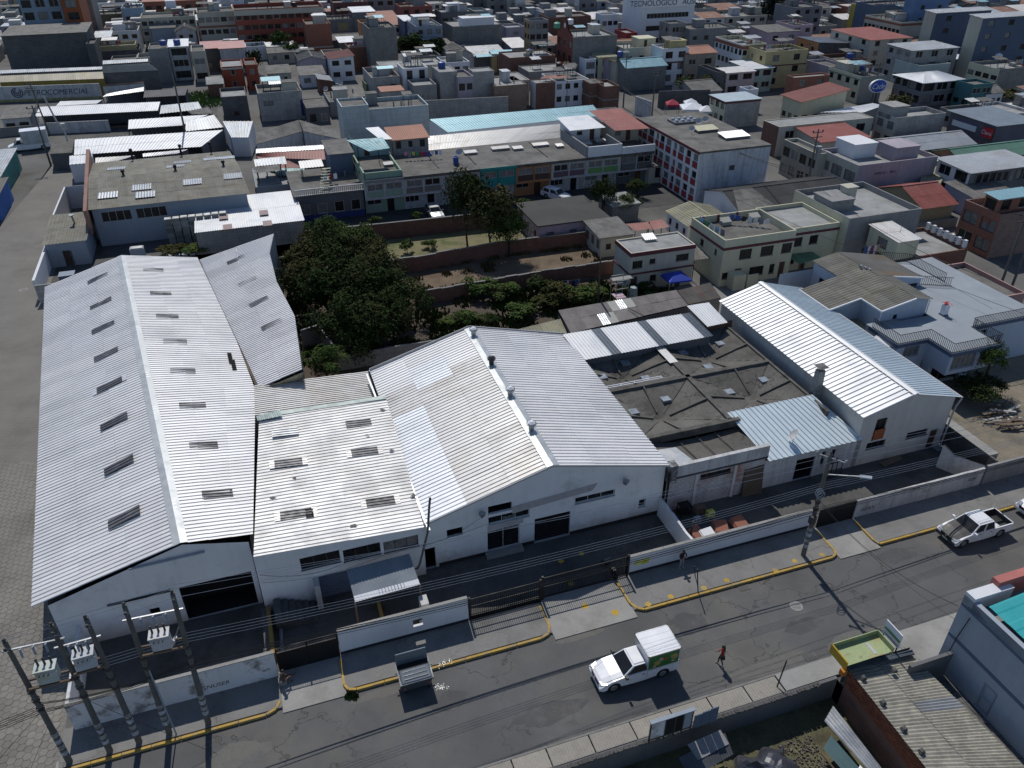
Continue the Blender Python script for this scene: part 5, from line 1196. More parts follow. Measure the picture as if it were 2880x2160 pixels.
for k,(x,y,lab) in enumerate(((53.5,42.6,'white bucket standing leftmost on the bluish concrete'),(54.1,42.3,'white bucket standing middle on the bluish concrete'),(54.6,42.2,'white bucket standing rightmost on the bluish concrete'))):
 t=thing('bucket',lab,'bucket',L(x,y),'white buckets'); b=MB(); b.tube(L(x,y,0),L(x,y,.45),.2,.25,12); b.build('body',WHITEP,t,True); b=MB(); b.tube(L(x,y,.45),L(x,y,.49),.27,.27,12); b.build('lid',FRAME_W,t)
UN=[('mint green',GREEN,GREEN),('brown brick',mat('brown_stone_tile',(.17,.145,.125),.9,0,brick=((.12,.10,.09),(.3,.29,.27),.5,.2)),WHITE_D),('beige tile',mat('beige_tile',(.24,.21,.18),.9,0,brick=((.18,.16,.14),(.3,.29,.27),.5,.2)),WHITE_D),('teal',TEALW,WHITE),
      ('orange framed',mat('dark_brown_panel',(.08,.05,.04),.85),ORANGE),('mauve',mat('mauve_panel',(.14,.09,.11),.85),MAUVE),('lime green',GRASSG,WHITE),('dark stone',mat('dark_stone_tile',(.12,.115,.11),.9,0,brick=((.09,.085,.08),(.2,.19,.18),.6,.25)),RENDER_D)]
xw=5.5; X0=14.8; YR=107.6
for i,(nm,pan,wl_) in enumerate(UN):
 x=X0+i*xw; 
 lab={0: 'mint green two storey terraced house at left end of the row',1: 'terraced house with brown brick spandrels beside the mint green one',2: 'terraced house with beige tile spandrel half hidden by tall tree',3: 'terraced house with bright teal upper band in the row',4: 'terraced house with orange frame and brown panels',5: 'terraced house with mauve panels between orange and lime neighbours',
           6: 'terraced house with lime green panel and white roof parapet',7: 'dark stone clad terraced house at right end of the row'}[i]
 t=thing('terraced_house',lab,'house',L(x,YR),'terraced houses')
 b=MB(); hs=[]
 frame_m={3: TEALW,4: ORANGE,7: wl_}.get(i,WHITE_D)
 fhs=[(.4,2.6,3.35,4.3,'curtain' if i in (2,3,4,6) else 'window'),(3.0,5.2,3.35,4.3,'curtain' if i in (3,4,5,6) else 'window')]
 ghs=[(.3,2.3,1.15,1.85,'window',2),(3.1,4.1,0,1.95,'door',BLACKM if i in (0,6) else DOORB)] if i not in (1,5) else [(.2,2.2,.95,1.85,'window',3),(3.4,4.4,0,1.95,'grille')]
 h1=wall(b,L(x+.02,YR),L(x+xw-.02,YR),0,2.25,ghs); h2=wall(b,L(x+.02,YR-.8),L(x+xw-.02,YR-.8),2.25,4.85,fhs,m=1)
 wall(b,L(x+xw-.02,YR-.8),L(x+xw-.02,YR+10),0 if i==7 else 2.25,4.85,[]); wall(b,L(x+.02,YR+10),L(x+.02,YR-.8),2.25,4.85,[]); wall(b,L(x+.02,YR+10),L(x+.02,YR),0,2.25,[])
 b.face([L(x+.02,YR,2.25),L(x+xw,YR,2.25),L(x+xw,YR-.8,2.25),L(x+.02,YR-.8,2.25)]); wall(b,L(x+xw,YR+10),L(x,YR+10),0,4.85,[])
 b.build('wall',[wl_ if i in (0,4,7) else WHITE_D,frame_m],t); fill(t,*h1,fm=FRAME_W,far=True); fill(t,*h2,fm=FRAME_W,far=True)
 for a,c in ((.35,2.65),(2.95,5.25)): b=MB(); lbox(b,x+a,x+c,YR-.86,YR-.8,2.5,3.3); b.build('spandrel_panel',pan,t)
 b=MB()
 for xx in (x-.02,x+2.7,x+xw-.12): lbox(b,xx,xx+.14,YR-.9,YR-.8,2.25,4.6)
 lbox(b,x,x+xw,YR-.9,YR-.8,2.15,2.4); b.build('facade_frame',frame_m if i in (3,4) else WHITE_D,t)
 b=MB(); lbox(b,x+.01,x+xw-.01,YR-1.25,YR+10,4.86,5.05); b.build('roof_slab',SLAB,t)
 b=MB(); lbox(b,x+.01,x+xw-.01,YR-1.3,YR-1.25,4.7,5.08); b.build('fascia',{3: TEALW,0: RENDER}.get(i,SHELL2),t)
 if i in (1,2,3,5): b=MB(); b.beam(L(x,YR+1,5.1),L(x+.02,YR+9,5.1),.15,.16); b.build('party_kerb',SHELL2,t)
def hood(label,x,y,z,w=1.5,d=1.1,m_=None):
 t=thing('skylight_hood',label,'skylight',L(x,y)); b=MB(); lbox(b,x+.08,x+w-.08,y+.08,y+d-.08,z,z+.28); b.build('kerb',RENDER,t)
 b=MB(); corr(b,[L(x,y,z+.3),L(x+w,y,z+.3),L(x+w,y+d,z+.42),L(x,y+d,z+.42)],.22,.05,'sine'); b.build('cover',m_ or ROOF_WW,t)
for q,lab,w in (((18.6,111.5),'corrugated white hood near left end of the terrace roof',1.4),((31.0,113.2),'corrugated skylight hood right of the rooftop laundry',2.0),((35.5,113.8),'long corrugated skylight hood in middle of terrace roof',2.8),((38.6,113.0),'small corrugated hood beside the longest hood',1.6),((42.0,113.6),'corrugated hood above the teal terraced house',2.6),((45.3,112.2),'flat white hood above the orange framed house',1.2),((48.2,111.8),'long white hood above the mauve terraced house',2.8),((52.0,112.6),'bubbled white hood beside the roof parapet',2.0)): hood(lab,*q,5.06,w)
laundry('colourful laundry on the terrace roof beside the orange roofed room',L(22.0,113.8,6.3),L(27.5,113.0,6.3),['pink','grey','yellow','green','red','magenta','blue','white','blue','white'])
dish(L(30.0,112.8),5.06,'mesh dish on the terrace roof right of the laundry',az=260,r=.5)
tank(L(28.6,109.5),5.06,TANKB,'small blue barrel lying on the terrace roof',r=.4)
b=MB(); lbox(b,14.9,20.2,107.0,107.2,5.05,5.9); lbox(b,14.9,15.1,107,116,5.05,5.9); lbox(b,20.1,20.3,107,116,5.05,5.7); o=b.build('parapet',GREEN); tag(o,'faded green roof parapet at left end of the terrace','parapet')
t=thing('roof_room','rooftop porch covered by turquoise translucent sheets','porch',L(14.8,112))
sheets(t,[V3((-19.74,109.26,8.00)),V3((-17.06,110.81,8.00)),V3((-18.42,113.97,8.60)),V3((-23.38,112.56,8.60))],ROOF_T,4,1,.5,.03)
b=MB(); hs=wall(b,L(15.2,117.5),L(20.5,117.5),5.05,7.6,[(1.6,2.4,5.1,7.0,'door'),(2.9,4.6,6.0,6.9,'window')]); wall(b,L(15.2,121),L(15.2,117.5),5.05,7.8,[]); b.build('wall',mat('pale_teal_wall',(.28,.38,.38),.85),t); fill(t,*hs,far=True)
for x in (15.4,18.3,20.4): b=MB(); b.beam(L(x,113.8,5.05),L(x,113.8,7.7),.08,.08); b.build('post',BLACKM,t)
t=hx('small grey roof room with orange tiled roof on the terrace',(20.9,26.3,116.5,121),7.3,RENDER,ROOF_O,roof='shed',rise=.7,win={0: (3,1,.8,1.1,5.9)},zb=4.9,pitch=.3)
slabroof('carport','flat white sheet roof between turquoise porch and orange roof room',[L(19.2,116.5,7.6),L(21.0,116.5,7.5),L(20.0,122,8.0),L(18.0,122,8.0)],ROOF_N,2,.4,.03,posts=False)
t=thing('roof_room','white rooftop block with stepped parapet above lime green house','roof room',L(47.7,107))
b=MB(); lbox(b,47.9,53.3,106.4,106.6,5.05,6.6); lbox(b,53.35,58.8,106.3,106.5,5.05,6.1); b.build('parapet',WHITE,t)
b=MB(); lbox(b,47.7,47.95,106.6,117,5.05,6.6); lbox(b,53.2,53.4,106.6,112,5.05,6.6); b.build('side_wall',RENDER,t)
b=MB(); hs=wall(b,L(48.4,114.5),L(53.4,114.5),5.05,7.2,[(1.0,2.0,6.0,6.7,'window'),(3.2,4.0,5.1,7,'door')]); wall(b,L(53.4,114.5),L(53.4,119),5.05,7.2,[]); wall(b,L(48.4,119),L(48.4,114.5),5.05,7.2,[]); b.build('wall',WHITE,t); fill(t,*hs,far=True)
sheets(t,[L(47.6,113.0,7.3),L(53.6,113.0,7.3),L(53.4,119.5,7.7),L(48.0,119.5,7.7)],ROOF_N,3,1,.5,.03)
sheets(t,[L(54.0,110.5,7.4),L(59.6,110.0,7.4),L(59.0,119.5,8.3),L(53.5,119.5,8.3)],ROOF_R,5,2,.35,.04)
b=MB(); hs=wall(b,L(54.5,112.6),L(59,112.6),5.05,7.2,[(.5,1.6,5.9,6.8,'window'),(2.4,3.2,5.1,7,'door')]); wall(b,L(54.5,119),L(54.5,112.6),5.05,7.2,[]); wall(b,L(59,112.6),L(59,119),5.05,7.2,[]); b.build('wall',CREAM,t); fill(t,*hs,far=True)
t=thing('apartment_block','three storey white block with red window panels and dark flat roof','apartment block',L(60.2,95.8))
b=MB(); z3=7.5; Ln=19.4; jobs=[]
hl=[]; cols=[.4,2.4,3.9,6.3,8.2,10.4,12.4,14.2,16.2,17.8]
for f in range(3):
 for k,(a,w) in enumerate(zip([.5,2.0,3.9,6.3,7.6,9.6,11.9,13.4,15.6,17.6],[1.1,1.3,1.7,.9,1.4,1.5,.9,1.5,1.3,1.3])): hl.append((a,a+w,f*2.45+1.15,f*2.45+2.2,'curtain' if (k+f) % 2 else 'window'))
jobs.append(wall(b,L(60.2,115.2),L(60.2,95.8),0,z3,hl)); wall(b,L(60.2,95.8),L(71.6,95.8),0,z3-.1,[],m=1); wall(b,L(71.6,95.8),L(71.6,115.2),0,z3,[]); wall(b,L(71.6,115.2),L(60.2,115.2),0,z3,[])
b.build('wall',[WHITE,mat('worn_white_gable',(.50,.52,.56),.9,0,var=.06,stain=(.24,.24,.24),sa=.5,ss=.5,streak=.55)],t); fill(t,*jobs[0],far=True,fm=FRAME_W)
b0=None
for h in hl: b=MB(); s_=h; lbox(b,60.14,60.2,115.2-h[1],115.2-h[0],h[2]-.95,h[2]-.03); b.build('red_panel',REDP,t)
b=MB(); lbox(b,59.9,71.6,95.7,115.4,7.45,7.7); b.build('roof_slab',SLAB,t); b=MB(); lbox(b,59.85,59.95,95.65,115.4,7.35,7.74); b.build('roof_band',MAROON,t)
b=MB(); lbox(b,65.2,66.0,95.74,95.8,4.6,5.3); b.build('vent_panel',FRAME_D,t)
for x,y,w,d,m_,lab in ((63.6,109.4,4.2,2.6,GALV,'cluster of clear bubble skylights at back of dark roof'),(64.6,104.2,3.4,1.8,CREAM_Y,'yellowed ribbed skylight in the middle of dark roof'),(66.5,99.6,4.0,2.2,WHITEP,'white spotted skylight cover at front of dark roof')):
 q=thing('skylight',lab,'skylight',L(x,y)); b=MB(); lbox(b,x,x+w,y,y+d,7.7,8.0); b.build('kerb',RENDER_D,q); b=MB()
 if m_ is GALV:
  for i in range(4):
   for j in range(2): c=L(x+.5+i*1.05,y+.65+j*1.25,8.0); b.tube(c,c+Vector((0,0,.3)),.5,.25,10)
 else: corr(b,[L(x-.1,y-.1,8.05),L(x+w+.1,y-.1,8.05),L(x+w+.1,y+d+.1,8.3),L(x-.1,y+d+.1,8.3)],.3,.06,'sine')
 b.build('cover',m_,q)
dish(L(66.8,108.0),7.7,'left dish beside the bubble skylights on dark roof',az=250,r=.5); dish(L(68.3,108.6),7.7,'right dish beside the bubble skylights on dark roof',az=250,r=.5); dish(L(63.6,104.4),7.7,'dish beside yellowed skylight on dark roof',az=250,r=.45)
hx('low pink walled house with black flat roof and raised edge',(33.52,42.94,88.39,96.61),2.9,PINK,mat('black_felt_roof',(.055,.053,.05),.92,0,var=.2,stain=(.03,.03,.03),sa=.5),para=.0,over=.3,win={0: (3,1,1,1),3: (3,1,.9,1)},far=True)
hx('small grey block hut with two tyres on its roof',(45.86,49.82,92.99,97.49),2.4,BLOCK,SLAB_L,para=0,over=.2)
for k,(x,y,lb) in enumerate(((0,0,'left black tyre lying on the grey hut roof'),(.8,-.3,'right black tyre lying on the grey hut roof'))):
 c=V3((15.61,104.95,2.60))+Vector((x,y,.12)); b=MB()
 for i in range(16): a=i/16*6.2832; e=(i+1)/16*6.2832; b.tube(c+Vector((math.cos(a)*.28,math.sin(a)*.28,0)),c+Vector((math.cos(e)*.28,math.sin(e)*.28,0)),.1,.1,6,caps=False)
 o=b.build('tyre',RUBBER,None,True); tag(o,lb,'tyre','tyres on the hut roof')
hx('shed with ridged grey roof and glazed lean side behind garden',(39.64,43.98,83.00,87.83),2.6,CREAM,ROOF_G,roof='shed',rise=.4,win={0: (2,1,.7,.8),3: (3,1,1.0,1.2)})
slabroof('tiled_canopy','dull red tiled canopy behind the cream house roof',[V3((15.53,94.44,2.30)),V3((17.92,95.22,2.30)),V3((17.46,96.68,2.60)),V3((14.53,96.04,2.60))],ROOF_R,5,.25,.06,cat='canopy',prof='sine')
slabroof('tiled_canopy','brighter red sheet canopy right of the dull one',[V3((17.82,94.25,2.50)),V3((20.04,95.34,2.50)),V3((19.35,97.13,2.80)),V3((17.59,96.48,2.80))],ROOF_R,3,.25,.06,cat='canopy',prof='sine')
wallxy('pierced brick screen wall behind the red canopies',[(43.6,80.5),(48.2,81.0)],2.3,BRICK,step=.9)
t=hx('white cottage with patched grey gable roof and blue sheets',(52.0,58.4,83.5,89.0),2.4,WHITE,ROOF_GY,roof='gable',rise=.9,ridge='y',win={0: (3,1,.8,.8),3: (3,1,.8,.9)},far=True,ncol=5)
hx('small white cottage annexe with tiny grey lean-to roof',(53.8,56.0,81.6,83.4),1.9,WHITE,ROOF_G,roof='shed',rise=.3,win={0: (1,1,.7,.8)})
t=hx('long white house with black and grey hipped roof below the white block',(60.2,78.0,84.5,93.5),2.9,WHITE,mat('black_slate_roof',(.045,.045,.047),.9,0,var=.15,rnd=.2),roof='gable',rise=1.4,win={0: (7,1,.7,1.4)},far=True,ncol=10)
sheets(t,[L(59.8,84.2,2.98),L(65.8,84.2,2.98),L(64.4,89.0,4.4),L(61.6,89.0,4.4)],ROOF_G,3,2,.3,.04)
slabroof('lean_to_roof','flat grey sheet roof of the block store before white house',[V3((30.60,102.10,2.20)),V3((33.00,102.99,2.20)),V3((31.54,104.05,2.40)),V3((28.64,103.51,2.40))],ROOF_G,3,.3,.03,cat='lean-to',wall_m=BLOCK)
slabroof('tiled_canopy','red corrugated lean-to strip behind cream terrace roof',[V3((30.33,96.61,3.00)),V3((33.11,97.92,3.00)),V3((33.15,99.82,3.30)),V3((30.22,97.79,3.30))],ROOF_R,4,.3,.06,cat='canopy',prof='sine')
hx('cream lobby with dark door between dark stone house and white block',(58.2,61.2,106.4,109),2.6,CREAM,SLAB,para=0,win={0: (1,1,.9,1.6)})
t=thing('factory','old factory with wide grey fibre cement roof and roof vents','factory',L(-19.2,107))
gy0,gy1,gyr=106.4,127.0,116.0
sheets(t,[L(-19.6,gy0,5.0),L(-.2,gy0,5.0),L(-1.0,gyr,6.0),L(-20.3,gyr,6.0)],ROOF_GM,16,3,.32,.05,'sine')
sheets(t,[L(-2.0,gy1,5.0),L(-21.0,gy1,5.0),L(-20.3,gyr,6.0),L(-1.0,gyr,6.0)],ROOF_GM,16,3,.32,.05,'sine')
b=MB(); hs=wall(b,L(-19.3,gy0+.4),L(-.6,gy0+.4),0,4.95,[(.9,4.4,3.1,4.4,'window',4),(5.0,8.6,3.1,4.4,'window',4)]); wall(b,L(-.6,gy0+.4),L(-1.6,gy1),0,[(0,4.9),(9.6,5.9),(20.6,4.9)],[]); wall(b,L(-20.9,gy1),L(-19.3,gy0+.4),0,[(0,4.9),(11,5.9),(20.6,4.9)],[]); b.build('wall',GREYB,t); fill(t,*hs,fm=FRAME_W)
b=MB(); b.hexa([L(-19.9,104.8,2.5),L(-19.5,104.8,2.5),L(-21.0,128.0,2.5),L(-21.5,128,2.5)],[L(-19.9,104.8,5.5),L(-19.5,104.8,5.5),L(-21.0,128,6.8),L(-21.5,128,6.8)]); b.build('fire_wall',mat('faded_brick_parapet',(.26,.15,.12),.9,0,var=.15),t)
for q in ((-17.3,121.3),(-8.6,121.5),(-2.6,121.8),(-13.5,111.5),(-13.0,109),(-7.2,111.6),(-2.0,112.2),(-9.4,119.0),(-4.5,121.9),(-17.5,110.0)):
 b=MB(); zz=5.0+(1-abs(q[1]-gyr)/10.6)*1.0; sg=1 if q[1]<gyr else -1; q=(q[0],q[1])
 corr(b,[L(q[0]-1.2,q[1]-.9,zz-.09*sg+.1),L(q[0]+1.2,q[1]-.9,zz-.09*sg+.1),L(q[0]+1.2,q[1]+.9,zz+.09*sg+.1),L(q[0]-1.2,q[1]+.9,zz+.09*sg+.1)],.32,.05,'sine'); b.build('skylight',ROOF_S,t)
for x,y in ((-15.5,126.3),(-8.8,126.3),(-4.6,126.3),(-15.9,116.2),(-9.3,116.2),(-3.0,116.2)):
 b=MB(); b.tube(L(x,y,5.2),L(x,y,6.5),.16,.16,8); b.tube(L(x,y,6.5),L(x,y,6.8),.28,.22,8); b.build('roof_vent',BLACKM,t)
t=hx('low annex with grey corrugated roof at the factory corner',(-24.4,-20.0,101.5,109.5),3.0,GREYB,ROOF_GM,roof='shed',rise=.7,win={0: (1,1,.8,1.9,.05)},ncol=4,holes={0: [(1.6,2.4,0,2.0,'door')]})
b=MB(); b.tube(L(-21.5,106.5,3.2),L(-21.6,106.3,4.6),.12,.12,8); b.tube(L(-21.6,106.3,4.6),L(-21.6,106.3,4.7),.3,.3,10); o=b.build('flue',GALV); tag(o,'dark flue pipe with round cap on the corner annex roof','flue')
t=thing('yard_room','roofless white walled yard behind the corner annex','yard',L(-25,110))
b=MB(); hs=wall(b,L(-24.6,123),L(-20.6,123),0,3.2,[(1.9,2.7,0,2.1,'door')]); wall(b,L(-24.8,123),L(-24.8,109.5),0,3.2,[]); wall(b,L(-24.6,109.5),L(-24.6,123),0,3.2,[]); b.face([L(-24.8,109.5,3.2),L(-24.6,109.5,3.2),L(-24.6,123,3.2),L(-24.8,123,3.2)]); wall(b,L(-20.8,123.2),L(-24.8,123.2),0,3.2,[])
b.build('wall',WHITE,t); fill(t,*hs,far=True)
wallxy('whitewashed street side wall of the factory yard',[(-24.5,92.5),(-24.7,109.4)],2.4,WHITE,th=.3)
wallxy('pale block wall closing the factory yard with weeds',[(-24.3,91.6),(-12.0,91.0),(-2.0,90.4),(5.0,91.0)],2.2,BLOCK_L,step=3,cap=None)
ground_patch('yard_ground',[(-24,92),(4,92),(4,107),(-24,107)],CONC_D,.006)
hx('bright white corrugated shed roof beside the factory yard',(-7.37,5.75,99.92,111.18),2.9,BLOCK_L,ROOF_N,roof='shed',rise=.25,over=.1,ncol=12,pitch=.3)
for p in ((-37.00,97.00,3.10),(-35.41,93.51,3.10),(-32.23,98.49,3.10),(-30.78,94.75,3.10)):
 b=MB(); c=V3(p)+Vector((0,0,.14)); b.face([c+L(-.55,-.9),c+L(.55,-.9),c+L(.55,.9),c+L(-.55,.9)]); o=b.build('skylight_sheet',mat('brown_translucent',(.26,.19,.18),.7)); tag(o,{0: 'brownish skylight sheet upper left on the bright white shed',1: 'brownish skylight sheet lower left on the bright white shed',2: 'brownish skylight sheet upper right on the bright white shed',3: 'brownish skylight sheet lower right on the bright white shed'}[[(-37.00,97.00,3.10),(-35.41,93.51,3.10),(-32.23,98.49,3.10),(-30.78,94.75,3.10)].index(p)],'skylight')
JUG=mat('dusty_clear_plastic',(.20,.215,.205),.5,0,var=.3,rnd=.35); JUGW=mat('pale_plastic_tray',(.42,.46,.50),.5,0,var=.15,rnd=.2)
src=None
def jug(x,y,z,s_=.42,m_=JUG):
 global src
 if src is None or m_ is not JUG:
  t=thing('storage_container','dusty clear plastic container in the tall stack by factory wall' if m_ is JUG else 'pale plastic tray in the low rows at the yard wall','container',(0,0,0),'stacked plastic containers' if m_ is JUG else 'rows of plastic trays',rz=rad(GA))
  b=MB(); h=s_ if m_ is JUG else .3
  b.hexa([(-s_/2*.9,-s_/2*.9,0),(s_/2*.9,-s_/2*.9,0),(s_/2*.9,s_/2*.9,0),(-s_/2*.9,s_/2*.9,0)],[(-s_/2,-s_/2,h*.85),(s_/2,-s_/2,h*.85),(s_/2,s_/2,h*.85),(-s_/2,s_/2,h*.85)]); b.build('body',m_,t)
  b=MB(); b.box(-s_*.46,s_*.46,-s_*.46,s_*.46,h*.86,h*.95); b.build('lid',GALV if m_ is JUG else JUGW,t)
  t.location=L(x,y,z)
  if m_ is JUG: src=t
  return t
 return copy_thing(src,L(x,y,z),rad(GA+RN.uniform(-5,5)))
for j in range(6):
 for i in range(8): jug(-10.6+i*.95,104.6-RN.uniform(0,.1),j*.55,.85)
for i in range(8):
 for j in range(2): jug(-11.0+i*.9,100.4+j*.8,.0,.7,JUGW)
for i in range(3): jug(-16.2+i*.8,98.6,0,.7,JUGW)
t=thing('cardboard_heap','flattened cardboard heap on the factory yard floor','cardboard',L(-19,96)); b=MB()
for k in range(7): p=L(-18.5+RN.uniform(-.6,.9),95.5+RN.uniform(-.5,.5),.05+k*.1); b.hexa([p+L(-.8,-.6),p+L(.8,-.5),p+L(.7,.6),p+L(-.7,.5)],[p+L(-.8,-.6,.05),p+L(.8,-.5,.09),p+L(.7,.6,.05),p+L(-.7,.5,.08)])
b.build('cardboard',mat('cardboard',(.28,.19,.09),.9,0,var=.2),t)
t=thing('crate','large grey bin near the annex door in the yard','bin',L(-22,96)); b=MB(); lbox(b,-22.8,-21.2,96,97.3,0,1.0); b.build('body',DOORG,t); b=MB(); lbox(b,-22.85,-21.15,95.95,97.35,1.0,1.06); b.build('lid',GREYB,t)
t=thing('machine','pale metal cabinet standing on the factory yard floor','cabinet',L(-14.6,100.5)); b=MB(); lbox(b,-15.3,-13.7,100.2,101.2,0,1.6); b.build('body',GREYB,t); b=MB(); lbox(b,-15.2,-13.8,100.3,101.1,1.6,1.7); b.build('top',GALV,t)
def lean(label,e0,e1,r1,r0,m_,ncol,wall_m=None,cat='shed',name='open_shed',pitch=.45,back=True,rows=1,jag=False):
 t=thing(name,label,cat,up(e0,0)); pts=[V3(q) for q in (e0,e1,r1,r0)]
 sheets(t,pts,m_,ncol,rows,pitch,.05,'trap')
 b=MB()
 if wall_m: wall(b,pts[0],pts[1],0,[(0,pts[0].z-.05),((pts[1]-pts[0]).xy.length,pts[1].z-.05)],[]); wall(b,pts[3],pts[0],0,[(0,pts[3].z-.05),((pts[0]-pts[3]).xy.length,pts[0].z-.05)],[])
 wall(b,pts[2],pts[3],0,[(0,pts[2].z-.05),((pts[3]-pts[2]).xy.length,pts[3].z-.05)],[]); wall(b,pts[1],pts[2],0,[(0,pts[1].z-.05),((pts[2]-pts[1]).xy.length,pts[2].z-.05)],[])
 b.build('wall',wall_m or RENDER_D,t)
 if not wall_m:
  n=max(2,ncol // 4)
  for i in range(n+1): p=lerp(pts[0],pts[1],i/n); b=MB(); b.beam(up(p,0),p,.12,.12); b.build('post',FRAME_D,t)
 FOOT.append((0,0,0,0,label))
 x=[p.x*_c+p.y*_s for p in pts]; y=[-p.x*_s+p.y*_c for p in pts]; FOOT[-1]=(min(x),max(x),min(y),max(y),label)
 return t
lean('long open shed with white sheet roof over dark workshop bays',(-87.13,147.97,3.00),(-66.30,152.37,3.00),(-67.32,156.64,3.60),(-88.36,152.67,3.60),ROOF_N,18)
lean('short white sheet roof beside the fuel depot wall',(-86.62,155.07,3.20),(-79.59,156.88,3.20),(-79.04,158.13,3.60),(-86.64,157.01,3.60),ROOF_N,6,RENDER)
lean('white shed roof with bent front sheets in the workshop yard',(-66.60,139.50,3.00),(-58.13,141.92,3.00),(-54.96,146.88,3.60),(-67.92,143.33,3.60),ROOF_N,10)
lean('blue-grey shed roof at right end of the workshop yard',(-56.20,138.02,3.00),(-50.50,140.70,3.00),(-53.66,146.07,3.80),(-57.42,142.38,3.60),ROOF_S,6)
lean('long bright white shed roof with one yellowed sheet',(-68.94,124.34,3.00),(-50.41,128.90,3.00),(-48.87,135.90,3.80),(-71.21,130.04,3.80),ROOF_N,20,rows=2)
lean('grey-blue roofed hut with white walls beside the long bright shed',(-46.88,133.57,3.20),(-44.02,133.57,3.20),(-45.22,141.21,3.90),(-50.56,141.21,3.90),ROOF_S,4,WHITE)
lean('narrow whitish lean-to behind the factory roof at left',(-63.79,120.28,3.00),(-60.71,121.22,3.00),(-58.75,123.09,3.30),(-64.42,121.89,3.30),ROOF_WW,5,RENDER_D)
lean('narrow bright lean-to behind the factory roof at right',(-57.70,123.37,3.00),(-52.96,125.08,3.00),(-51.63,126.32,3.30),(-57.97,124.07,3.30),ROOF_N,7,RENDER_D)
lean('yellow striped translucent depot roof behind lettered wall',(-108.08,175.01,3.30),(-87.66,178.63,3.30),(-89.09,181.75,4.10),(-109.15,177.49,4.10),mat('dusty_translucent_roof',(.33,.31,.24),.6,.1,var=.12,stain=(.36,.28,.08),sa=.4,ss=.3,rnd=.14),22,mat('mustard_wall',(.16,.13,.03),.85,0,var=.25))
lean('arched beige roof at right end of the fuel depot',(-88.22,179.81,4.20),(-77.43,182.70,4.20),(-79.27,183.38,5.60),(-88.17,180.37,5.60),mat('beige_sheet_roof',(.36,.33,.28),.6,.1,var=.1,stain=(.38,.32,.14),sa=.3,ss=.3,rnd=.08),12,BLOCK_D)
lean('low monitor roof above the arched beige depot roof',(-88.21,180.81,5.80),(-79.60,183.84,5.80),(-80.34,185.87,6.00),(-89.45,183.79,6.00),ROOF_S,10,RENDER_D)
lean('long thin monitor roof above yellow striped depot roof',(-109.50,178.33,4.40),(-89.50,182.66,4.40),(-90.30,184.61,4.60),(-110.70,180.66,4.60),ROOF_S,16,RENDER_D)
lean('rusty edged shed roof below the arched beige roof',(-85.37,172.48,3.00),(-78.17,175.55,3.00),(-78.13,175.90,3.30),(-84.85,172.81,3.30),mat('rusty_sheet',(.24,.16,.12),.8,.1,var=.2,rnd=.2),6,WHITE_D)
lean('sagging bluish sheet roof at the foot of the depot',(-82.75,166.09,2.40),(-76.34,170.99,2.40),(-77.02,172.98,2.80),(-82.39,167.17,2.70),ROOF_S,6)
lean('dark tarred shed roof right of the sagging sheets',(-74.21,165.29,2.40),(-66.51,167.29,2.40),(-67.47,171.70,2.80),(-75.80,170.05,2.70),RENDER_D,6)
lean('patchwork of pale sheets beside the weedy lot',(-65.76,151.59,2.60),(-58.96,155.07,2.60),(-61.21,159.65,2.90),(-67.33,156.69,2.90),ROOF_S,7)
lean('striped grey sheet roof at the right of the patchwork sheets',(-59.12,150.04,2.90),(-55.29,150.38,2.90),(-57.46,154.35,3.20),(-60.47,151.61,3.10),ROOF_G,4)
t=thing('depot_wall','long stained white wall with dark company lettering and round emblem','wall',(-107.22,171.32)); 
W0=V3((-110.88,170.92)); W1=V3((-87.30,175.01)); b=MB(); hw=3.1; wall(b,W0,W1,0,hw,[]); n_=Vector(((W1-W0).y,-(W1-W0).x,0)).normalized(); wall(b,W1-n_*.25,W0-n_*.25,0,hw,[]); b.face([up(W0,hw),up(W1,hw),up(W1-n_*.25,hw),up(W0-n_*.25,hw)]); b.face([up(W1,0),up(W1-n_*.25,0),up(W1-n_*.25,hw),up(W1,hw)])
b.build('wall',WHITE_D,t); b=MB(); b.face([up(W0+n_*.01,0),up(W1+n_*.01,0),up(W1+n_*.01,.5),up(W0+n_*.01,.5)]); b.build('base_stain',mat('mossy_yellow_stain',(.28,.26,.12),.9,0,var=.3,stain=(.12,.12,.07),sa=.8,ss=.6),t)
ang=math.degrees(math.atan2((W1-W0).y,(W1-W0).x)); pc=lerp(W0,W1,.63)+n_*.03; INK=mat('faded_blue_black_paint',(.05,.06,.09),.9,0,var=.3)
text('PETROCOMERCIAL',up(pc,1.65),ang,1.5,INK,t,'lettering',font_shear=.3)
b=MB(); ec=up(lerp(W0,W1,.315)+n_*.03,1.8); dx=(W1-W0).normalized()
for k in range(3):
 r0,r1=1.0-k*.34,.8-k*.34
 for i in range(20):
  a0,a1=i/20*6.2832,(i+1)/20*6.2832
  if 2<i<5+k: continue
  b.face([ec+dx*math.cos(a)*r*1.2+Vector((0,0,math.sin(a)*r)) for a,r in ((a0,r0),(a1,r0),(a1,max(r1,.02)),(a0,max(r1,.02)))])
b.build('emblem',INK,t)
wallxy('whitewashed yard wall in front of the long open shed',[(-34.48,167.24),(-22.73,165.58)],2.0,WHITE_D)
wallxy('low wall at the street before the small gate house',[(-41.54,167.69),(-35.66,167.97)],1.6,BLOCK)
hx('small gate house with grey fibre cement roof beside parked truck',(-40.84,-36.30,169.79,177.01),2.6,WHITE_D,ROOF_G,roof='shed',rise=.6,win={0: (2,1,1.6,.9)})
b=MB(); P_=V3((-91.82,154.43)); b.box(-.8,.8,-.03,.03,1.2,1.9); o=b.build('shop_sign',REDP); o.location=P_+Vector((-3,-1.5,0)); tag(o,'small red and white sign board on the gate house','sign')
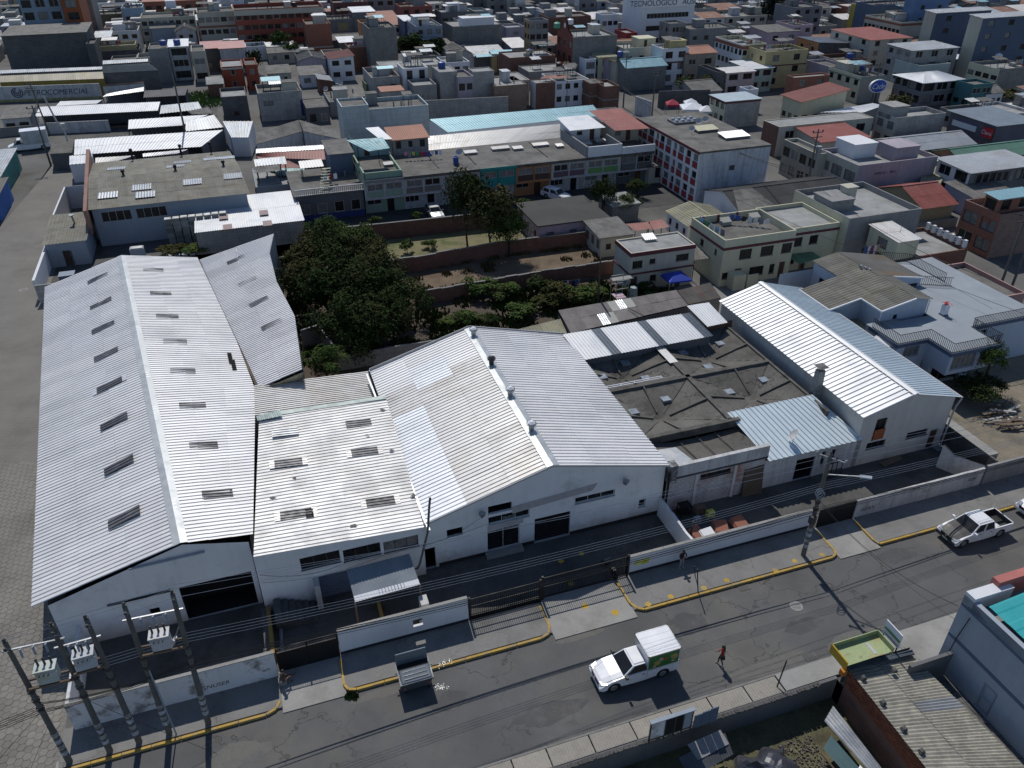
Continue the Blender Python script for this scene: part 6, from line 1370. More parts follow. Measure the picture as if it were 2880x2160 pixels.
weeds('weeds',[V3((-66.90,175.43)),V3((-64.61,172.94)),V3((-63.08,169.73)),V3((-67.39,178.40))],900,3.5,.7,mat('bright_weeds',(.10,.17,.035),.8,0,var=.3))
ground_patch('yard_ground',[(-29.42,162.32),(-4.00,156.91),(-3.18,191.74),(-40.68,204.45)],CONC_D,.006)
S1,S2,S3,S4,S5=2.6,4.9,7.3,9.6,12.0
B_=lambda *a,**k: hx(*a,**k)
B_('long bare block building with ribs of concrete columns behind the depot',(-48.82,-30.79,226.16,239.83),8.6,BLOCK_D,ROOF_G,roof='shed',rise=.3,zb=0)
B_('bare block annex stepped down at right of the long block building',(-30.86,-29.02,221.86,229.86),6.2,BLOCK_D,SLAB)
B_('tall blue-grey tower block with dark square windows',(-47.04,-37.60,246.93,260.93),17,mat('tower_blue',(.22,.28,.34),.85,0,var=.06),SLAB,win={0: (3,6,2.2,1.8,.6)},cat='tower block',name='apartment_block')
B_('rust red slice of tower block beside the blue-grey one',(-36.94,-32.84,243.88,257.88),17,mat('tower_rust',(.26,.075,.03),.85,0,var=.06),SLAB,win={0: (1,6,2.6,1.8,.6)},cat='tower block',name='apartment_block')
B_('grey block tower end right of the rust red slice',(-35.34,-32.35,263.01,275.01),14,BLOCK,SLAB,cat='tower block',name='apartment_block')
B_('tiny white house with pale green porch at far left edge',(-61.42,-58.35,294.56,303.56),4.9,mat('pale_green_house',(.34,.40,.38),.85),SLAB_L,win={0: (3,2,1,1)})
B_('white house with red tile edge at the far left corner',(-68.47,-63.97,320.12,329.12),6,WHITE_D,ROOF_O,roof='gable',rise=1.2,win={0: (2,2)})
B_('white house with roof tank room above the beige walled terrace',(-28.04,-21.10,248.35,256.35),4.9,WHITE,SLAB,win={0: (3,2,1.4,1.1)},stairbox=[(.1,.4,3,3,1.6,WHITE)])
B_('beige walled roof terrace with sheets beside block building',(-31.14,-27.34,240.34,247.34),5.2,CREAM,ROOF_S,roof='shed',rise=.5,win={0: (1,1,1,1,3)})
B_('open beige terrace house below the white roof tank house',(-30.93,-21.34,234.03,240.03),3.4,YELL,SLAB_L,para=.7,win={0: (2,1,2.0,1.3)})
B_('low grey wall building in front of the beige terrace house',(-31.35,-20.40,231.98,235.98),2.8,BLOCK_D,SLAB)
B_('white three storey house front with wide dark windows near tall pole',(-12.11,-7.98,207.02,216.02),7.3,WHITE_D,ROOF_N,roof='shed',rise=.2,win={0: (1,3,3.4,1.5,.6)})
B_('blank grey wall tower left of the white three storey house',(-16.31,-12.20,205.48,213.48),7,RENDER,SLAB,para=.4)
B_('house with stacked balconies right of the white three storey house',(-7.40,-4.44,203.94,211.94),6.2,CREAM,SLAB,win={0: (1,2,3.0,1.3,.7)})
B_('dark block house with pink sheet roof',(-5.43,-0.58,215.12,224.12),5.2,BLOCK_D,mat('pink_sheet_roof',(.42,.20,.18),.6),roof='shed',rise=.2,win={0: (2,1,1,1)})
B_('small house with larger pink sheet roof and white parapet',(-1.26,4.50,211.42,219.42),5.6,WHITE_D,mat('pink_sheet_roof',(0,0,0)),roof='shed',rise=.3,win={0: (3,1,1,1)})
B_('red brick coloured cube house with white roof edge',(-1.45,3.00,191.69,199.69),4.9,mat('red_orange_wall',(.27,.06,.03),.85,0,var=.1),SLAB_L,para=.3,win={0: (1,2,.9,1.2),3: (2,2,.8,1)},trim=(4.6,.35,CREAM))
B_('red orange house beside the cube house with grey column',(3.50,6.05,191.12,199.12),4.9,mat('red_orange_wall',(0,0,0)),SLAB,win={0: (1,2,.9,1.1)})
B_('small red brick shack with pale sheet porch',(-4.81,-1.68,186.52,191.52),2.8,BRICK,SLAB_L,roof='shed',rise=.5)
B_('dark block house with bare terrace right of the weedy lot',(-2.37,2.42,165.51,173.51),4,BLOCK_D,SLAB_L,para=.6,win={0: (1,1,1.0,.9)})
B_('beige apartment block with grey columns at upper left',(-20.25,-6.42,251.98,261.98),7.3,CREAM,SLAB,win={0: (8,3,1.3,1.1)},trim=(4.7,.4,RENDER))
B_('pale blue gabled house before the beige apartment block',(-18.02,-11.80,249.50,256.50),5.4,GREYB,ROOF_G,roof='gable',rise=1.2,win={0: (2,1,1,.8)})
B_('white gabled house with grey slates right of the pale blue one',(-11.71,-6.68,243.96,249.96),5,WHITE_D,ROOF_G,roof='gable',rise=1.3,ridge='y',win={0: (2,2,1,.9)})
B_('house painted blue on top behind the pale staircase',(-26.44,-20.70,274.02,282.02),7.3,BLUEW,SLAB,win={0: (2,2,1.5,1)})
B_('house with curved stair wall in olive brown',(-37.03,-27.42,279.95,287.95),5.2,mat('olive_brown',(.16,.14,.09),.85),SLAB,win={0: (2,1,1.3,1)})
B_('long orange roofed terrace of small houses on the top left',(-22.05,-4.29,297.77,306.77),6.5,TERRA,ROOF_O,roof='shed',rise=.8,win={0: (6,2,1.6,1.1)})
B_('large red and cream apartment block with four window rows',(3.92,27.05,238.42,249.42),9.6,mat('apartment_red',(.27,.07,.045),.85,0,var=.08),SLAB,para=.9,win={0: (12,4,1.5,1.2,.7),3: (4,4)},trim=(9.0,1.3,CREAM),cat='apartment block',name='apartment_block')
B_('beige left wing of the large red apartment block',(-5.50,3.93,244.67,253.67),9,CREAM,SLAB,win={0: (5,3,1.5,1.2)},trim=(5.6,.5,TERRA),cat='apartment block',name='apartment_block')
B_('red panelled block with three thin cream columns',(20.66,26.88,224.72,233.45),7.6,TERRA,SLAB,trim=(2.4,.3,CREAM),win={3: (2,3,1,1)},cat='apartment block',name='apartment_block')
B_('white house with red sheet roof and four windows',(22.01,27.55,194.52,202.52),4.9,WHITE,ROOF_R,roof='shedR',rise=.5,win={0: (2,2,1.6,1.1)},far=True)
B_('mauve grey gabled house left of the white red roofed one',(15.69,21.69,198.57,205.57),4.2,MAUVE,ROOF_G,roof='gable',rise=.8,ridge='y')
B_('white ground floor house with grey shed roof below the mauve gable',(14.94,20.26,190.29,196.29),2.6,WHITE,ROOF_G,roof='shed',rise=.8,win={0: (2,1,1.6,1.1)})
B_('small brick shed with pale corrugated roof',(18.10,20.79,183.94,188.94),2.4,BRICK,ROOF_WW,roof='shedL',rise=.6)
B_('narrow cream house with brown gable roof left of the trees',(8.27,13.14,194.45,201.45),2.6,CREAM,ROOF_G,roof='shed',rise=.5,win={0: (2,1,.8,.9)})
B_('orange tiled house with cream gable wall',(40.05,47.64,233.54,248.80),5.6,CREAM,ROOF_O,roof='shed',rise=1.6,win={0: (2,2,1,1)})
B_('tall bare block tower with two rows of small holes',(32.16,38.65,198.21,207.21),9.9,BLOCK,SLAB,cat='tower',name='tower_house')
B_('bright orange walled house behind the bare block tower',(32.76,37.69,213.05,218.05),9,ORANGE,SLAB,win={0: (1,1)})
B_('red brick wall house at foot of the bare block tower',(28.05,33.81,204.23,211.23),5,BRICK,SLAB)
B_('grey cube house with white sheet roofs above yellow garage',(36.31,42.57,247.78,256.78),7.3,RENDER,ROOF_N,roof='shed',rise=.3,win={0: (1,2,1,1)})
B_('low grey house with yellow shutter',(29.17,36.80,248.44,256.44),5.2,RENDER,SLAB,holes={0: [(2.5,5.5,2.6,4.8,'garage',YELL)]})
B_('pair of low white roofs below the yellow shutter house',(28.20,34.61,220.43,227.43),4,RENDER_D,ROOF_N,roof='shed',rise=.3)
B_('blue-grey modern house with white roof room and square windows',(46.91,53.79,214.34,225.95),7.3,GREYB,SLAB_L,win={0: (3,3,1.3,1.2),3: (2,3,1,1)},stairbox=[(.05,.3,4,4,2.2,WHITE)],trim=(4.6,.2,WHITE))
B_('dark slate sided house left of the blue-grey modern house',(46.24,48.74,225.20,234.20),7.6,SLATE,ROOF_N,roof='shed',rise=.2,win={0: (1,3,1,1.2)})
B_('long bare block wall house with white penthouse',(56.23,69.48,213.23,222.23),7.3,BLOCK,SLAB_L,para=.2,stairbox=[(.2,.0,8.5,4,1.9,WHITE)])
B_('brick red house with pink roof terrace near the top centre',(50.73,60.14,250.78,258.78),7.3,mat('rose_brick',(.30,.09,.07),.85),SLAB,win={0: (3,3,1.4,1.1)})
B_('dark purple house with white balconies left of the pink terrace',(32.57,42.67,260.33,268.33),8,mat('plum_wall',(.12,.05,.05),.85),SLAB,win={0: (3,3,1.6,1.1)})
B_('grey house with two tall window bays at top centre left',(43.42,52.41,267.89,275.89),8,RENDER,SLAB,win={0: (3,3,1.7,1.2)})
B_('white and black shopfront house at the top centre',(61.57,71.46,246.00,254.00),6,RENDER_D,SLAB_L,win={0: (4,2,1.6,.9)},stairbox=[(.25,.2,3.5,3,2.4,WHITE)])
B_('pale teal garage house right of the white and black house',(73.15,77.53,250.84,257.84),5.2,mat('pale_teal_grey',(.26,.33,.34),.85),SLAB,win={0: (1,1)})
hx('long grey shed roof tilted above the trees',(54.66,61.69,209.89,219.55),3.4,WHITE_D,ROOF_G,roof='shed',rise=.3)
hx('white gabled hall with grey roof beside the roof top trees',(52.08,56.62,195.93,207.45),3.6,WHITE_D,ROOF_G,roof='gable',rise=1.2,ridge='y')
lean('cyan sheet canopy over a green railed terrace',(-8.33,199.59,3.80),(-3.43,201.30,3.80),(-4.23,203.10,4.00),(-8.86,201.93,4.00),ROOF_CY,5)
lean('pair of cyan sheet roofs at the right of green railed terrace',(-4.86,201.38,4.20),(0.00,201.97,4.20),(0.00,205.63,4.50),(-5.59,204.41,4.50),ROOF_CY,6,YELL)
hx('block walled roof terrace with purple laundry',(26.84,32.56,167.08,177.83),5,BLOCK_L,SLAB,para=.9,win={0: (2,2,1.2,1)})
hx('white roof top house with two dark doors behind the laundry',(33.17,38.26,166.01,172.01),7.3,WHITE,SLAB_L,para=.1,win={0: (2,1,1.2,1.8,5.2)})
hx('long low white house with beige flat roof behind the laundry',(30.37,43.28,173.89,180.89),6.2,CREAM,SLAB_L,para=.1)
hx('white strip house with blue tank at its left',(43.72,49.28,173.77,180.77),6,WHITE,SLAB_L,win={0: (3,1,1.2,1,4.6)})
hx('left bare block tower with perforated upper bricks',(39.18,42.84,160.20,166.71),7.3,BLOCK_L,SLAB_L,para=.15,name='tower_house',cat='tower')
hx('right bare block tower without holes',(45.63,49.92,158.38,162.20),7.3,BLOCK_L,SLAB_L,para=.15,name='tower_house',cat='tower')
hx('mauve house recessed between the two bare block towers',(42.42,45.60,158.35,165.35),6.2,MAUVE,SLAB,win={0: (2,2,1.4,1.4)})
hx('grey house with curtained window left of the perforated tower',(33.67,38.25,159.23,165.23),5,RENDER,SLAB_L,win={0: (1,1,1.8,1.3,2.6)})
hx('low block house with orange sheet roof',(27.60,31.98,160.85,164.33),4.4,BLOCK_L,ROOF_O,roof='shed',rise=.2,over=.2)
hx('olive green walled yard left of the orange sheet roof',(26.39,31.67,172.21,177.21),3.2,mat('moss_green_wall',(.15,.18,.10),.85),SLAB)
hx('tan brick house right of the bare towers',(49.13,55.88,155.62,163.62),4.9,mat('tan_brick',(.24,.16,.11),.9,0,brick=((.19,.12,.08),(.22,.2,.18),.5,.2)),SLAB_L,para=.15)
hx('tall white tiled building front left part',(17.17,21.82,141.79,147.87),6.3,mat('white_tile_wall',(.42,.47,.48),.6,0,var=.06,streak=.3,brick=((.38,.43,.44),(.25,.28,.29),2.6,.9)),SLAB,para=.4)
hx('long lower white tiled wing with walled roof deck',(21.79,32.60,142.65,150.82),5,mat('white_tile_wall',(0,0,0)),SLAB,para=.7)
wallxy('long whitewashed block wall behind the cyan roof',[(34.74,155.63),(51.33,153.79)],3.4,WBRICK if False else BLOCK_L)
hx('block house with dark blue tarpaulin curtain',(4.42,12.54,163.24,171.24),4.6,BLOCK_L,SLAB,para=.7,holes={0: [(7.6,12.2,.5,3.6,'garage',NAVY),(.8,2.6,2.9,3.8,'window')]})
hx('flat grey slab house with satellite dishes and dark door',(12.64,16.89,158.98,166.65),2.8,RENDER_D,SLAB,para=.1,win={0: (2,1,1.2,1.5,.2)})
hx('low slab roof with puddled patches behind the dishes',(17.49,24.85,162.66,171.66),2.8,RENDER,SLAB,para=.05)
slabroof('lean_to_roof','grey tiled lean-to at back of the slab roof with dishes',[V3((-32.27,163.05,3.00)),V3((-28.80,163.83,3.00)),V3((-30.95,170.62,3.40)),V3((-33.72,170.62,3.40))],ROOF_G,4,.3,.04,cat='lean-to',wall_m=RENDER_D)
for k,(u,v) in enumerate(((734,210),(738,214),(709,227))): dish([(-36.51,173.76),(-35.68,172.94),(-37.72,167.39)][k],2.95,['upper left dish on the puddled slab roof','dish beside the upper left dish on the slab roof','lower dish above the dark door of slab house'][k],az=250,r=.55)
T_=lean
lean('very long pale cyan metal roof behind the terraced houses',(-10.47,131.49,4.60),(15.83,142.20,4.60),(14.44,145.63,5.60),(-13.83,135.75,5.60),ROOF_CY,30,WHITE,cat='warehouse',name='warehouse',rows=2)
lean('very long whitish metal roof just behind the terraced houses',(-13.27,119.91,4.60),(7.33,127.69,4.60),(14.05,134.07,5.80),(-14.12,124.39,5.80),ROOF_WW,28,WHITE,cat='warehouse',name='warehouse',rows=2)
lean('left slope of the old grey gabled hall',(-41.15,128.10,3.60),(-35.48,135.78,3.60),(-36.57,138.60,4.80),(-42.13,131.96,4.40),ROOF_G,8,WHITE_D,cat='hall',name='hall')
lean('right slope of the old grey gabled hall',(-35.05,135.03,3.80),(-28.27,132.47,3.20),(-30.19,137.11,3.40),(-36.49,138.60,4.80),ROOF_G,7,WHITE_D,cat='hall',name='hall')
lean('long white strip roof over the red sheet roof',(-39.48,121.94,4.00),(-29.28,124.16,4.00),(-29.63,125.38,4.30),(-39.74,123.12,4.30),ROOF_N,12,WHITE_D)
lean('long red sheet roof below the white strip roof',(-39.47,121.56,3.40),(-28.15,120.61,3.40),(-28.89,123.66,4.00),(-39.48,121.94,4.00),ROOF_R,12,RENDER_D)
lean('red striped lean roof at left of the balcony house',(-35.96,116.92,3.20),(-31.29,117.36,3.20),(-33.85,119.58,3.50),(-39.24,120.94,3.80),ROOF_R,6,RENDER_D)
lean('teal grey sheet skirt below the red striped roof',(-34.33,114.58,2.90),(-29.94,114.16,2.90),(-31.17,117.14,3.20),(-35.69,116.92,3.20),mat('teal_grey_sheet',(.18,.27,.27),.5,.2),5)
hx('pale grey slab roof house at left of the balcony house',(0.73,5.89,115.80,124.71),2.6,GREYB,SLAB_L,para=.1)
hx('small dark block tower with grey sheet roof beside the porch',(11.38,14.63,114.11,120.63),6.8,SLATE,ROOF_G,roof='shed',rise=.2)
t=hx('dark blue walled house with white balustrade terrace and yellow windows',(5.5,14.6,107.0,118),3.6,RENDER_D,SLAB,para=0,win={0: (4,1,1.3,1.5)},fm=CREAM_Y)
b=MB()
for i in range(34): x=5.6+i*.27; lbox(b,x,x+.1,106.8,106.9,3.8,4.5)
lbox(b,5.5,14.7,106.75,106.95,4.5,4.62); lbox(b,5.5,14.7,106.75,106.95,3.62,3.82); b.build('balustrade',WHITE_D,t)
b=MB(); lbox(b,5.7,14.6,106.9,107.1,.1,.9); b.build('front_wall',NAVY,t)
b=MB()
for k in range(9): b.beam(L(8.8+k*.12,107.6+k*.35,3.8+k*.28),L(10.0+k*.12,107.6+k*.35,3.8+k*.28),.3,.05)
o=b.build('stairs',CREAM_Y); tag(o,'thin cream staircase climbing beside the dark blue walled house','stairs')
hx('cream house with two window bays at left of the brick row',(53.86,57.72,159.19,167.19),4.9,CREAM,SLAB_L,para=.15,win={0: (2,2,1.2,1.2)})
hx('brick and white house with pale slab roof',(57.63,61.86,155.31,158.50),5,BRICK,SLAB_L,para=.1,wms=WHITE)
hx('white house with five windows in the brick row',(62.04,69.44,155.82,163.82),4.9,WHITE,SLAB,para=.15,win={0: (4,2,1.1,1.1)})
hx('red brick house end with grey concrete bands',(68.08,71.07,152.03,156.52),4.9,BRICK,SLAB,para=.1,trim=(2.4,.2,RENDER))
hx('brick and block house right of the banded brick end',(69.85,73.15,149.05,154.97),4.4,BRICK,SLAB_L,trim=(2.2,.2,RENDER))
slabroof('canopy','small bright red curved canopy on a roof',[V3((5.60,167.44,5.60)),V3((11.24,168.31,5.60)),V3((10.55,169.47,5.90)),V3((6.76,169.03,5.90))],ROOF_R,4,.4,.05,cat='canopy')
hx('long brick back wall house with parapet',(60.64,71.87,180.73,188.73),5,BRICK,SLAB_L,para=.3)
hx('slab roof with water tanks and white sheet',(62.23,73.36,172.14,179.32),3.6,BLOCK,SLAB_L,para=.2,win={0: (2,1,1,1)})
t=hx('block walled house with red brick gable front and clock',(74.42,85.33,176.93,186.61),9,BLOCK,SLAB_L,para=.5,wms=mat('dark_red_facade',(.16,.045,.03),.85),win={3: (3,3,1.6,1.5)})
x0,x1,y0,y1,_=FOOT[-1]; b=MB(); ym=(y0+y1)/2
b.face([L(x0-.02,y1,9.5),L(x0-.02,y0,9.5),L(x0-.02,ym-1.8,10.6),L(x0-.02,ym-.6,12.6),L(x0-.02,ym+.6,12.6),L(x0-.02,ym+1.8,10.6)]); b.face([L(x0+.3,y0,9.5),L(x0+.3,y1,9.5),L(x0+.3,ym+1.8,10.6),L(x0+.3,ym+.6,12.6),L(x0+.3,ym-.6,12.6),L(x0+.3,ym-1.8,10.6)]); b.build('gable',mat('dark_red_facade',(0,0,0)),t)
b=MB(); b.tube(L(x0-.06,ym,11.3),L(x0-.1,ym,11.3),.5,.5,14); b.build('clock_face',WHITE,t)
hx('four storey grey house with ochre side wall',(71.98,76.88,198.84,202.95),9.6,RENDER,SLAB,wms=mat('ochre_side',(.32,.22,.12),.85),win={0: (3,4,1.4,1.2),3: (2,4,1.3,1.2)})
hx('long dark red house with rusty wall behind ochre sided house',(87.66,100.46,226.31,234.31),6,BRICK,SLAB)
hx('white and pale blue house with laundry terrace',(102.11,107.20,222.22,226.84),6.6,WHITE,SLAB_L,win={0: (3,2,1.6,1.2),3: (1,2)})
hx('maroon walled house with hanging laundry',(101.48,104.92,205.30,212.30),4.4,REDP,SLAB_L)
hx('orange tiled low roof with skylight strips',(94.16,102.46,196.17,206.27),3.2,WHITE_D,ROOF_O,roof='gable',rise=.9)
hx('broad grey four storey house with worn render and open terrace',(109.20,113.97,196.17,201.62),7.6,RENDER,SLAB,wms=BLOCK,win={0: (5,3,1.2,1.1),3: (2,3,.9,1)})
hx('grey house block right of the broad worn grey house',(113.87,126.99,193.50,202.50),6.4,RENDER,SLAB,win={0: (4,2,1.3,1.1)})
t=hx('large white college building with a wide sign and ribbon windows',(108.71,124.75,211.17,223.17),12.5,WHITE,SLAB,para=.3,win={0: (1,4,26,1.3,.9)},cat='college',name='college_building')
x0,x1,y0,y1,_=FOOT[-1]
b=MB(); lbox(b,x0,x1,y0-.35,y0-.1,10.0,12.9); b.build('sign_board',WHITEP,t)
text('TECNOLOGICO   AUSUBEL',L((x0+x1)/2,y0-.42,11.0),GA,2.0,INK,t,'lettering',sx=.98)
hx('house with blue vaulted sheet roof and bare block gable',(81.69,91.58,163.99,170.07),4.8,BLOCK,ROOF_CY,roof='gable',rise=1.3,ridge='x')
hx('small white shop house with dark upper window',(76.10,78.70,173.27,180.27),4.9,WHITE,SLAB_L,win={0: (1,2,2.2,1.4)})
hx('cream shop house with beige sheet roof',(79.18,83.67,172.96,177.23),5.6,CREAM_Y,ROOF_GY,roof='shed',rise=.5,win={0: (1,2,2.4,1.4),3: (2,2)})
hx('mauve shop house with pink striped tile roof',(80.44,84.71,170.77,176.36),4.2,MAUVE,mat('pink_brown_roof',(.26,.14,.12),.8),roof='shedL',rise=1.2,win={0: (1,1,2,1)})
hx('narrow tan roofed shop house before the vaulted roof',(81.20,85.38,167.85,172.82),4.2,CREAM,ROOF_GY,roof='shedL',rise=1.2,win={0: (1,1,2,1)})
hx('cream roof terrace house with blue tank and white hood',(85.92,95.20,174.21,183.21),6.2,CREAM,SLAB_L,para=.8,win={0: (3,2,1.2,1.2)},stairbox=[(.5,.2,4.2,4,2.2,CREAM_Y)])
hx('white three storey house with brown bands and olive roof hut',(91.81,98.25,166.61,172.49),7.3,WHITE,SLAB_L,para=.5,win={0: (2,3,1.8,1.4)},trim=(4.7,.3,MAROON),stairbox=[(.3,.1,4,3,1.8,YELL)])
hx('tan brick house with orange roofed glazed top room',(97.07,105.10,165.93,174.50),6.4,mat('tan_block',(.26,.23,.19),.9,0,brick=((.22,.19,.16),(.3,.28,.25),.7,.3)),ROOF_O,roof='gable',rise=.9,win={0: (2,2,1.8,1.2)})
hx('long white sided apartment house with brown cornice',(109.88,115.97,163.20,174.94),7.4,CREAM_Y,SLAB_L,para=.8,wms=WHITE,win={0: (4,3,1.3,1.2),3: (7,3,1.2,1.2)},trim=(7.2,.7,mat('brown_cornice',(.22,.09,.06),.85)))
hx('dull yellow flat roofed block with brown string courses',(111.32,122.11,156.20,163.12),7.2,YELL,SLAB,para=.6,win={0: (2,3,1.6,1.3),3: (2,3,1,1)},trim=(4.7,.22,MAROON))
hx('house with grey hipped roof and broken sheets in a yard',(89.60,95.88,147.72,157.09),2.6,RENDER,ROOF_G,roof='gable',rise=1.3)
hx('bare block house with rooftop parapet left of the pink house',(97.40,99.25,152.53,160.53),4.4,BLOCK_D,SLAB,para=.8)
hx('pink white two storey house with long windows',(99.57,106.45,152.25,156.51),4.9,mat('pink_white_wall',(.46,.38,.37),.85),ROOF_WW,roof='shed',rise=.2,win={0: (2,2,2.2,1.2)})
hx('mint green two storey house beside the pink white house',(106.45,112.30,154.13,162.13),4.9,mat('pale_mint',(.32,.42,.36),.85),ROOF_N,roof='shed',rise=.2,win={0: (2,2,2,1.2)})
hx('cream and block house with pale blue roof and maroon edge',(85.88,93.40,130.43,135.89),4.9,BLOCK_L,mat('pale_blue_roof',(.40,.47,.50),.5,.2,var=.08),roof='shed',rise=.05,wms=CREAM_Y,win={3: (3,2,1.2,1.3)},trim=(4.5,.3,MAROON))
hx('white courtyard house with red brick side',(96.49,99.10,139.64,142.56),3.8,WHITE,SLAB_L,para=.6,win={0: (3,1,1,1)})
hx('dark slab shop roof beside the long pale cyan roof',(64.36,68.23,136.06,140.31),3,RENDER,SLAB,para=.1)
lean('tan sheet porch roof at the end of the cyan roof',(12.84,143.47,3.00),(17.38,144.41,3.00),(16.50,145.79,3.30),(12.10,144.83,3.30),ROOF_GY,5,RENDER)
wallxy('white shutter wall along the market street',[(75.23,145.69),(76.15,140.86)],3.4,WHITE_D)
wallxy('long dark block wall behind the market tents',[(81.98,148.96),(92.68,146.97)],3.2,BLOCK_D)
def tent(lab,u3,m_,w=3.0,n='market_tent'):
 p=V3(u3); t=thing(n,lab,'market tent',up(p,0),'market tents'); g=[p+Vector((a*w/2,c*w/2,2.2)) for a,c in ((-1,-1),(1,-1),(1,1),(-1,1))]; b=MB()
 for i in range(4): b.face([g[i],g[(i+1) % 4],p+Vector((0,0,3.0))]); b.face([g[i]-Vector((0,0,.4)),g[(i+1) % 4]-Vector((0,0,.4)),g[(i+1) % 4],g[i]])
 b.build('canopy',m_,t); b=MB()
 for q in g: b.beam(up(q,0),q,.06,.06)
 b.build('frame',GALV,t); return t
tent('large white market tent left of the pale blue roofed house',(35.00,158.55),WHITEP,4.2); tent('small red market canopy left of the white tents',(31.67,161.40),mat('red_canvas',(.35,.03,.06),.8),2.4); tent('small white market tent behind the large one',(35.49,162.13),WHITEP,2.6); tent('blue and white market tent by the wall corner',(37.38,156.46),WHITE,3.0)
hx('cream house with wide red corrugated roof and small porch',(99.94,109.71,126.88,132.59),4.6,CREAM_Y,ROOF_R,roof='shedR',rise=1.6,win={0: (4,1,1.3,1.2),3: (3,1,1.2,1)},over=.5)
hx('brick coloured house with grey roof box left of the red roof',(109.46,118.20,142.77,145.31),4.9,TERRA,SLAB_L,para=.3,win={0: (2,2)})
hx('green shopfront house with cream upper floor and roof clutter',(122.48,128.29,138.41,148.91),4.9,RENDER,SLAB,wms=CREAM_Y,win={3: (4,2,1.3,1.2)},trim=(4.6,.3,mat('grey_green_trim',(.2,.24,.2),.85)),stairbox=[(.1,.5,3,4,1.8,CREAM)])
hx('grey mansion with bright hipped sheet roof and wide dark windows',(132.38,142.66,131.79,139.78),4.8,RENDER_D if False else mat('mid_grey_wall',(.16,.165,.18),.85),ROOF_N,roof='hip',rise=1.2,win={0: (3,2,3.4,1.5),3: (4,2,2.6,1.5)},over=.5)
hx('dark teal house with orange tinted windows',(139.68,144.69,126.29,130.78),4.6,TEALD,SLAB,win={0: (2,2,2.2,1.1),3: (2,1,1.4,1)})
hx('yellow-green house with block gable and broad terrace',(153.01,162.89,133.04,141.25),5.2,BLOCK,SLAB_L,wms=CREAM_Y,para=.7,win={3: (4,2,2.0,1.0)})
hx('white balustraded bungalow with grey tiled roof',(143.58,147.93,126.12,131.89),3,WHITE,ROOF_G,roof='gable',rise=1.3,win={0: (3,1,.9,1.2)})
hx('first slate blue tower block with cream balconies',(167.38,184.78,168.43,172.07),11.5,SLATE,ROOF_S,roof='shed',rise=.3,win={0: (2,4,1.6,1.2)},cat='tower block',name='apartment_block',wms=CREAM)
hx('second slate blue tower block nearest the right edge',(159.73,176.77,147.15,150.87),13.5,SLATE,ROOF_S,roof='shed',rise=.3,win={0: (3,5,1.6,1.2)},cat='tower block',name='apartment_block',wms=CREAM)
hx('third slate blue tower block farthest left of the three',(174.49,195.11,198.57,206.00),9,SLATE,SLAB,win={0: (2,3,1.4,1.1)},cat='tower block',name='apartment_block')
hx('mid blue tower block behind the first slate tower',(174.90,186.25,184.00,187.94),12,mat('mid_blue_wall',(.12,.19,.32),.85),SLAB,win={0: (2,4,1.3,1.1)},cat='tower block',name='apartment_block')
hx('cream three storey house with glazed side and red roof edge',(147.93,160.09,166.61,181.73),6.6,CREAM,ROOF_R,roof='shed',rise=.3,win={0: (3,3,1.4,1.2),3: (3,3,1.3,1.1)},trim=(4.3,.25,WHITE_D))
hx('long cream terrace block with brown windows uphill',(170.07,177.15,181.93,196.04),7,CREAM,SLAB,win={3: (9,2,1.4,1.2)},trim=(6.6,.5,mat('brown_cornice',(0,0,0))))
hx('white roof house with red fascia above the terrace block',(175.36,181.41,186.03,194.67),8,CREAM,SLAB,win={3: (3,2)})
hx('yellow painted house near the slate towers',(176.07,184.47,200.82,209.89),8,mat('bright_yellow',(.45,.33,.06),.85),SLAB_L,win={0: (2,2)})
hx('pale pink house with grey shed roof and square windows',(133.32,142.88,187.59,196.12),6,PINK,ROOF_G,roof='shed',rise=.4,win={0: (2,2,1.6,1.2)})
hx('pink and white house with dark balcony right of the pink one',(141.92,148.05,189.22,197.22),6.6,PINK,SLAB,win={0: (2,3,1.5,1.2)})
hx('grey four storey house behind the pink houses',(150.29,159.61,201.62,210.45),9,mat('mid_grey_wall',(0,0,0)),SLAB,win={0: (3,4,1.4,1.1)})
hx('block walled house with sloping grey sheets and orange base',(138.67,151.79,173.92,182.46),4.6,BLOCK_D,ROOF_S,roof='shedL',rise=.9,wms=ORANGE,win={3: (2,2,1.2,1)})
hx('white three storey house with glazed roof gallery',(144.45,157.39,149.25,157.11),7.3,BLOCK_L,ROOF_S,roof='shed',rise=.2,win={0: (3,3,1.8,1.4),3: (3,3,1.4,1.2)},fm=FRAME_W)
hx('shop block with pale green sign band below the glazed gallery',(144.02,152.68,145.77,153.33),4.4,mat('pale_green_white',(.36,.42,.40),.85),SLAB,win={0: (4,1,2.4,1.3,1.0),3: (3,1)})
hx('mauve shop house left of the green shopfront house',(123.77,128.55,149.55,158.01),4.6,MAUVE,SLAB,win={3: (3,1,1.8,1.2),0: (1,1)})
hx('house with faded red roof above a crowded yard',(170.80,188.20,177.01,184.11),3.4,mat('brownish_block',(.22,.19,.16),.9),mat('faded_red_roof',(.25,.13,.09),.8,0,stain=(.3,.28,.25),sa=.5,ss=.4),roof='shed',rise=.5)
hx('grey cube house with white roof sheet left of the yellow-green house',(158.46,165.30,152.65,156.96),4,mat('mid_grey_wall',(0,0,0)),ROOF_N,roof='shed',rise=.1)
hx('brown brick house with blue tank at right edge',(174.41,185.16,153.54,161.49),4,BRICK,SLAB_L)
lean('dazzling white flat roof behind the blue oval sign',(57.27,150.99,3.00),(65.36,150.99,3.00),(70.76,155.43,3.20),(69.06,156.82,3.30),mat('blinding_white_roof',(.8,.8,.8),.5,0,var=.02),4,RENDER)
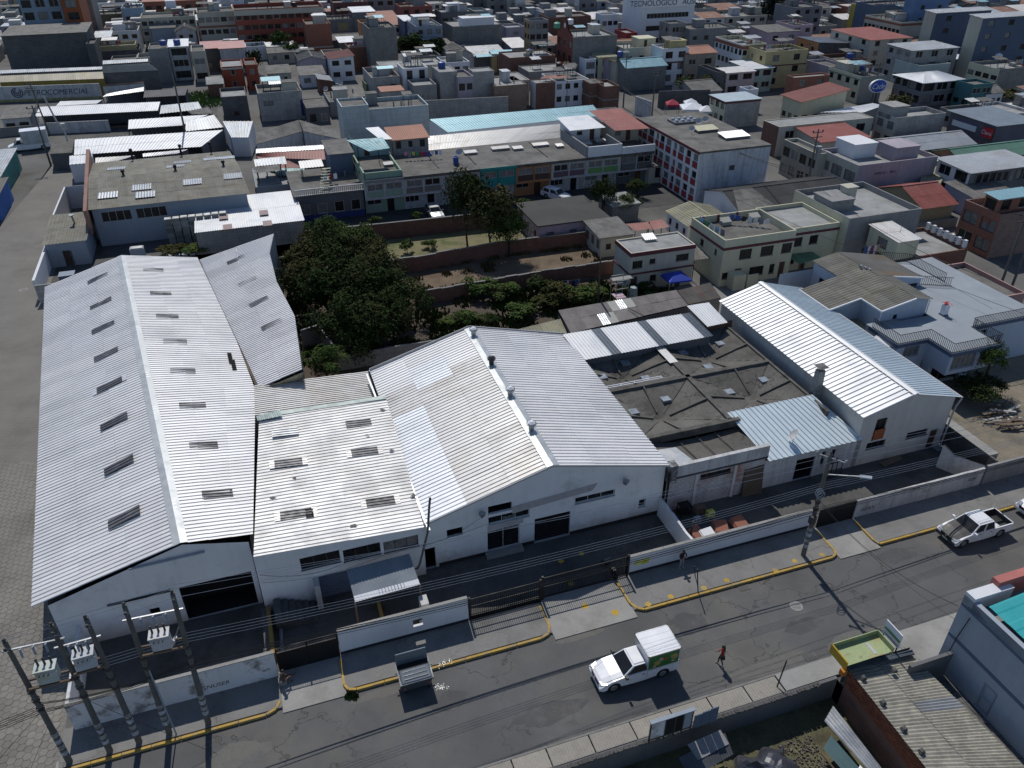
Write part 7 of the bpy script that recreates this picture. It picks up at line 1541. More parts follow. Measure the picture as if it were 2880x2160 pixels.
hx('cream house with broad mottled slab roof and curtained side window',(84.67,103.69,112.02,116.46),4.9,CREAM,SLAB_L,para=.12,win={0: (4,1,1.8,1.3,2.9)},wms=BRICK)
hx('beige house with red tiled roof and tiny white porch',(88.14,97.19,105.19,112.77),4,CREAM,ROOF_R,roof='shed',rise=.8,win={0: (3,1,1.2,1)},over=.4)
hx('bare block house with white arched canopy and barred cream side',(105.64,115.98,108.74,113.68),4.9,BLOCK_L,SLAB_L,para=.7,wms=CREAM,win={0: (1,1,1,.9,1.4),3: (2,2,1.6,1.4)},stairbox=[(.0,.3,3.4,3.4,2.0,BLOCK_L)])
hx('long blue-grey sheet roofed hall on the right',(99.34,113.70,99.07,106.40),3,RENDER_D,ROOF_S,roof='gable',rise=1.2,ridge='x',ncol=10,pitch=.5)
hx('green sheet roofed hall with brown brick gable',(104.10,118.88,92.14,97.86),3,mat('brown_brick',(.17,.09,.05),.9,0,brick=((.14,.07,.04),(.15,.13,.11),.5,.2)),ROOF_GR,roof='gable',rise=1.2,ridge='x',ncol=10,pitch=.5)
t=hx('dark mauve shop building with grey-blue roof and red sign',(118.86,127.44,100.45,110.40),5.2,mat('dark_mauve_wall',(.12,.115,.145),.85),mat('grey_blue_sheet',(.17,.21,.25),.6,.2),roof='shed',rise=.1,over=.6,win={3: (5,1,1.5,1,.9)})
x0,x1,y0,y1,_=FOOT[-1]
b=MB(); lbox(b,x0-.25,x0-.05,lerp(y0,y1,.38),lerp(y0,y1,.9),3.2,4.1); b.build('sign_board',WHITEP,t)
b=MB(); lbox(b,x0-.6,x0-.1,lerp(y0,y1,.03),lerp(y0,y1,.2),3.0,4.6); b.build('sign_board',mat('sign_red',(.5,.03,.04),.5),t)
text('Claro',L(x0-.63,lerp(y0,y1,.115),3.8),GA-90,.9,WHITEP,t,'lettering')
t=hx('white terrace house with mauve blank wall and decorated railing',(81.85,95.82,89.04,97.58),4.9,MAUVE,SLAB_L,para=.7,wms=CREAM,win={3: (3,2,2.8,1.5,.5)},stairbox=[(.2,.55,4.0,4.2,2.0,WHITE),(.55,.2,4.2,4,1.9,MAUVE)])
text('AMIGAS  J  BEN',L((lerp(FOOT[-1][0],FOOT[-1][1],.35)),FOOT[-1][2]-.03,4.1),GA,.55,SPRAY,t,'graffiti')
hx('dark windowed cream house with rounded balcony along the street',(80.26,82.65,96.09,104.38),4.9,CREAM,SLAB,wms=mat('beige_grey_wall',(.27,.25,.21),.85),win={3: (4,2,2.4,1.4,.6)})
t=hx('white house with grey sheet roof and long glazed gallery',(96.14,108.52,83.01,89.15),4.9,RENDER_D,ROOF_S,roof='shed',rise=.3,wms=WHITE,win={0: (10,1,1.3,1.5,3.0),3: (2,2,2.2,1.4)},over=.4)
hx('lavender walled house with mottled grey sheet roof',(93.75,100.95,79.31,84.49),2.8,BLOCK_L,ROOF_G,roof='shed',rise=.5,wms=mat('lavender_wall',(.36,.36,.46),.85),win={3: (1,1,.7,.7)},ncol=6)
lean('olive yellow tiled roofs between white house and mauve wall',(58.52,111.13,2.60),(61.36,110.93,2.60),(65.15,116.92,3.20),(62.34,118.72,3.20),ROOF_GY,5,CREAM,rows=2)
hx('white and brick roofed lot with torn blue sheets',(99.69,103.66,94.80,104.80),2.6,WHITE_D,ROOF_WW,roof='shed',rise=.2)
hx('house with dark red hipped tile roof behind the cream terraces',(84.15,89.48,78.27,86.63),2.8,mat('sandy_wall',(.28,.24,.15),.85),ROOF_R,roof='gable',rise=1.7,ridge='x',ncol=10,pitch=.3,over=.4)
hx('terracotta house with curved parapet and wide dark windows',(84.97,91.22,67.34,72.93),4.9,mat('brick_side',(.22,.14,.11),.9,0,brick=((.18,.1,.07),(.25,.23,.21),.5,.2)),SLAB_L,para=.8,wms=TERRA,win={3: (2,2,4.0,1.5,.7)},far=True)
hx('orange red upper room behind the terracotta house terrace',(85.10,90.73,68.43,70.42),7.2,TERRA,ROOF_CY,roof='shed',rise=.2,win={3: (1,1,2,1.3,5.2),0: (2,1,1.5,1.3,5.2)},zb=4)
t=hx('block and brick walled terrace house with white pillars',(71.01,78.08,64.61,71.73),3,BRICK,SLAB_L,para=.4,wms=BLOCK)
x0,x1,y0,y1,_=FOOT[-1]
for k in range(7): b=MB(); yy=lerp(y0+.3,y1-1,k/6); lbox(b,x1-.35,x1+.0,yy,yy+.35,3.4,4.3); b.build('parapet_pillar',WHITE,t)
for k in range(6):
 for z in (3.55,3.8,4.05): b=MB(); lbox(b,x1-.22,x1-.14,lerp(y0+.3,y1-1,k/6)+.35,lerp(y0+.3,y1-1,(k+1)/6),z,z+.1); b.build('parapet_rail',WHITE_D,t)
hx('cream rooftop room with two white corrugated sheets',(68.20,71.16,65.36,70.06),5.2,CREAM_Y,ROOF_WW,roof='shed',rise=.3,zb=3.0,over=.2,ncol=5,win={3: (1,1,1.6,1.2,.6)})
laundry('towels and clothes hanging before the cream rooftop room',V3((40.09,84.77,4.20)),V3((43.71,86.40,4.20)),['black','blue','white','magenta','white','peach','peach','peach'],(.9,1.6))
hx('sunlit concrete yard with low block wall and bicycle',(83.74,89.68,77.17,82.05),0.9,BLOCK,CONC_L,para=.3)
hx('pink salmon wall house along the far right street',(71.76,75.79,54.20,62.62),2.4,mat('salmon_wall',(.36,.22,.20),.85,0,var=.08),SLAB,wms=mat('salmon_wall',(0,0,0)))
ground_patch('pavement',[(77.19,62.58),(76.03,52.45),(74.33,50.89),(75.83,61.74)],CONC_L,.02)
t=thing('oval_sign','blue oval shop sign with white script on a post','sign',(73.23,165.10)); bp=V3((74.11,167.39)); b=MB(); b.beam(up(bp,0),up(bp,3.2),.15,.15); b.build('post',BLACKM,t)
b=MB(); n=24
for (r,q,mm) in ((1.0,0,0),(1.14,-.06,1)):
 f=[up(bp,4.2)+L(math.cos(i/n*6.2832)*1.9*r,-.2-q,0)+Vector((0,0,math.sin(i/n*6.2832)*1.15*r)) for i in range(n)]; b.face(f if True else f,mm)
f2=[p+L(0,.35,0) for p in f]; b.face(list(reversed(f2)),1)
for i in range(n): b.face([f[i],f2[i],f2[(i+1) % n],f[(i+1) % n]],1)
b.build('sign_face',[mat('sign_blue',(.03,.08,.38),.5),WHITEP],t)
text('Cadel',up(bp,4.15)+L(0,-.24,0),GA,1.5,WHITEP,t,'lettering',font_shear=.3)
for p,z,m_,lab in (((-79.39,193.39,7.50),7.5,TANKB,'left blue tank on the white three storey house'),((-76.65,194.56,7.50),7.5,TANKB,'right blue tank on the white three storey house'),((-14.21,169.08,7.40),7.4,TANKB,'blue tank on top of the perforated block tower'),
                      ((3.97,195.76,5.10),5.1,TANKB,'blue tank on the long brick back wall house'),((24.01,186.87,6.30),6.3,TANKB,'blue tank on cream roof terrace left of grey tank'),((25.18,186.33,6.30),6.3,RENDER,'grey tank on cream roof terrace right of blue tank'),
                      ((77.56,193.52,4.70),4.7,TANKB,'blue tank above the mauve shop house'),((107.64,199.62,4.00),4.0,TANKB,'blue tank on the grey cube house'),((-61.99,239.73,9.70),9.7,TANKK,'left black tank on the large red apartment block'),((-59.95,239.73,9.70),9.7,TANKK,'right black tank on the large red apartment block'),
                      ((14.21,209.67,9.60),9.6,WHITEP,'left white tank behind the clock gable'),((10.67,204.09,9.60),9.6,mat('green_tank',(.1,.35,.22),.5),'pale green tank behind the clock gable'),((109.15,189.16,5.30),5.3,WHITEP,'white tank on the yellow-green house roof'),((74.42,178.62,5.00),5.0,TANKB,'blue drum on the green shopfront house'),
                      ((10.62,188.27,3.70),3.7,TANKK,'black tank on the slab roof with white sheet')):
 tank((p[0],p[1]),z,m_,lab,r=.75)
def treeL(lab,u3,r,zc,h,m_,key,**k): tree(lab,u3,r,zc,h,m_,key=key,group=k.pop('group','garden trees'),**k)
treeL('round dark tree below the red apartment block',(-60.79,224.36),3.4,3.6,3.2,LEAFG,1,n=1500,leaf=.08,trunk=.2)
treeL('bushy green tree right of the round one by apartment road',(-56.28,215.62),2.6,2.6,2.6,LEAFG,2,n=1200,leaf=.09)
treeL('bright round bush at the corner of apartment road',(-53.91,215.62),2.2,1.8,1.8,LEAFG,1,n=900,leaf=.1)
treeL('left dark tree in front of the blue-grey modern house',(-26.24,215.62),5.6,3.6,3.6,LEAFD,3,n=2200,leaf=.07,trunk=.2)
treeL('right dark tree in front of the blue-grey modern house',(-20.14,215.02),5.0,3.2,3.3,LEAFD,4,n=2000,leaf=.07,trunk=.2)
treeL('tall dark conifer left of the pink houses',(79.01,261.54),5.5,6.5,8.0,mat('conifer_dark',(.012,.022,.012),.8,0,var=.3),5,n=3000,leaf=.06,trunk=.3)
treeL('thin pale tree in the yard of hipped roof house',(36.52,175.43),2.8,2.4,2.4,LEAFG,6,n=800,leaf=.08)
treeL('bushy tree beside the broken hipped roof',(43.19,177.97),3.2,2.6,2.4,LEAFO,4,n=1000,leaf=.08)
treeL('dark trees at left beside the road by the apartment block',(-66.94,224.36),3.0,2.4,2.6,LEAFD,3,n=1000,leaf=.09)
treeL('small dark conifer at left end of apartment road',(-61.26,199.84),2.4,3.0,3.4,LEAFD,5,n=900,leaf=.09)
treeL('hedge tree on the roof beside the bare block house',(74.60,157.85),2.8,3.4,1.6,LEAFO,6,n=900,leaf=.08)
treeL('ragged shrubs at the far right below the teal house',(103.82,168.94),5.0,1.6,2.0,LEAFO,2,n=1400,leaf=.07)
ground_patch('side_road',[(7.59,208.43),(11.89,208.09),(13.60,242.21),(10.21,243.36)],ASPH,.004)
hx('low turquoise walled shop at the far left edge of the side street',(-37.99,-34.44,131.44,145.48),3,mat('turquoise_shop',(.08,.24,.20),.85),ROOF_S,roof='shed',rise=.3)
hx('bright blue walled shop front below the turquoise one at left edge',(-36.46,-33.07,121.10,129.63),3,mat('bright_blue_shop',(.05,.14,.40),.85),ROOF_G,roof='shed',rise=.3)
lean('small brown slab roofed hut by the pole at the yard corner',(-73.77,126.19,2.60),(-70.57,126.94,2.60),(-72.75,132.45,2.90),(-76.19,131.64,2.90),SLAB,3,RENDER_D)
lean('low white sheet box roof left of the faded brick parapet',(-67.69,120.01,2.80),(-64.71,120.93,2.80),(-66.14,124.59,3.00),(-69.44,123.85,3.00),ROOF_N,3,WHITE)
def insul(mb,p,s_=1.0): p=V3(p); mb.tube(p,p+Vector((0,0,.12*s_)),.05*s_,.09*s_,8,0); mb.tube(p+Vector((0,0,.12*s_)),p+Vector((0,0,.2*s_)),.1*s_,.04*s_,8,0)
def upole(label,x,y,h,top=None,posters=True,band=None):
 t=thing('utility_pole',label,'utility pole',L(x,y),'utility poles'); T=V3(top) if top is not None else L(x,y,h)
 b=MB(); b.tube(L(x,y,0),T,.17,.11,12); b.build('shaft',POLEC,t,True)
 b=MB(); insul(b,T); b.build('insulator',CARBLK,t)
 b=MB(); a=lerp(L(x,y),T,.93); b.beam(a,a+L(.1,-.5,.55),.05,.05); b.build('bracket',GALV,t)
 b=MB(); insul(b,a+L(.1,-.5,.55)); b.build('insulator',CARBLK,t)
 if posters:
  for k in range(4):
   z0=.9+k*.5+RN.uniform(0,.1); b=MB(); a0=lerp(L(x,y),T,z0/h); a1=lerp(L(x,y),T,(z0+.3)/h); b.tube(a0,a1,.175,.173,12,0,False); b.build('poster',mat('torn_poster_%d' % (k % 2),((.4,.42,.45),(.3,.3,.28))[k % 2],.8,0,var=.3,sc_=4,stain=(.1,.1,.1),sa=.8,ss=5),t)
 for f in (.55,.62,.48): b=MB(); c=lerp(L(x,y),T,f); b.tube(c,lerp(L(x,y),T,f+.015),.19,.19,10,0,False); b.build('steel_band',CARBLK,t)
 return t,T
PX=[(-14.47,30.98,9.8),(-12.48,30.95,10.2),(-11.01,31.03,10.1),(-9.47,31.09,10.3),(-7.42,31.06,10.5)]
PL=['leaning concrete pole at the far left street corner','concrete pole between the first and second transformer','concrete pole right of the second transformer','concrete pole left of the rusty transformer','tall concrete pole right of the rusty transformer with posters']
TP=[(-23.78,24.69,9.80),(-21.76,25.31,10.20),(-20.41,25.84,10.10),(-18.76,26.43,10.30),(-16.61,27.04,10.50)]
POLES=[upole(PL[i],PX[i][0],PX[i][1],PX[i][2],TP[i]) for i in range(5)]
def onp(i,z): return lerp(L(PX[i][0],PX[i][1]),POLES[i][1],z/PX[i][2])
b=MB(); b.beam(L(-9.1,30.9,0),L(-9.25,30.95,5.5),.06,.06); o=b.build('conduit',GREYB); tag(o,'thin grey conduit rising beside the pole left of rusty transformer','conduit')
for a,c,z,lab,mm,rust in ((0,1,6.6,'pale green topped transformer nearest the left corner',mat('transformer_green',(.38,.42,.40),.5,0,stain=(.34,.33,.2),sa=.6,ss=1.2),0),(1,2,6.9,'white transformer between second and third pole',mat('dull_white_paint',(.42,.44,.46),.5,0,stain=(.25,.25,.24),sa=.5,ss=2),0),(3,4,6.9,'white transformer with big rust patch and four fins',mat('rusty_white',(.42,.42,.42),.5,0,rust=.95),1)):
 A,C=onp(a,z),onp(c,z); m=(A+C)/2; d=(C-A).xy.normalized().to_3d(); n=Vector((d.y,-d.x,0))
 t=thing('transformer',lab,'transformer',m,'pole transformers')
 for q in (-.3,.3): b=MB(); b.beam(A+n*q,C+n*q,.1,.12); b.build('support_rail',WOOD,t)
 w=.44; b=MB(); bt=[m+d*sx*w+n*sy*.3+Vector((0,0,.1)) for sx,sy in ((-1,1),(1,1),(1,-1),(-1,-1))]; tp=[p+Vector((0,0,.88)) for p in bt]; b.hexa(bt,tp); b.build('tank_body',mm,t)
 b=MB(); tp2=[m+(p-m)*1.0+Vector((0,0,.0)) for p in tp]; ce=sum(tp,Vector())/4; b.hexa([ce+(p-ce)*1.12 for p in tp],[ce+(p-ce)*1.12+Vector((0,0,.07)) for p in tp]); b.build('lid',mm,t)
 for k in range(7): b=MB(); e=m+d*(-w+.12+k*.13)+n*.3; b.beam(e+Vector((0,0,.2))+n*.06,e+Vector((0,0,.85))+n*.0,.03,.14,upv=tuple(d)); b.build('cooling_fin',mm,t)
 for k in range(3): b=MB(); e=ce+d*(k-1)*.3-n*.12+Vector((0,0,.07)); b.tube(e,e+Vector((0,0,.32)),.06,.045,8); insul(b,e+Vector((0,0,.3)),.8); b.build('bushing',CARBLK,t)
 for k in range(3): b=MB(); e=ce+d*(k-1)*.2+n*.42-Vector((0,0,.1)); b.tube(e,e+n*.12+Vector((0,0,.05)),.035,.035,6); b.build('terminal',TANKK,t)
for a,c,z,lab in ((0,1,9.2,'galvanised crossarm with fuse cutouts between first two poles'),(1,2,8.7,'galvanised crossarm with fuse cutouts between second and third pole'),(3,4,9.3,'galvanised crossarm with small clamps between the last two left poles')):
 A,C=onp(a,z),onp(c,z); t=thing('crossarm',lab,'crossarm',A,'crossarms'); d=(C-A).normalized(); b=MB(); b.beam(A-d*.3,C+d*.3,.08,.08); b.build('arm',GALV,t)
 for k in range(3):
  e=lerp(A,C,.25+k*.26); q=MB(); q.beam(e,e+L(0,-.25,.1),.04,.04); q.tube(e+L(0,-.25,.15),e+L(0,-.3,-.35),.05,.05,6); q.build('fuse_cutout',GREYB,t)
t=thing('street_lamp','white headed street lamp on the pole with the rusty transformer','street lamp',onp(4,8.4)); A=onp(4,8.4)
b=MB(); E1=V3((-17.52,27.19,6.60)); b.beam(A,A+(E1-A)*.8,.06,.06); b.build('arm',GALV,t); b=MB(); b.beam(A+(E1-A)*.75,E1+(E1-A)*.06,.3,.12); b.build('lamp_head',WHITEP,t)
pr,PRT=upole('slim concrete pole with street lamp and tangled cables at the right',32.07,31.38,9.0)
t=thing('street_lamp','street lamp arm reaching over the road from right hand pole','street lamp',L(32.1,31.3,7.3)); b=MB(); b.beam(L(32.1,31.3,7.4),L(33.6,29.9,7.9),.06,.06); b.build('arm',GALV,t); b=MB(); b.beam(L(33.5,30.0,7.87),L(34.0,29.5,8.0),.28,.1); b.build('lamp_head',GREYB,t)
t=thing('crossarm','short galvanised crossarm with three insulators on right hand pole','crossarm',L(32.1,31.3,8.6),'crossarms'); b=MB(); b.beam(L(31.6,32.0,8.7),L(32.7,30.6,8.7),.08,.08); b.build('arm',GALV,t)
for e in (L(31.6,32.0,8.74),L(32.4,31.9,8.9),L(32.7,30.6,8.74)): b=MB(); insul(b,e); b.build('insulator',GREYB,t)
for k in range(4): b=MB(); 
for k,zz in enumerate((6.2,6.0,5.8)):
 t_=thing('cable_coil',['topmost','middle','lowest'][k]+' grey cable loop tied to the right hand pole','cable',L(31.8,31.0,zz),'cable coils'); b=MB()
 for i in range(14): a0,a1=i/14*6.283,(i+1)/14*6.283; b.tube(L(31.8+.35*(k-1)*.4+.28*math.cos(a0),31.1,zz+.28*math.sin(a0)),L(31.8+.35*(k-1)*.4+.28*math.cos(a1),31.1,zz+.28*math.sin(a1)),.03,.03,4,0,False)
 b.build('loop',GREYB,t_)
b=MB(); lbox(b,31.7,32.1,31.1,31.4,3.3,3.9); o=b.build('cable_box',CARBLK); tag(o,'black cable splice box on the right hand pole','junction box')
WM=mat('aluminium_wire',(.30,.31,.33),.5,.3); WK=mat('black_cable',(.012,.012,.013),.7)
WN=[0]
def wire(label,p,q,sag,r=.012,m_=None,seg=14,grp='overhead wires',cat='cable'):
 p,q=V3(p),V3(q); b=MB(); pts=[lerp(p,q,i/seg)-Vector((0,0,sag*4*(i/seg)*(1-i/seg))) for i in range(seg+1)]
 b.path(pts,r,4); o=b.build('wire',m_ or WM); tag(o,label,cat,grp); return o
TPs=[p[1] for p in POLES]
for k,(dy,dz,nm) in enumerate(((-.45,.1,'front'),(0,.25,'middle'),(.45,.1,'rear'))):
 wire('high %s wire from the left pole cluster to right hand pole' % nm,TPs[4]+L(0,dy,dz),L(32.1+.3*k,31.9-.6*k,8.95),.5,.014)
 wire('high %s wire leaving the right hand pole towards the right edge' % nm,L(32.1+.3*k,31.9-.6*k,8.95),L(82,31.9-.6*k,9),.8,.014)
 wire('high %s wire spanning the five left pole tops' % nm,TPs[0]+L(0,dy,dz-.2),TPs[4]+L(0,dy,dz),.1,.014)
 wire('high %s wire leaving the corner pole to the left' % nm,TPs[0]+L(0,dy,dz-.2),L(-60,26+dy,9),.8,.014)
for k in range(4):
 nm=['lowest','second lowest','second highest','highest'][k]
 wire('%s pale low voltage wire over the warehouse yards' % nm,onp(4,6.9+k*.22),L(32.07,31.5,5.9+k*.2),.55,.013)
 wire('%s pale low voltage wire right of the right hand pole' % nm,L(32.07,31.5,5.9+k*.2),L(84,32.5,6.2+k*.2),.9,.013)
 wire('%s pale low voltage wire between the left poles' % nm,onp(0,6.4+k*.2),onp(4,6.9+k*.22),.05,.013)
for k in range(5):
 nm=['lowest','lower','middle','upper','uppermost'][k]; z=4.7+k*.13; y=.1*(k % 3)
 wire('%s black cable in the bundle over the long white wall' % nm,onp(4,z+.3)+L(0,y,0),L(32.0,31.2+y,4.1+k*.13),.5+.08*k,.02+.012*(k==1),WK)
 wire('%s black cable in the bundle right of the right hand pole' % nm,L(32.0,31.2+y,4.1+k*.13),L(84,32,4.8+.1*k),.8+.1*k,.02,WK)
 wire('%s black cable in the tangle between the left poles' % nm,onp(0,z-.3+.1*k)+L(0,-y,0),onp(4,z+.3)+L(0,y,0),.2+.1*k,.024,WK)
 wire('%s black cable leaving the corner pole to the left' % nm,onp(0,z-.3),L(-60,24+k,5+.2*k),.9+.2*k,.02,WK)
wire('long service cable crossing the street to the grey building',L(32.1,31.3,5.2),L(34.05,21.3,5.0),.9,.022,WK); wire('thin service cable crossing the street beside the thick one',L(32.1,31.3,5.0),L(34.3,21.2,3.8),.5,.013,WK)
wire('sloping stay cable from second pole down to the pavement',onp(1,4.6),L(-7.0,29.0,.05),.05,.012,WK); wire('sloping stay cable at the lower left corner',onp(0,4.6),L(-22,27.5,.1),.2,.015,WK); wire('thin cable dropping toward the bottom left edge',onp(0,3.5),L(-17.5,26.5,.1),.1,.012,WK)
wire('sagging house cable along the white front wall',L(-3.6,37.9,3.7),L(2.4,37.9,3.3),.7,.018,WK); wire('sagging house cable over the strip windows wall',L(2.4,37.9,3.0),L(11.4,38.3,3.2),.3,.018,WK); wire('second sagging cable over the roller door',L(-3.6,37.9,3.0),L(4.0,37.9,2.9),.5,.014,WK); wire('roof cable running into the gable of middle warehouse',L(6.6,38.2,2.6),L(11.0,38.4,3.9),.35,.014,WK)
wire('cable over the rear of the pink wall street lower',L(66,45,6),L(52,110,7),1.0,.02,WK); wire('cable over the right hand street upper',V3((46.25,70.59,7.00)),V3((37.19,98.65,8.00)),1.2,.03,WK); wire('cable over the market street',V3((37.19,98.65,8.00)),V3((19.83,148.06,8.00)),1.5,.035,WK); wire('second cable over the market street',V3((37.06,98.57,8.50)),V3((19.69,147.21,8.50)),1.9,.035,WK)
def fpole(lab,base,h,lean=(0,0),arm=True,r=.16):
 t=thing('utility_pole',lab,'utility pole',up(base,0),'utility poles'); b=MB(); T=up(base,h)+Vector((lean[0],lean[1],0)); b.tube(up(base,0),T,r,r*.6,8); b.build('shaft',POLEC,t,True)
 if arm:
  for z in (.95,.88): b=MB(); c=lerp(up(base,0),T,z); b.beam(c+L(-.9,0),c+L(.9,0),.1,.1); b.build('crossarm',CARBLK,t)
  b=MB()
  for x in (-.8,0,.8): insul(b,lerp(up(base,0),T,.95)+L(x,0,.05),1.4)
  b.build('insulator',CARBLK,t)
 return t
fpole('wooden looking pole with many brackets beside parked box truck',(-75.59,128.55),9.6); fpole('pole right of the bracket pole beside the box truck',(-84.67,146.71),9.3,(-1.0,.4)); fpole('very tall bare pole rising before the white three storey house',(-55.30,135.76),14.8,arm=False,r=.2)
fpole('pole with transformer by the grey stone house row',(43.91,115.06),9.5); fpole('pole with crossarms beside market wall',(22.80,167.39),10); fpole('pole with lamp behind the white red panel block',(27.70,160.68),8.5); fpole('dark pole at the right edge by the salmon wall',(54.62,80.43),10,(.4,.6)); fpole('second dark pole at the right edge by the salmon wall',(55.11,79.28),10,(.5,.6)); fpole('pole beside the green shopfront house',(73.83,168.16),8.5); fpole('pole near the white tank houses with wires',(70.14,199.84),7)
t=thing('transformer','small drum transformer on the pole by grey stone houses','transformer',V3((43.91,115.06))+Vector((.3,-.2,6))); b=MB(); c=up((43.91,115.06),6.0)+L(.5,-.3); b.tube(c,c+Vector((0,0,1.1)),.38,.38,12); b.build('drum',GALV,t,True)
fpole('thin antenna mast on the block terrace',(44.66,86.10,3.00)[:2],6.5,arm=False,r=.03)
t=thing('vent_stack','white bent vent stack in the workshop yard','vent',(-76.43,137.12)); b=MB(); p0=V3((-76.43,137.12)); b.path([up(p0,0),up(p0,4),up(p0,4.2)+L(-.6,0),up(p0,9.2)+L(-1.6,.2)],.14,8); b.tube(up(p0,3.6),up(p0,4.6),.4,.4,10); b.build('pipe',WHITE_D,t,True)
for x,y,z,dx,lab in (((12.33,36.67)[0],(12.33,36.67)[1],2.3,(-.35,-.1),'thin black signpost leaning at the yellow kerb'),((15.45,29.32)[0],(15.45,29.32)[1],2.0,(.35,.4),'thin dark post leaning on the near pavement')):
 b=MB(); b.tube((x,y,0),(x+dx[0],y+dx[1],z),.04,.04,6); o=b.build('post',BLACKM); tag(o,lab,'post')
b=MB(); b.tube(L(24.0,32.1,0),L(23.7,32.0,1.2),.035,.035,6); o=b.build('post',BLACKM); tag(o,'short black stub post near the man by the wall','post')
def vehicle(label,cat,name,loc,rz,L_=5.0,W=1.74,kind='pickup',paint=None,hood=None,group=None,cab=(.35,-.95),roofz=1.72,belt=1.08,hoodz=1.0):
 t=thing(name,label,cat,loc,group,rad(rz),local=True); P=paint or WHITEP; hf=L_/2; w=W/2
 fx,rx=hf-.85,-hf+1.05; wr=.37
 def arch(cx,n=8): return [(cx+math.cos(math.pi*k/n)*(wr+.07),.36+math.sin(math.pi*k/n)*(wr+.07)) for k in range(n+1)]
 bz=.34
 low=[(hf-.02,.45),(hf-.12,bz)]+arch(fx)+[(.3,bz-.04),(-.3,bz-.04)]+arch(rx)+[(-hf+.1,bz+.05),(-hf,.5)]
 tb=belt if kind != 'pickup' else belt-.02
 top=[(-hf+.02,tb),(cab[1],belt),(cab[0]+.45,belt),(hf-.75,hoodz-.03),(hf-.12,hoodz-.24),(hf,.68)]
 pr=low+top; b=MB()
 b.face([(x,-w,z) for x,z in pr]); b.face([(x,w,z) for x,z in reversed(pr)])
 n=len(pr)
 for i in range(n):
  (x0,z0),(x1,z1)=pr[i],pr[(i+1) % n]; openbed=kind=='pickup' and i==len(low)-1+1
  if kind=='pickup' and (i==len(low)): continue
  b.face([(x0,w,z0),(x1,w,z1),(x1,-w,z1),(x0,-w,z0)][::-1])
 body=b.build('body',P,t); bv=body.modifiers.new('b','BEVEL'); bv.width=.05; bv.segments=2; bv.limit_method='ANGLE'; bv.angle_limit=rad(50)
 b=MB(); st_=[(cab[0]+.5,belt+.03,w-.1),(hf-.75,hoodz+.0,w-.13),(hf-.2,hoodz-.17,w-.2),(hf-.03,hoodz-.27,w-.26)]
 for (xa,za,wa_),(xb,zb_,wb2) in zip(st_[:-1],st_[1:]):
  for y0,y1,k0,k1 in ((-1,-.55,0,.035),(-.55,.55,.035,.035),(.55,1,.035,0)): b.face([(xa,wa_*y0,za+k0),(xb,wb2*y0,zb_+k0),(xb,wb2*y1,zb_+k1),(xa,wa_*y1,za+k1)])
 ho=b.build('bonnet',hood or P,t,True)
 cf,cr=cab; slope=.72; B0=[(cf+.48,-w+.05,belt-.01),(cf+.48,w-.05,belt-.01),(cr,w-.05,belt-.01),(cr,-w+.05,belt-.01)]; T0=[(cf-slope+.55,-w+.2,roofz-.04),(cf-slope+.55,w-.2,roofz-.04),(cr+.12,w-.2,roofz-.04),(cr+.12,-w+.2,roofz-.04)]
 b=MB(); b.hexa([B0[0],B0[1],B0[2],B0[3]],T0); cb=b.build('cabin',P,t); bv=cb.modifiers.new('b','BEVEL'); bv.width=.06; bv.segments=2
 b=MB(); c_=[Vector(p) for p in T0]; m=sum(c_,Vector())/4; b.hexa([m+(p-m)*.9+Vector((0,0,.0)) for p in c_],[m+(p-m)*.8+Vector((0,0,.05)) for p in c_]); b.build('roof_panel',P,t,True)
 def pane(a,b_,c,d,nm='window',ins=.1,off=.012):
  a,b_,c,d=[Vector(p) for p in (a,b_,c,d)]; m=(a+b_+c+d)/4; nrm=(b_-a).cross(d-a).normalized(); nrm=nrm if nrm.dot(m-Vector((0,0,1.2)))>0 else -nrm
  k=MB(); k.face([lerp(p,m,ins)+nrm*off for p in (a,b_,c,d)]); return k.build(nm,GLASS,t)
 pane(B0[0],B0[1],T0[1],T0[0],'windscreen',.09); pane(B0[2],B0[3],T0[3],T0[2],'rear_window',.14)
 nd=2 if cf-cr>1.5 else 1
 for s_ in (-1,1):
  for k in range(nd):
   f0,f1=k/nd,(k+1)/nd; y0,y1=s_*(w-.05),s_*(w-.2); bx=lambda f: lerp(cf+.40,cr,f); tx=lambda f: lerp(cf-slope+.5,cr+.12,f)
   pane((bx(f0+.02),y0,belt),(bx(f1-.02),y0,belt),(tx(f1-.02),y1,roofz-.05),(tx(f0+.02),y1,roofz-.05),'side_window',.13,.02)
   k_=MB(); hx_=bx(f1)+.25; k_.box(hx_,hx_+.16,s_*w-.005 if s_>0 else s_*w-.02,s_*w+.02 if s_>0 else s_*w+.005,belt-.2,belt-.16); k_.build('door_handle',CARBLK,t)
   k_=MB(); xx=bx(f1)+.08; k_.box(xx,xx+.015,s_*w-.004,s_*w+.004,.45,belt); k_.build('door_gap',CARBLK,t)
  k_=MB(); k_.box(cf+.3,cf+.45,s_*(w+.02) if s_>0 else s_*(w+.24),s_*(w+.24) if s_>0 else s_*(w+.02),belt+.02,belt+.2); k_.build('mirror',CARBLK if hood is None else P,t)
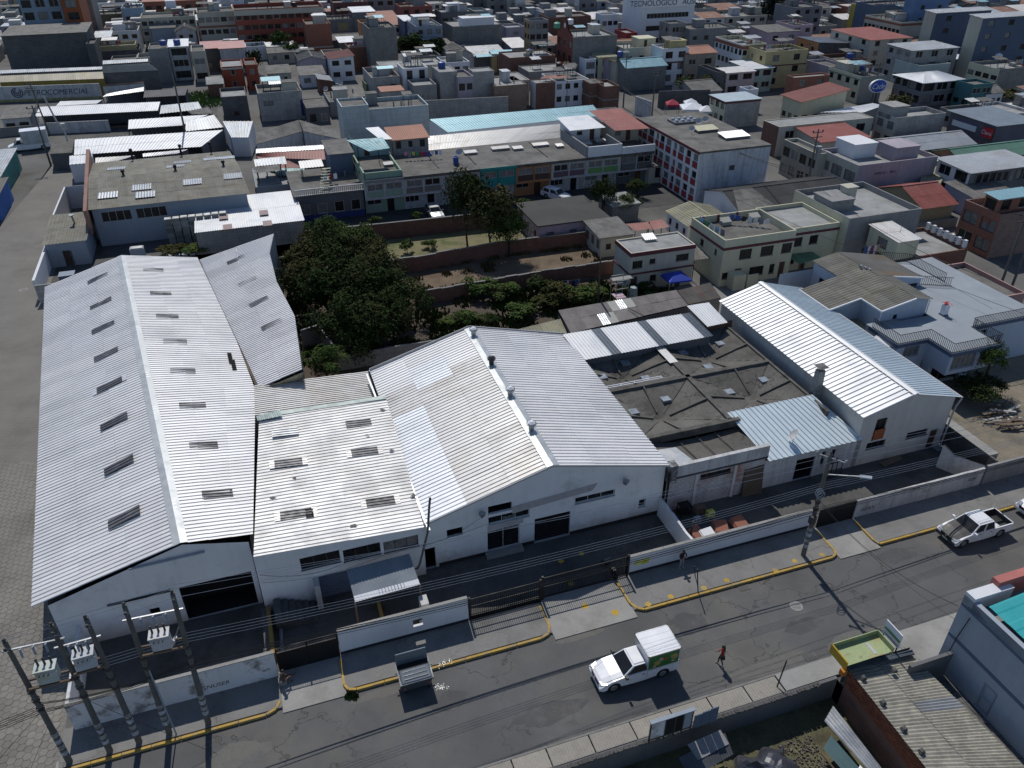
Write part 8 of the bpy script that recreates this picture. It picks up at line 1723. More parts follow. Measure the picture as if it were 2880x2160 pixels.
  k_=MB(); k_.hexa([(hf-.32,s_*w-.3*(s_>0)-.02*(s_<0),.68),(hf+.0,s_*w-.42*(s_>0)+.1*(s_<0),.66),(hf+.0,s_*w-.1*(s_>0)+.42*(s_<0),.66),(hf-.32,s_*w+.02*(s_>0)+.3*(s_<0),.68)],[(hf-.4,s_*w-.3*(s_>0)-.02*(s_<0),.86),(hf-.08,s_*w-.42*(s_>0)+.1*(s_<0),.8),(hf-.08,s_*w-.1*(s_>0)+.42*(s_<0),.8),(hf-.4,s_*w+.02*(s_>0)+.3*(s_<0),.86)]); k_.build('headlight',mat('lamp_lens',(.4,.42,.44),.1,.3,spec=.8),t)
  k_=MB(); k_.box(-hf-.015,-hf+.05,s_*(w-.1)-.08,s_*(w-.1)+.08,.62,.95); k_.build('tail_light',mat('tail_red',(.3,.01,.01),.3),t)
  for x in (fx,rx):
   k_=MB(); y0=s_*(w-.22); y1=s_*(w-.01); k_.tube((x,y0,wr),(x,y1,wr),wr,wr,20); wo=k_.build('wheel',RUBBER,t); k_=MB(); k_.tube((x,y1,wr),(x,y1+s_*.012,wr),wr*.6,wr*.55,14); k_.build('rim',GALV,wo)
   k_=MB(); k_.tube((x,s_*(w-.3),wr+.05),(x,s_*(w-.02),wr+.05),wr+.055,wr+.055,18); k_.build('wheel_well',DARK,t)
 b=MB(); b.box(hf-.1,hf+.04,-w+.06,w-.06,.36,.58); b.build('front_bumper',CARBLK if hood else P,t); b=MB(); b.box(-hf-.05,-hf+.08,-w+.1,w-.1,.4,.56); b.build('rear_bumper',CARBLK,t)
 b=MB(); b.box(hf-.02,hf+.03,-.48,.48,.6,.78); b.build('grille',BLACKM,t); b=MB(); b.box(hf+.04,hf+.05,-.24,.24,.4,.52); b.build('number_plate',FRAME_W,t)
 b=MB(); b.tube((hf+.03,0,.7),(hf+.045,0,.7),.07,.07,10); b.build('badge',GALV,t)
 if kind=='pickup':
  b=MB(); x0,x1=-hf+.06,cr-.05; wi=w-.09; zb=.66
  b.face([(x0,-wi,zb),(x1,-wi,zb),(x1,wi,zb),(x0,wi,zb)]); b.face([(x0,-wi,tb),(x0,-wi,zb),(x0,wi,zb),(x0,wi,tb)]); b.face([(x1,-wi,tb),(x1,wi,tb),(x1,wi,zb),(x1,-wi,zb)])
  for s_ in (-1,1): b.face([(x0,s_*wi,tb),(x1,s_*wi,tb),(x1,s_*wi,zb),(x0,s_*wi,zb)])
  for k in range(9): yy=-wi+.12+k*.18; b.box(x0,x1,yy,yy+.06,zb,zb+.02)
  b.build('load_bed',CARBLK,t)
  b=MB()
  for s_ in (-1,1): b.box(-hf+.0,cr,min(s_*wi,s_*w),max(s_*wi,s_*w),tb-.02,tb+.02)
  b.box(-hf,-hf+.07,-w,w,tb-.02,tb+.02); b.build('bed_rail',P,t)
 return t
GR=GA+180
c=L(16.62,26.5); vt=vehicle('white pickup carrying a white box body with green side panel','pickup truck','delivery_pickup',c,GR,5.05,1.72,'pickup',cab=(.62,-.5),roofz=1.62)
b=MB(); b.box(-2.42,-.36,-.86,.86,1.02,2.3); bx_=b.build('cargo_box',mat('box_aluminium',(.55,.56,.58),.4,.3,var=.04),vt)
for k in range(4): b=MB(); b.box(-2.40,-.38,-.85+k*.43,-.435+k*.43,2.3,2.325); b.build('roof_panel',WHITEP,bx_)
b=MB(); b.box(-2.46,-.32,-.9,-.84,2.22,2.33); b.box(-2.46,-.32,.84,.9,2.22,2.33); b.box(-2.46,-2.4,-.9,.9,2.22,2.33); b.box(-.38,-.32,-.9,.9,2.22,2.33); b.build('edge_trim',GALV,bx_)
GRN=mat('green_print',(.035,.15,.035),.5,0,var=.35,sc_=1.4)
for s_ in (-1,1):
 b=MB(); y=s_*.872; b.face([(-2.36,y,1.14),(-.42,y,1.14),(-.42,y,2.18),(-2.36,y,2.18)][::s_]); sp=b.build('side_print',GRN,bx_)
 for (x,z,r,mm) in ((-.95,1.55,.2,'p1'),(-1.2,1.8,.13,'p2'),(-.8,1.3,.1,'p2'),(-1.5,1.75,.12,'p3'),(-2.05,1.75,.22,'p1'),(-2.0,1.4,.1,'p2')):
  b=MB(); n=9; b.face([(x+math.cos(k/n*6.283)*r*(1+.3*(k % 2)),s_*.879,z+math.sin(k/n*6.283)*r*(1+.25*(k % 3==0))) for k in range(n)][::s_]); b.build('printed_fruit',mat('print_'+mm,{'p1': (.35,.26,.08),'p2': (.4,.3,.22),'p3': (.35,.05,.03)}[mm],.5,0,var=.4,sc_=6),bx_)
b=MB(); b.face([(.72,.1,1.25),(.72,.35,1.25),(.62,.35,1.42),(.62,.1,1.42)]); b.face([(.75,.12,1.2),(.75,.4,1.2),(.66,.4,1.36),(.66,.12,1.36)]); b.build('paper_notice',FRAME_W,vt)
vehicle('white double cab pickup with charcoal primer bonnet and open bed','pickup truck','pickup_truck',L(45.0,29.35),GR,5.15,1.78,'pickup',hood=CARBLK,cab=(.75,-.85),roofz=1.66)
vehicle('white car cut off at the right edge behind the double cab pickup','car','parked_car',L(52.1,29.6),GR,4.4,1.7,'car',cab=(.5,-1.7),roofz=1.45,belt=.95,hoodz=.92)
vehicle('silver and black car parked before the beige tiled terraced house','car','parked_car',L(23.6,103.3),GA-88,4.5,1.75,'car',paint=GALV,cab=(.4,-1.9),roofz=1.55,belt=1.0,hoodz=.98)
vehicle('white estate car parked near the teal and orange terraced houses','car','parked_car',L(42.3,104.6),GA-60,4.6,1.75,'car',cab=(.5,-2.0),roofz=1.6,belt=1.02,hoodz=1.0)
bt=vehicle('white box truck parked at upper left by the street','truck','box_truck',L(-35.0,157.2),GR+8,6.4,2.0,'pickup',cab=(1.75,.9),roofz=2.0,belt=1.2,hoodz=1.15)
b=MB(); b.box(-3.2,.75,-1.05,1.05,1.1,3.3); bb=b.build('cargo_box',WHITE_D,bt); b=MB(); b.box(-3.25,.8,-1.1,1.1,3.3,3.36); b.build('box_roof',WHITEP,bb)
t=thing('dumpster','grey steel dumpster with its lids open at the kerb','dumpster',L(4.15,29.9),rz=rad(GA),local=True)
DM=mat('dumpster_grey',(.075,.085,.095),.5,.2,var=.12); b=MB(); b.hexa([(-.8,-.5,.28),(.8,-.5,.28),(.8,.5,.28),(-.8,.5,.28)],[(-.92,-.72,1.15),(.92,-.72,1.15),(.92,.72,1.15),(-.92,.72,1.15)]); b.build('bin_body',DM,t)
b=MB(); b.box(-.98,.98,-.78,-.7,1.1,1.2); b.box(-.98,.98,.7,.78,1.1,1.2); b.box(-.98,-.9,-.7,.7,1.1,1.2); b.box(.9,.98,-.7,.7,1.1,1.2); b.build('rim',DM,t)
b=MB(); b.hexa([(-.9,-.76,1.2),(.9,-.76,1.2),(.9,.05,1.42),(-.9,.05,1.42)],[(-.82,-.7,1.27),(.82,-.7,1.27),(.82,.02,1.5),(-.82,.02,1.5)]); b.build('front_lid',mat('lid_grey',(.15,.175,.195),.45,.3),t)
for k in range(3): b=MB(); b.beam((-.7,-.55+k*.22,1.33+k*.06),(.7,-.55+k*.22,1.33+k*.06),.05,.04); b.build('lid_rib',DM,t)
b=MB(); b.face([(-.9,.1,1.21),(.9,.1,1.21),(.9,.68,1.21),(-.9,.68,1.21)]); b.build('opening',DARK,t)
b=MB(); b.hexa([(-.93,.66,1.2),(.93,.66,1.2),(.93,.74,1.16),(-.93,.74,1.16)],[(-.9,.85,1.9),(.9,.85,1.9),(.9,.92,1.88),(-.9,.92,1.88)]); b.build('raised_lid',mat('lid_grey',(0,0,0)),t)
for s_ in (-1,1):
 b=MB(); b.tube((s_*.92,.3,1.0),(s_*1.12,.3,1.0),.05,.05,8); b.build('trunnion',GALV,t)
 for y in (-.4,.4): b=MB(); b.tube((s_*.72-.05,y,.14),(s_*.72+.05,y,.14),.14,.14,12); b.build('caster',RUBBER,t)
 for k in range(3): b=MB(); b.face([(s_*.72-.07,-.60+.0-k*.035,.52+k*.12),(s_*.72+.07,-.60-k*.035,.52+k*.12),(s_*.72+.07,-.615-k*.035,.58+k*.12),(s_*.72-.07,-.615-k*.035,.58+k*.12)]); b.build('reflector_strip',mat('reflector',(.4,.12,.1),.5),t)
SKIN=mat('skin',(.30,.17,.11),.6,0,var=.05); HAIR=mat('black_hair',(.012,.010,.009),.6,0,var=.2)
def person(label,loc,rz,J,E,rules,extra=None):
 """J joints name->(pos, radius); E edges; rules(face centre)->material index"""
 t=thing('person',label,'person',loc,None,rad(rz),local=True); names=list(J); me=bpy.data.meshes.new('body')
 me.from_pydata([J[n][0] for n in names],[(names.index(a),names.index(c)) for a,c in E],[]); o=bpy.data.objects.new('body',me); COL.objects.link(o)
 sk=o.modifiers.new('skin','SKIN'); sk.use_smooth_shade=True; o.modifiers.new('s','SUBSURF').levels=1
 if not me.skin_vertices: me.attributes  # created by modifier
 for i,n in enumerate(names):
  r=J[n][1]; me.skin_vertices[0].data[i].radius=(r,r) if not isinstance(r,tuple) else r
  me.skin_vertices[0].data[i].use_root=(n=='pelvis')
 bpy.context.view_layer.update(); m2=bpy.data.meshes.new_from_object(o.evaluated_get(bpy.context.evaluated_depsgraph_get())); bpy.data.objects.remove(o)
 mats,fn=rules
 m2.materials.clear()
 for q in mats: m2.materials.append(q)
 for p in m2.polygons: p.material_index=fn(p.center)
 o=bpy.data.objects.new('body',m2); COL.objects.link(o); o.parent=t
 return t
def skel(h=1.65,stance=.1,step=0.0,hands=((.2,.05,.95),(-.2,.05,.95)),elbows=None,lean=0.0,head=(0,0),knees=(0.03,.03),sit=None):
 k=h/1.7; J={}; E=[]
 pz=.93*k; J['pelvis']=((0,0,pz),(.15*k,.11*k)); J['waist']=((0,.0+lean*.3,1.1*k),(.125*k,.095*k)); J['chest']=((0,lean*.7,1.3*k),(.16*k,.11*k)); J['neck0']=((0,lean,1.44*k),.07*k); J['neck']=((0,lean+head[1]*.3,1.5*k),.055*k)
 J['head']=((head[0]*.5,lean+head[1]*.8,1.59*k),(.078*k,.09*k)); J['crown']=((head[0],lean+head[1],1.67*k),(.06*k,.07*k)); J['nose']=((head[0]*.5,lean+head[1]*.8+.095*k,1.575*k),.018)
 E+=[('pelvis','waist'),('waist','chest'),('chest','neck0'),('neck0','neck'),('neck','head'),('head','crown'),('head','nose')]
 for i,s_ in enumerate((1,-1)):
  n='LR'[i]; sh=Vector((s_*.19*k,lean*.9,1.39*k)); ha=Vector(hands[i]); J['sh'+n]=(tuple(sh),.06*k)
  el=Vector(elbows[i]) if elbows else (sh+ha)/2+Vector((s_*.06,-.04,-.02))
  J['el'+n]=(tuple(el),.043*k); J['wr'+n]=(tuple(ha),.028*k); d=(ha-el).normalized(); side=d.cross(Vector((0,1,0))).normalized()
  J['pa'+n]=(tuple(ha+d*.07),(.036,.022)); E+=[('chest','sh'+n),('sh'+n,'el'+n),('el'+n,'wr'+n),('wr'+n,'pa'+n)]
  for f in range(4): J['f%d%s' % (f,n)]=(tuple(ha+d*(.145+.012*(f in (1,2)))+side*(f-1.5)*.021+Vector((0,.015,0))),.009); E.append(('pa'+n,'f%d%s' % (f,n)))
  J['th'+n]=(tuple(ha+d*.08+side*-.055),.010); E.append(('wr'+n,'th'+n))
  fy=step*(1 if i==0 else -1); hp=(s_*.09*k,0,.86*k)
  if sit: kn,an,to=sit[i]
  else: kn=(s_*stance*.9,fy*.5+knees[i]+.03,.48*k); an=(s_*stance,fy,.09); to=(s_*(stance+.03),fy+.17,.035)
  J['hip'+n]=(hp,.085*k); J['kn'+n]=(kn,.055*k); J['an'+n]=(an,.04*k); J['toe'+n]=(to,(.04,.03)); E+=[('pelvis','hip'+n),('hip'+n,'kn'+n),('kn'+n,'an'+n),('an'+n,'toe'+n)]
 return J,E
def hairdo(t,c,r,long_=False):
 b=MB(); c=Vector(c)
 for i in range(5):
  for j in range(12):
   f=lambda a,e: c+Vector((math.cos(a)*math.cos(e)*r,math.sin(a)*math.cos(e)*r*1.1,math.sin(e)*r))
   a0,a1=j/12*6.283,(j+1)/12*6.283; e0,e1=i/5*1.57,(i+1)/5*1.57; b.face([f(a0,e0),f(a1,e0),f(a1,e1),f(a0,e1)])
 if long_: b.hexa([c+Vector((-.1,-.13,-.28)),c+Vector((.1,-.13,-.28)),c+Vector((.1,-.07,-.28)),c+Vector((-.1,-.07,-.28))],[c+Vector((-.1,-.13,.03)),c+Vector((.1,-.13,.03)),c+Vector((.1,-.02,.03)),c+Vector((-.1,-.02,.03))])
 b.build('hair',HAIR,t,True)
 for s_ in (-.032,.032): b=MB(); q=c+Vector((s_,r*.98,-.055)); b.tube(q,q+Vector((0,.008,0)),.011,.008,6); b.build('eye',DARK,t)
RJ=mat('red_jacket',(.32,.012,.015),.8,0,var=.15); BT=mat('black_cloth',(.016,.016,.018),.85,0,var=.15); GT=mat('grey_trousers',(.24,.24,.26),.85,0,var=.12); CAMO=mat('camo_cloth',(.085,.06,.045),.9,0,var=.3,sc_=6,stain=(.16,.11,.09),sa=.9,ss=7)
J,E=skel(1.66,.08,.14,((.05,.2,1.16),(-.2,.02,.86)),((.2,.06,1.1),(-.23,-.04,1.12)),head=(0,.03))
hd=lambda z: z>1.45
p1=person('person in red jacket and black trousers with shoulder bag crossing the street',L(21.84,25.35),GA+60,J,E,([RJ,BT,SKIN,HAIR,FRAME_W],lambda c: 2 if c.z>1.44 or (c.z<1.2 and abs(c.x)>.1 and c.y>.24) or (abs(c.x)>.22 and c.z<.93 and c.z>.6) else (4 if c.z<.09 else (1 if c.z<.92 else 0))))
hairdo(p1,(0,.02,1.585),.112,True); b=MB(); b.hexa([(-.3,-.16,.78),(-.2,-.16,.78),(-.2,.12,.78),(-.3,.12,.78)],[(-.29,-.14,1.05),(-.21,-.14,1.05),(-.21,.1,1.05),(-.29,.1,1.05)]); b.path([Vector((-.25,-.1,1.05)),Vector((-.1,-.1,1.45)),Vector((-.25,.08,1.05))],.015,4); o=b.build('shoulder_bag',BT); o.parent=None
o.location=L(21.84,25.35)+Matrix.Rotation(rad(GA+60),3,'Z') @ o.location; o.rotation_euler=(0,0,rad(GA+60)); tag(o,'black shoulder bag hanging from the person in red jacket','bag')
J,E=skel(1.68,.12,0,((-.06,.2,1.12),(.06,.2,1.05)),((.27,.1,1.12),(-.27,.1,1.12)),lean=-.02,head=(0,.07))
p2=person('man with black top and grey trousers standing with folded arms at the white wall',L(23.4,33.05),GR,J,E,([BT,GT,SKIN,FRAME_W],lambda c: 2 if (c.z>1.46 or (c.y>.17 and 1.0<c.z<1.16)) else (3 if c.z<.1 else (1 if c.z<.93 else 0))))
p2.location.z=.13; hairdo(p2,(0,.04,1.6),.108)
st=[((.1,.36,.50),(.12,.40,.1),(.14,.56,.05)),((-.1,.42,.46),(-.1,.78,.12),(-.1,.92,.2))]
J,E=skel(1.66,.1,0,((.16,.3,1.0),(-.14,.3,1.0)),((.24,.02,1.1),(-.24,.02,1.1)),lean=.1,head=(0,.08),sit=st)
J={k: ((p[0],p[1],p[2]-(.43 if not k[:2] in ('kn','an','to') else 0)),r) for k,(p,r) in J.items()}
p3=person('crouched person in camouflage clothes at end of peeling wall',L(-3.2,32.2),GA-60,J,E,([CAMO,SKIN,BT],lambda c: 1 if c.z>1.03 or (c.y>.28 and .5<c.z<.68) else (2 if c.z<.09 else 0)))
p3.location.z=.1; hairdo(p3,(0,.13,1.18),.11)
b=MB(); lbox(b,-3.45,-3.0,32.2,32.6,.05,.42); o=b.build('stone_block',CONC); tag(o,'rough stone block used as a seat at end of the peeling wall','stone')
t=thing('motorcycle','small black motorcycle parked behind the barred gate','motorcycle',L(18.6,34.3),rz=rad(GA+100),local=True)
for x in (-.62,.62): b=MB(); b.tube((x,-.05,.3),(x,.05,.3),.3,.3,16); w_=b.build('wheel',RUBBER,t); b=MB(); b.tube((x,-.055,.3),(x,.055,.3),.16,.16,10); b.build('rim',GALV,w_)
b=MB(); b.hexa([(-.5,-.11,.5),(.3,-.11,.45),(.3,.11,.45),(-.5,.11,.5)],[(-.7,-.1,.75),(.25,-.13,.82),(.25,.13,.82),(-.7,.1,.75)]); b.build('body',BLACKM,t); b=MB(); b.beam((.62,0,.3),(.38,0,.95),.07,.07); b.beam((.38,-.33,.98),(.38,.33,.98),.03,.03); b.build('handlebar',GALV,t); b=MB(); b.box(-.65,0,-.12,.12,.76,.84); b.build('saddle',CARBLK,t)
for x,y,a,m_,lab in ((25.9,35.5,.3,TERRA,'left orange tile stack in the yard behind the long white wall'),(27.9,35.6,-.3,TERRA,'middle orange board leaning in the yard'),(29.4,35.5,.15,TERRA,'right orange board pile in the yard'),(26.6,35.1,.1,WHITEP,'small white board lying on the orange tiles')):
 t=thing('board_stack',lab,'boards',L(x,y),rz=rad(GA)+a,local=True)
 for k in range(3): b=MB(); b.hexa([(-.5+k*.08,-.5,.15+k*.07),(.45+k*.08,-.5,.15+k*.07),(.45+k*.08,.45,.4+k*.07),(-.5+k*.08,.45,.4+k*.07)],[(-.5+k*.08,-.5,.19+k*.07),(.45+k*.08,-.5,.19+k*.07),(.45+k*.08,.45,.44+k*.07),(-.5+k*.08,.45,.44+k*.07)]); b.build('board',m_,t)
for k,(x,y,s_,m_,lab) in enumerate(((26.3,37.9,1.0,BLACKM,'black iron rack against the whitewashed brick'),(27.4,37.6,.8,WOOD,'wooden trestle beside the black rack'),(28.0,37.0,.6,NOTE,'yellow plastic crate in the dark yard'),(26.8,36.8,.5,GREYB,'grey plastic bucket in the dark yard'))):
 t=thing('yard_junk',lab,'junk',L(x,y),rz=rad(GA),local=True); b=MB()
 for sx in (-1,1):
  for sy in (-1,1): b.beam((sx*s_*.4,sy*s_*.3,0),(sx*s_*.4,sy*s_*.3,s_),.06,.06)
 b.build('legs',m_,t)
 for z in (.3,.95): b=MB(); b.box(-s_*.45,s_*.45,-s_*.35,s_*.35,s_*z,s_*z+.05); b.build('shelf',m_,t)
t=thing('broken_panel','broken dark panel lying at foot of the right warehouse','panel',L(45,37.8)); b=MB(); b.beam(L(44.3,37.9,.1),L(45.8,37.8,.6),.5,.06); b.build('panel',WOOD,t)
YZ=-1.7
g=[o for o in COL.objects if o.name=='ground'][0]; bpy.data.objects.remove(g)
hx0,hx1,hy0,hy1=2.0,27.85,4.0,22.42
b=MB()
for q in ((-2600,hx0,-2600,4200),(hx1,2600,-2600,4200),(hx0,hx1,hy1,4200),(hx0,hx1,-2600,hy0)): b.face([L(q[0],q[2],-.012),L(q[1],q[2],-.012),L(q[1],q[3],-.012),L(q[0],q[3],-.012)])
struct('ground',b,EARTH)
b=MB(); sheetpoly(b,lpoly((hx0,hy0),(hx1,hy0),(hx1,hy1),(hx0,hy1)),YZ); struct('sunken_yard',b,mat('weedy_yard',(.10,.095,.05),.95,0,var=.3,sc_=1.5,grain=.3,stain=(.05,.042,.032),sa=.7,ss=.4,bump=.6,bs=5))
t=thing('retaining_wall','dark retaining wall with crumbling top below the near pavement','wall',L(2,22.4,YZ)); b=MB(); wall(b,L(hx0,22.2),L(hx1,22.2),YZ,.1,[]); b.face([L(hx0,22.2,.1),L(hx1,22.2,.1),L(hx1,22.44,.1),L(hx0,22.44,.1)]); b.build('wall',RENDER_D,t)
for k in range(170): x=lerp(9,26.6,k/170)+RN.uniform(-.04,.04); b=MB(); s_=RN.uniform(.04,.09); lbox(b,x-s_,x+s_,22.14-s_,22.3,.04,.12+RN.random()*.08); b.build('mortar_lump',CONC_D,t)
t=thing('tin_roof_house','low brick building with patched corrugated fibre roof weighted by stones','shed',L(26.9,15,YZ))
rc=[V3((19.33,29.44,1.60)),V3((21.27,23.06,1.60)),V3((26.59,23.38,1.20)),V3((23.62,30.72,1.20))]
rc2=[rc[0],rc[1]+(rc[1]-rc[0])*.25,rc[2]+(rc[2]-rc[3])*.25,rc[3]]
TIN=mat('lichen_fibre_sheet',(.245,.235,.20),.88,0,var=.22,sc_=1.4,grain=.2,stain=(.36,.345,.26),sa=.5,ss=2.2,rnd=.14,streak=.45)
for j in range(2):
 for i in range(13):
  q=[bil(rc2,i/13,j*.45),bil(rc2,(i+1)/13,j*.45),bil(rc2,(i+1)/13,.47+j*.53),bil(rc2,i/13,.47+j*.53)]; k=MB(); corr(k,q,.2,.05,'sine',0,.03*j+RN.uniform(0,.02)); k.build('roof_sheet',ROOF_S if (i,j) in ((4,1),) else TIN,t)
b=MB(); A=up(rc2[0],0)+L(.12,0); C=up(rc2[1],0)+L(.12,0); wall(b,A,C,YZ,1.5,[]); b.build('wall',BRICK,t)
ln=(C-A).length; d=(C-A).normalized(); nn=Vector((d.y,-d.x,0)); RB=random.Random(3); bm_={}
for r in range(10):
 for k in range(28):
  s0=k*.3+(.15 if r % 2 else 0); 
  if s0+.26>ln: continue
  z=1.45-(r+1)*.115; p=A+d*(s0+.13)+nn*.01; q=MB(); q.beam(up(p,z+.04)-d*.125,up(p,z+.04)+d*.125,RB.uniform(.03,.05),.09); q.build('brick',mat('single_brick',(.22,.07,.035),.9,0,var=.2,rnd=.3),t)
for f in (.1,.3,.5,.66,.82): b=MB(); p=lerp(rc2[0],rc2[1],f)+L(.35,0,.1); b.hexa([p+L(-.16,-.14),p+L(.15,-.16),p+L(.17,.12),p+L(-.13,.16)],[p+L(-.1,-.1,.18),p+L(.12,-.1,.16),p+L(.1,.1,.19),p+L(-.1,.1,.15)]); o=b.build('roof_stone',CONC_D); tag(o,['rock near the top left of the lichen covered roof','second rock down the left roof edge','third rock down the left roof edge','fourth rock down the left roof edge','lowest rock on the left roof edge'][int(f*5.2)],'rock','rocks weighing down the roof')
b=MB(); p=V3((21.86,29.25,1.60))+Vector((0,0,.1)); b.hexa([p+L(-.16,-.14),p+L(.15,-.16),p+L(.17,.12),p+L(-.13,.16)],[p+L(-.1,-.1,.18),p+L(.12,-.1,.16),p+L(.1,.1,.19),p+L(-.1,.1,.15)]); o=b.build('roof_stone',CONC_D); tag(o,'single rock in the middle of the lichen covered roof','rock','rocks weighing down the roof')
b=MB(); wall(b,rc2[3]+L(0,.05),rc2[0]+L(0,.05),0,1.65,[]); wall(b,rc2[0]+L(0,.25),rc2[3]+L(0,.25),0,1.65,[]); b.build('back_wall',RENDER_D,t)
b=MB(); b.beam(rc2[0]+Vector((0,0,.14)),rc2[3]+Vector((0,0,.3)),.3,.12); b.build('roof_edge',mat('blue_grey_rag',(.06,.08,.10),.9,0,var=.4),t)
t=thing('awning','green lined shop awning tray with mustard outer edge','awning',L(27.2,21.4,2.2)); az=2.35
YM=mat('mustard_metal',(.42,.27,.02),.6,0,var=.1); YG=mat('faded_green_metal',(.30,.36,.18),.6,0,var=.1,stain=(.35,.20,.06),sa=.6,ss=1.2,rust=.6)
b=MB(); lbox(b,27.25,30.4,21.45,22.75,az,az+.03); b.build('tray_floor',YG,t)
for q in ((27.2,30.45,22.75,22.8),(27.2,27.25,21.4,22.8),(30.4,30.45,21.4,22.8)): b=MB(); lbox(b,*q,az-.25,az+.38); b.build('tray_side',[YG,YM][q[0]<27.21 and q[1]<28],t)
b=MB(); lbox(b,27.18,27.2,21.4,22.8,az-.27,az+.36); b.build('outer_edge',YM,t)
b=MB(); lbox(b,29.3,29.5,21.6,22.4,az+.03,az+.05); b.build('drip_mark',FRAME_W,t)
t=thing('shop_sign','upright white sign with green stripe beside the awning','sign',L(31.2,22.5)); b=MB(); lbox(b,31.14,31.2,21.7,23.0,2.0,3.1); b.build('sign_face',WHITEP,t)
for z0,z1,m_ in ((2.45,2.62,GRASSG),(2.1,2.2,GREYB)): b=MB(); lbox(b,31.12,31.14,21.74,22.96,z0,z1); b.build('stripe',m_,t)
for y in (21.8,22.9): b=MB(); lbox(b,31.15,31.2,y-.03,y+.03,0,2.0); b.build('post',BLACKM,t)
b=MB(); lbox(b,27.0,27.3,21.3,21.6,1.7,2.1); o=b.build('flower_pot',mat('orange_pot',(.4,.14,.02),.7)); tag(o,'orange flower pot at left corner of the awning','flower pot')
t=thing('commercial_building','pale grey building with dark bands and teal roof at lower right edge','building',L(34.1,8))
GW=mat('pale_grey_blue_paint',(.30,.34,.39),.85,0,var=.05,grain=.06,streak=.12)
b=MB(); hs=wall(b,L(34.1,21.25),L(34.1,3),0,6.0,[(3.0,3.9,.1,2.1,'door',GW)]); wall(b,L(60,21.25),L(34.1,21.25),0,5.9,[]); b.build('wall',GW,t); fill(t,*hs)
for z in (2.75,5.25): b=MB(); lbox(b,34.06,34.1,3,21.2,z,z+.22); b.build('dark_band',SLATE,t)
b=MB(); lbox(b,34.1,60,3,21.2,5.2,5.3); b.build('roof_slab',SLAB_L,t); b=MB(); lbox(b,34.1,34.4,3,20.6,5.3,6.0); b.build('parapet',GW,t)
b=MB(); lbox(b,34.1,36.9,20.6,21.25,5.3,6.25); b.build('parapet',WHITE,t); b=MB(); lbox(b,36.0,60,20.9,21.4,5.3,6.6); b.build('parapet',mat('salmon_parapet',(.40,.14,.12),.8),t)
b=MB(); corr(b,[L(34.6,4,6.05),L(34.6,20.1,6.05),L(41,20.2,6.6),L(41,4,6.6)],1.2,.02); b.build('teal_roof',mat('teal_sheet',(.02,.30,.32),.5,0,var=.05),t)
b=MB(); lbox(b,33.98,34.08,12.6,12.9,2.0,2.3); b.build('meter_box',GALV,t)
b=MB(); b.path([L(34.0,20.4,5),L(33.95,20.6,3),L(33.9,20.7,.2)],.03,5); b.build('conduit',BLACKM,t)
b=MB(); sheetpoly(b,lpoly((31.0,3),(34.1,3),(34.1,20.4),(31.0,20.4)),.01); struct('side_path',b,mat('hex_paved_path',(.15,.145,.135),.92,0,var=.15,pavers=(.7,(.05,.05,.05))))
for y0,lab in ((17.6,'dark gap drawn as flat black patch between tin roof and grey building'),): b=MB(); lbox(b,31.3,33.4,y0,y0+2.2,.012,.02); o=b.build('dark_gap_patch',DARK); tag(o,lab,'pit')  # flat black slab, the darkness of the gap put into its colour
wallxy('spiked gate wall between the tin roof and grey building',[(31.0,20.5),(34.0,20.5)],2.0,RENDER_D)
t=thing('hoarding','broken framed hoarding with one white bay on the pavement edge','hoarding',L(15.3,22.1))
b=MB(); 
for z in (.35,1.9): lbox(b,15.3,17.9,22.0,22.08,z,z+.1)
for x in (15.3,16.2,16.8,17.3,17.85): lbox(b,x,x+.07,22.0,22.08,.1,1.95)
b.build('frame',FRAME_D,t); b=MB(); lbox(b,15.25,17.95,21.9,22.12,1.98,2.04); b.build('top_plate',GREYB,t)
for k,(x0,x1,m_) in enumerate(((15.37,16.2,PEEL),(16.27,16.8,DARK),(16.87,17.3,BLACKM),(17.37,17.85,GREYB))): b=MB(); lbox(b,x0,x1,22.02,22.05,.45,1.9); b.build('panel',m_,t)
t=thing('hoarding','smaller dark hoarding panel right of the broken one','hoarding',L(18,22)); b=MB(); 
for x in (18.0,18.5,19.0): lbox(b,x,x+.48,21.95,22.0,.3,1.4+.15*(x-18)); b.build('panel',SLATE,t); b=MB()
t=thing('tarpaulin','black plastic tarpaulin draped over a heap in the sunken yard','tarpaulin',L(21.5,19,YZ)); b=MB(); n=14; g={}
for i in range(n+1):
 for j in range(n+1):
  x=19.9+3.2*i/n; y=17.6+2.9*j/n; e=min(i,n-i,j,n-j)/n*2; g[i,j]=L(x+.15*math.sin(j),y+.2*math.sin(i*.9),YZ+.1+1.0*min(1,e*1.6)+.12*math.sin(i*1.9+j*.6)*e+.1*noise.noise(Vector((x*2,y*2,0))))
for i in range(n):
 for j in range(n): b.face([g[i,j],g[i+1,j],g[i+1,j+1],g[i,j+1]])
b.build('sheet',mat('black_plastic_sheet',(.045,.047,.06),.35,0,var=.2,spec=.6),t,True)
def flat(lab,pts,m_,name='loose_sheet',pitch=.16,cat='sheet metal'): b=MB(); corr(b,[L(*p) for p in pts],pitch,.03,'sine'); o=b.build(name,m_); tag(o,lab,cat); return o
flat('long shiny corrugated sheet leaning along the brick wall',[(25.7,20.4,YZ+1.2),(26.6,20.9,YZ+1.5),(26.7,15.6,YZ+1.4),(26.2,15.4,YZ+1.3)],GALV)
flat('dark corrugated sheet roof over the left junk lean-to',[(16.8,19.8,YZ+1.2),(19.7,20.3,YZ+1.2),(19.8,21.4,YZ+1.5),(16.6,20.9,YZ+1.5)],mat('dark_rusty_sheet',(.07,.075,.085),.5,.4,var=.3))
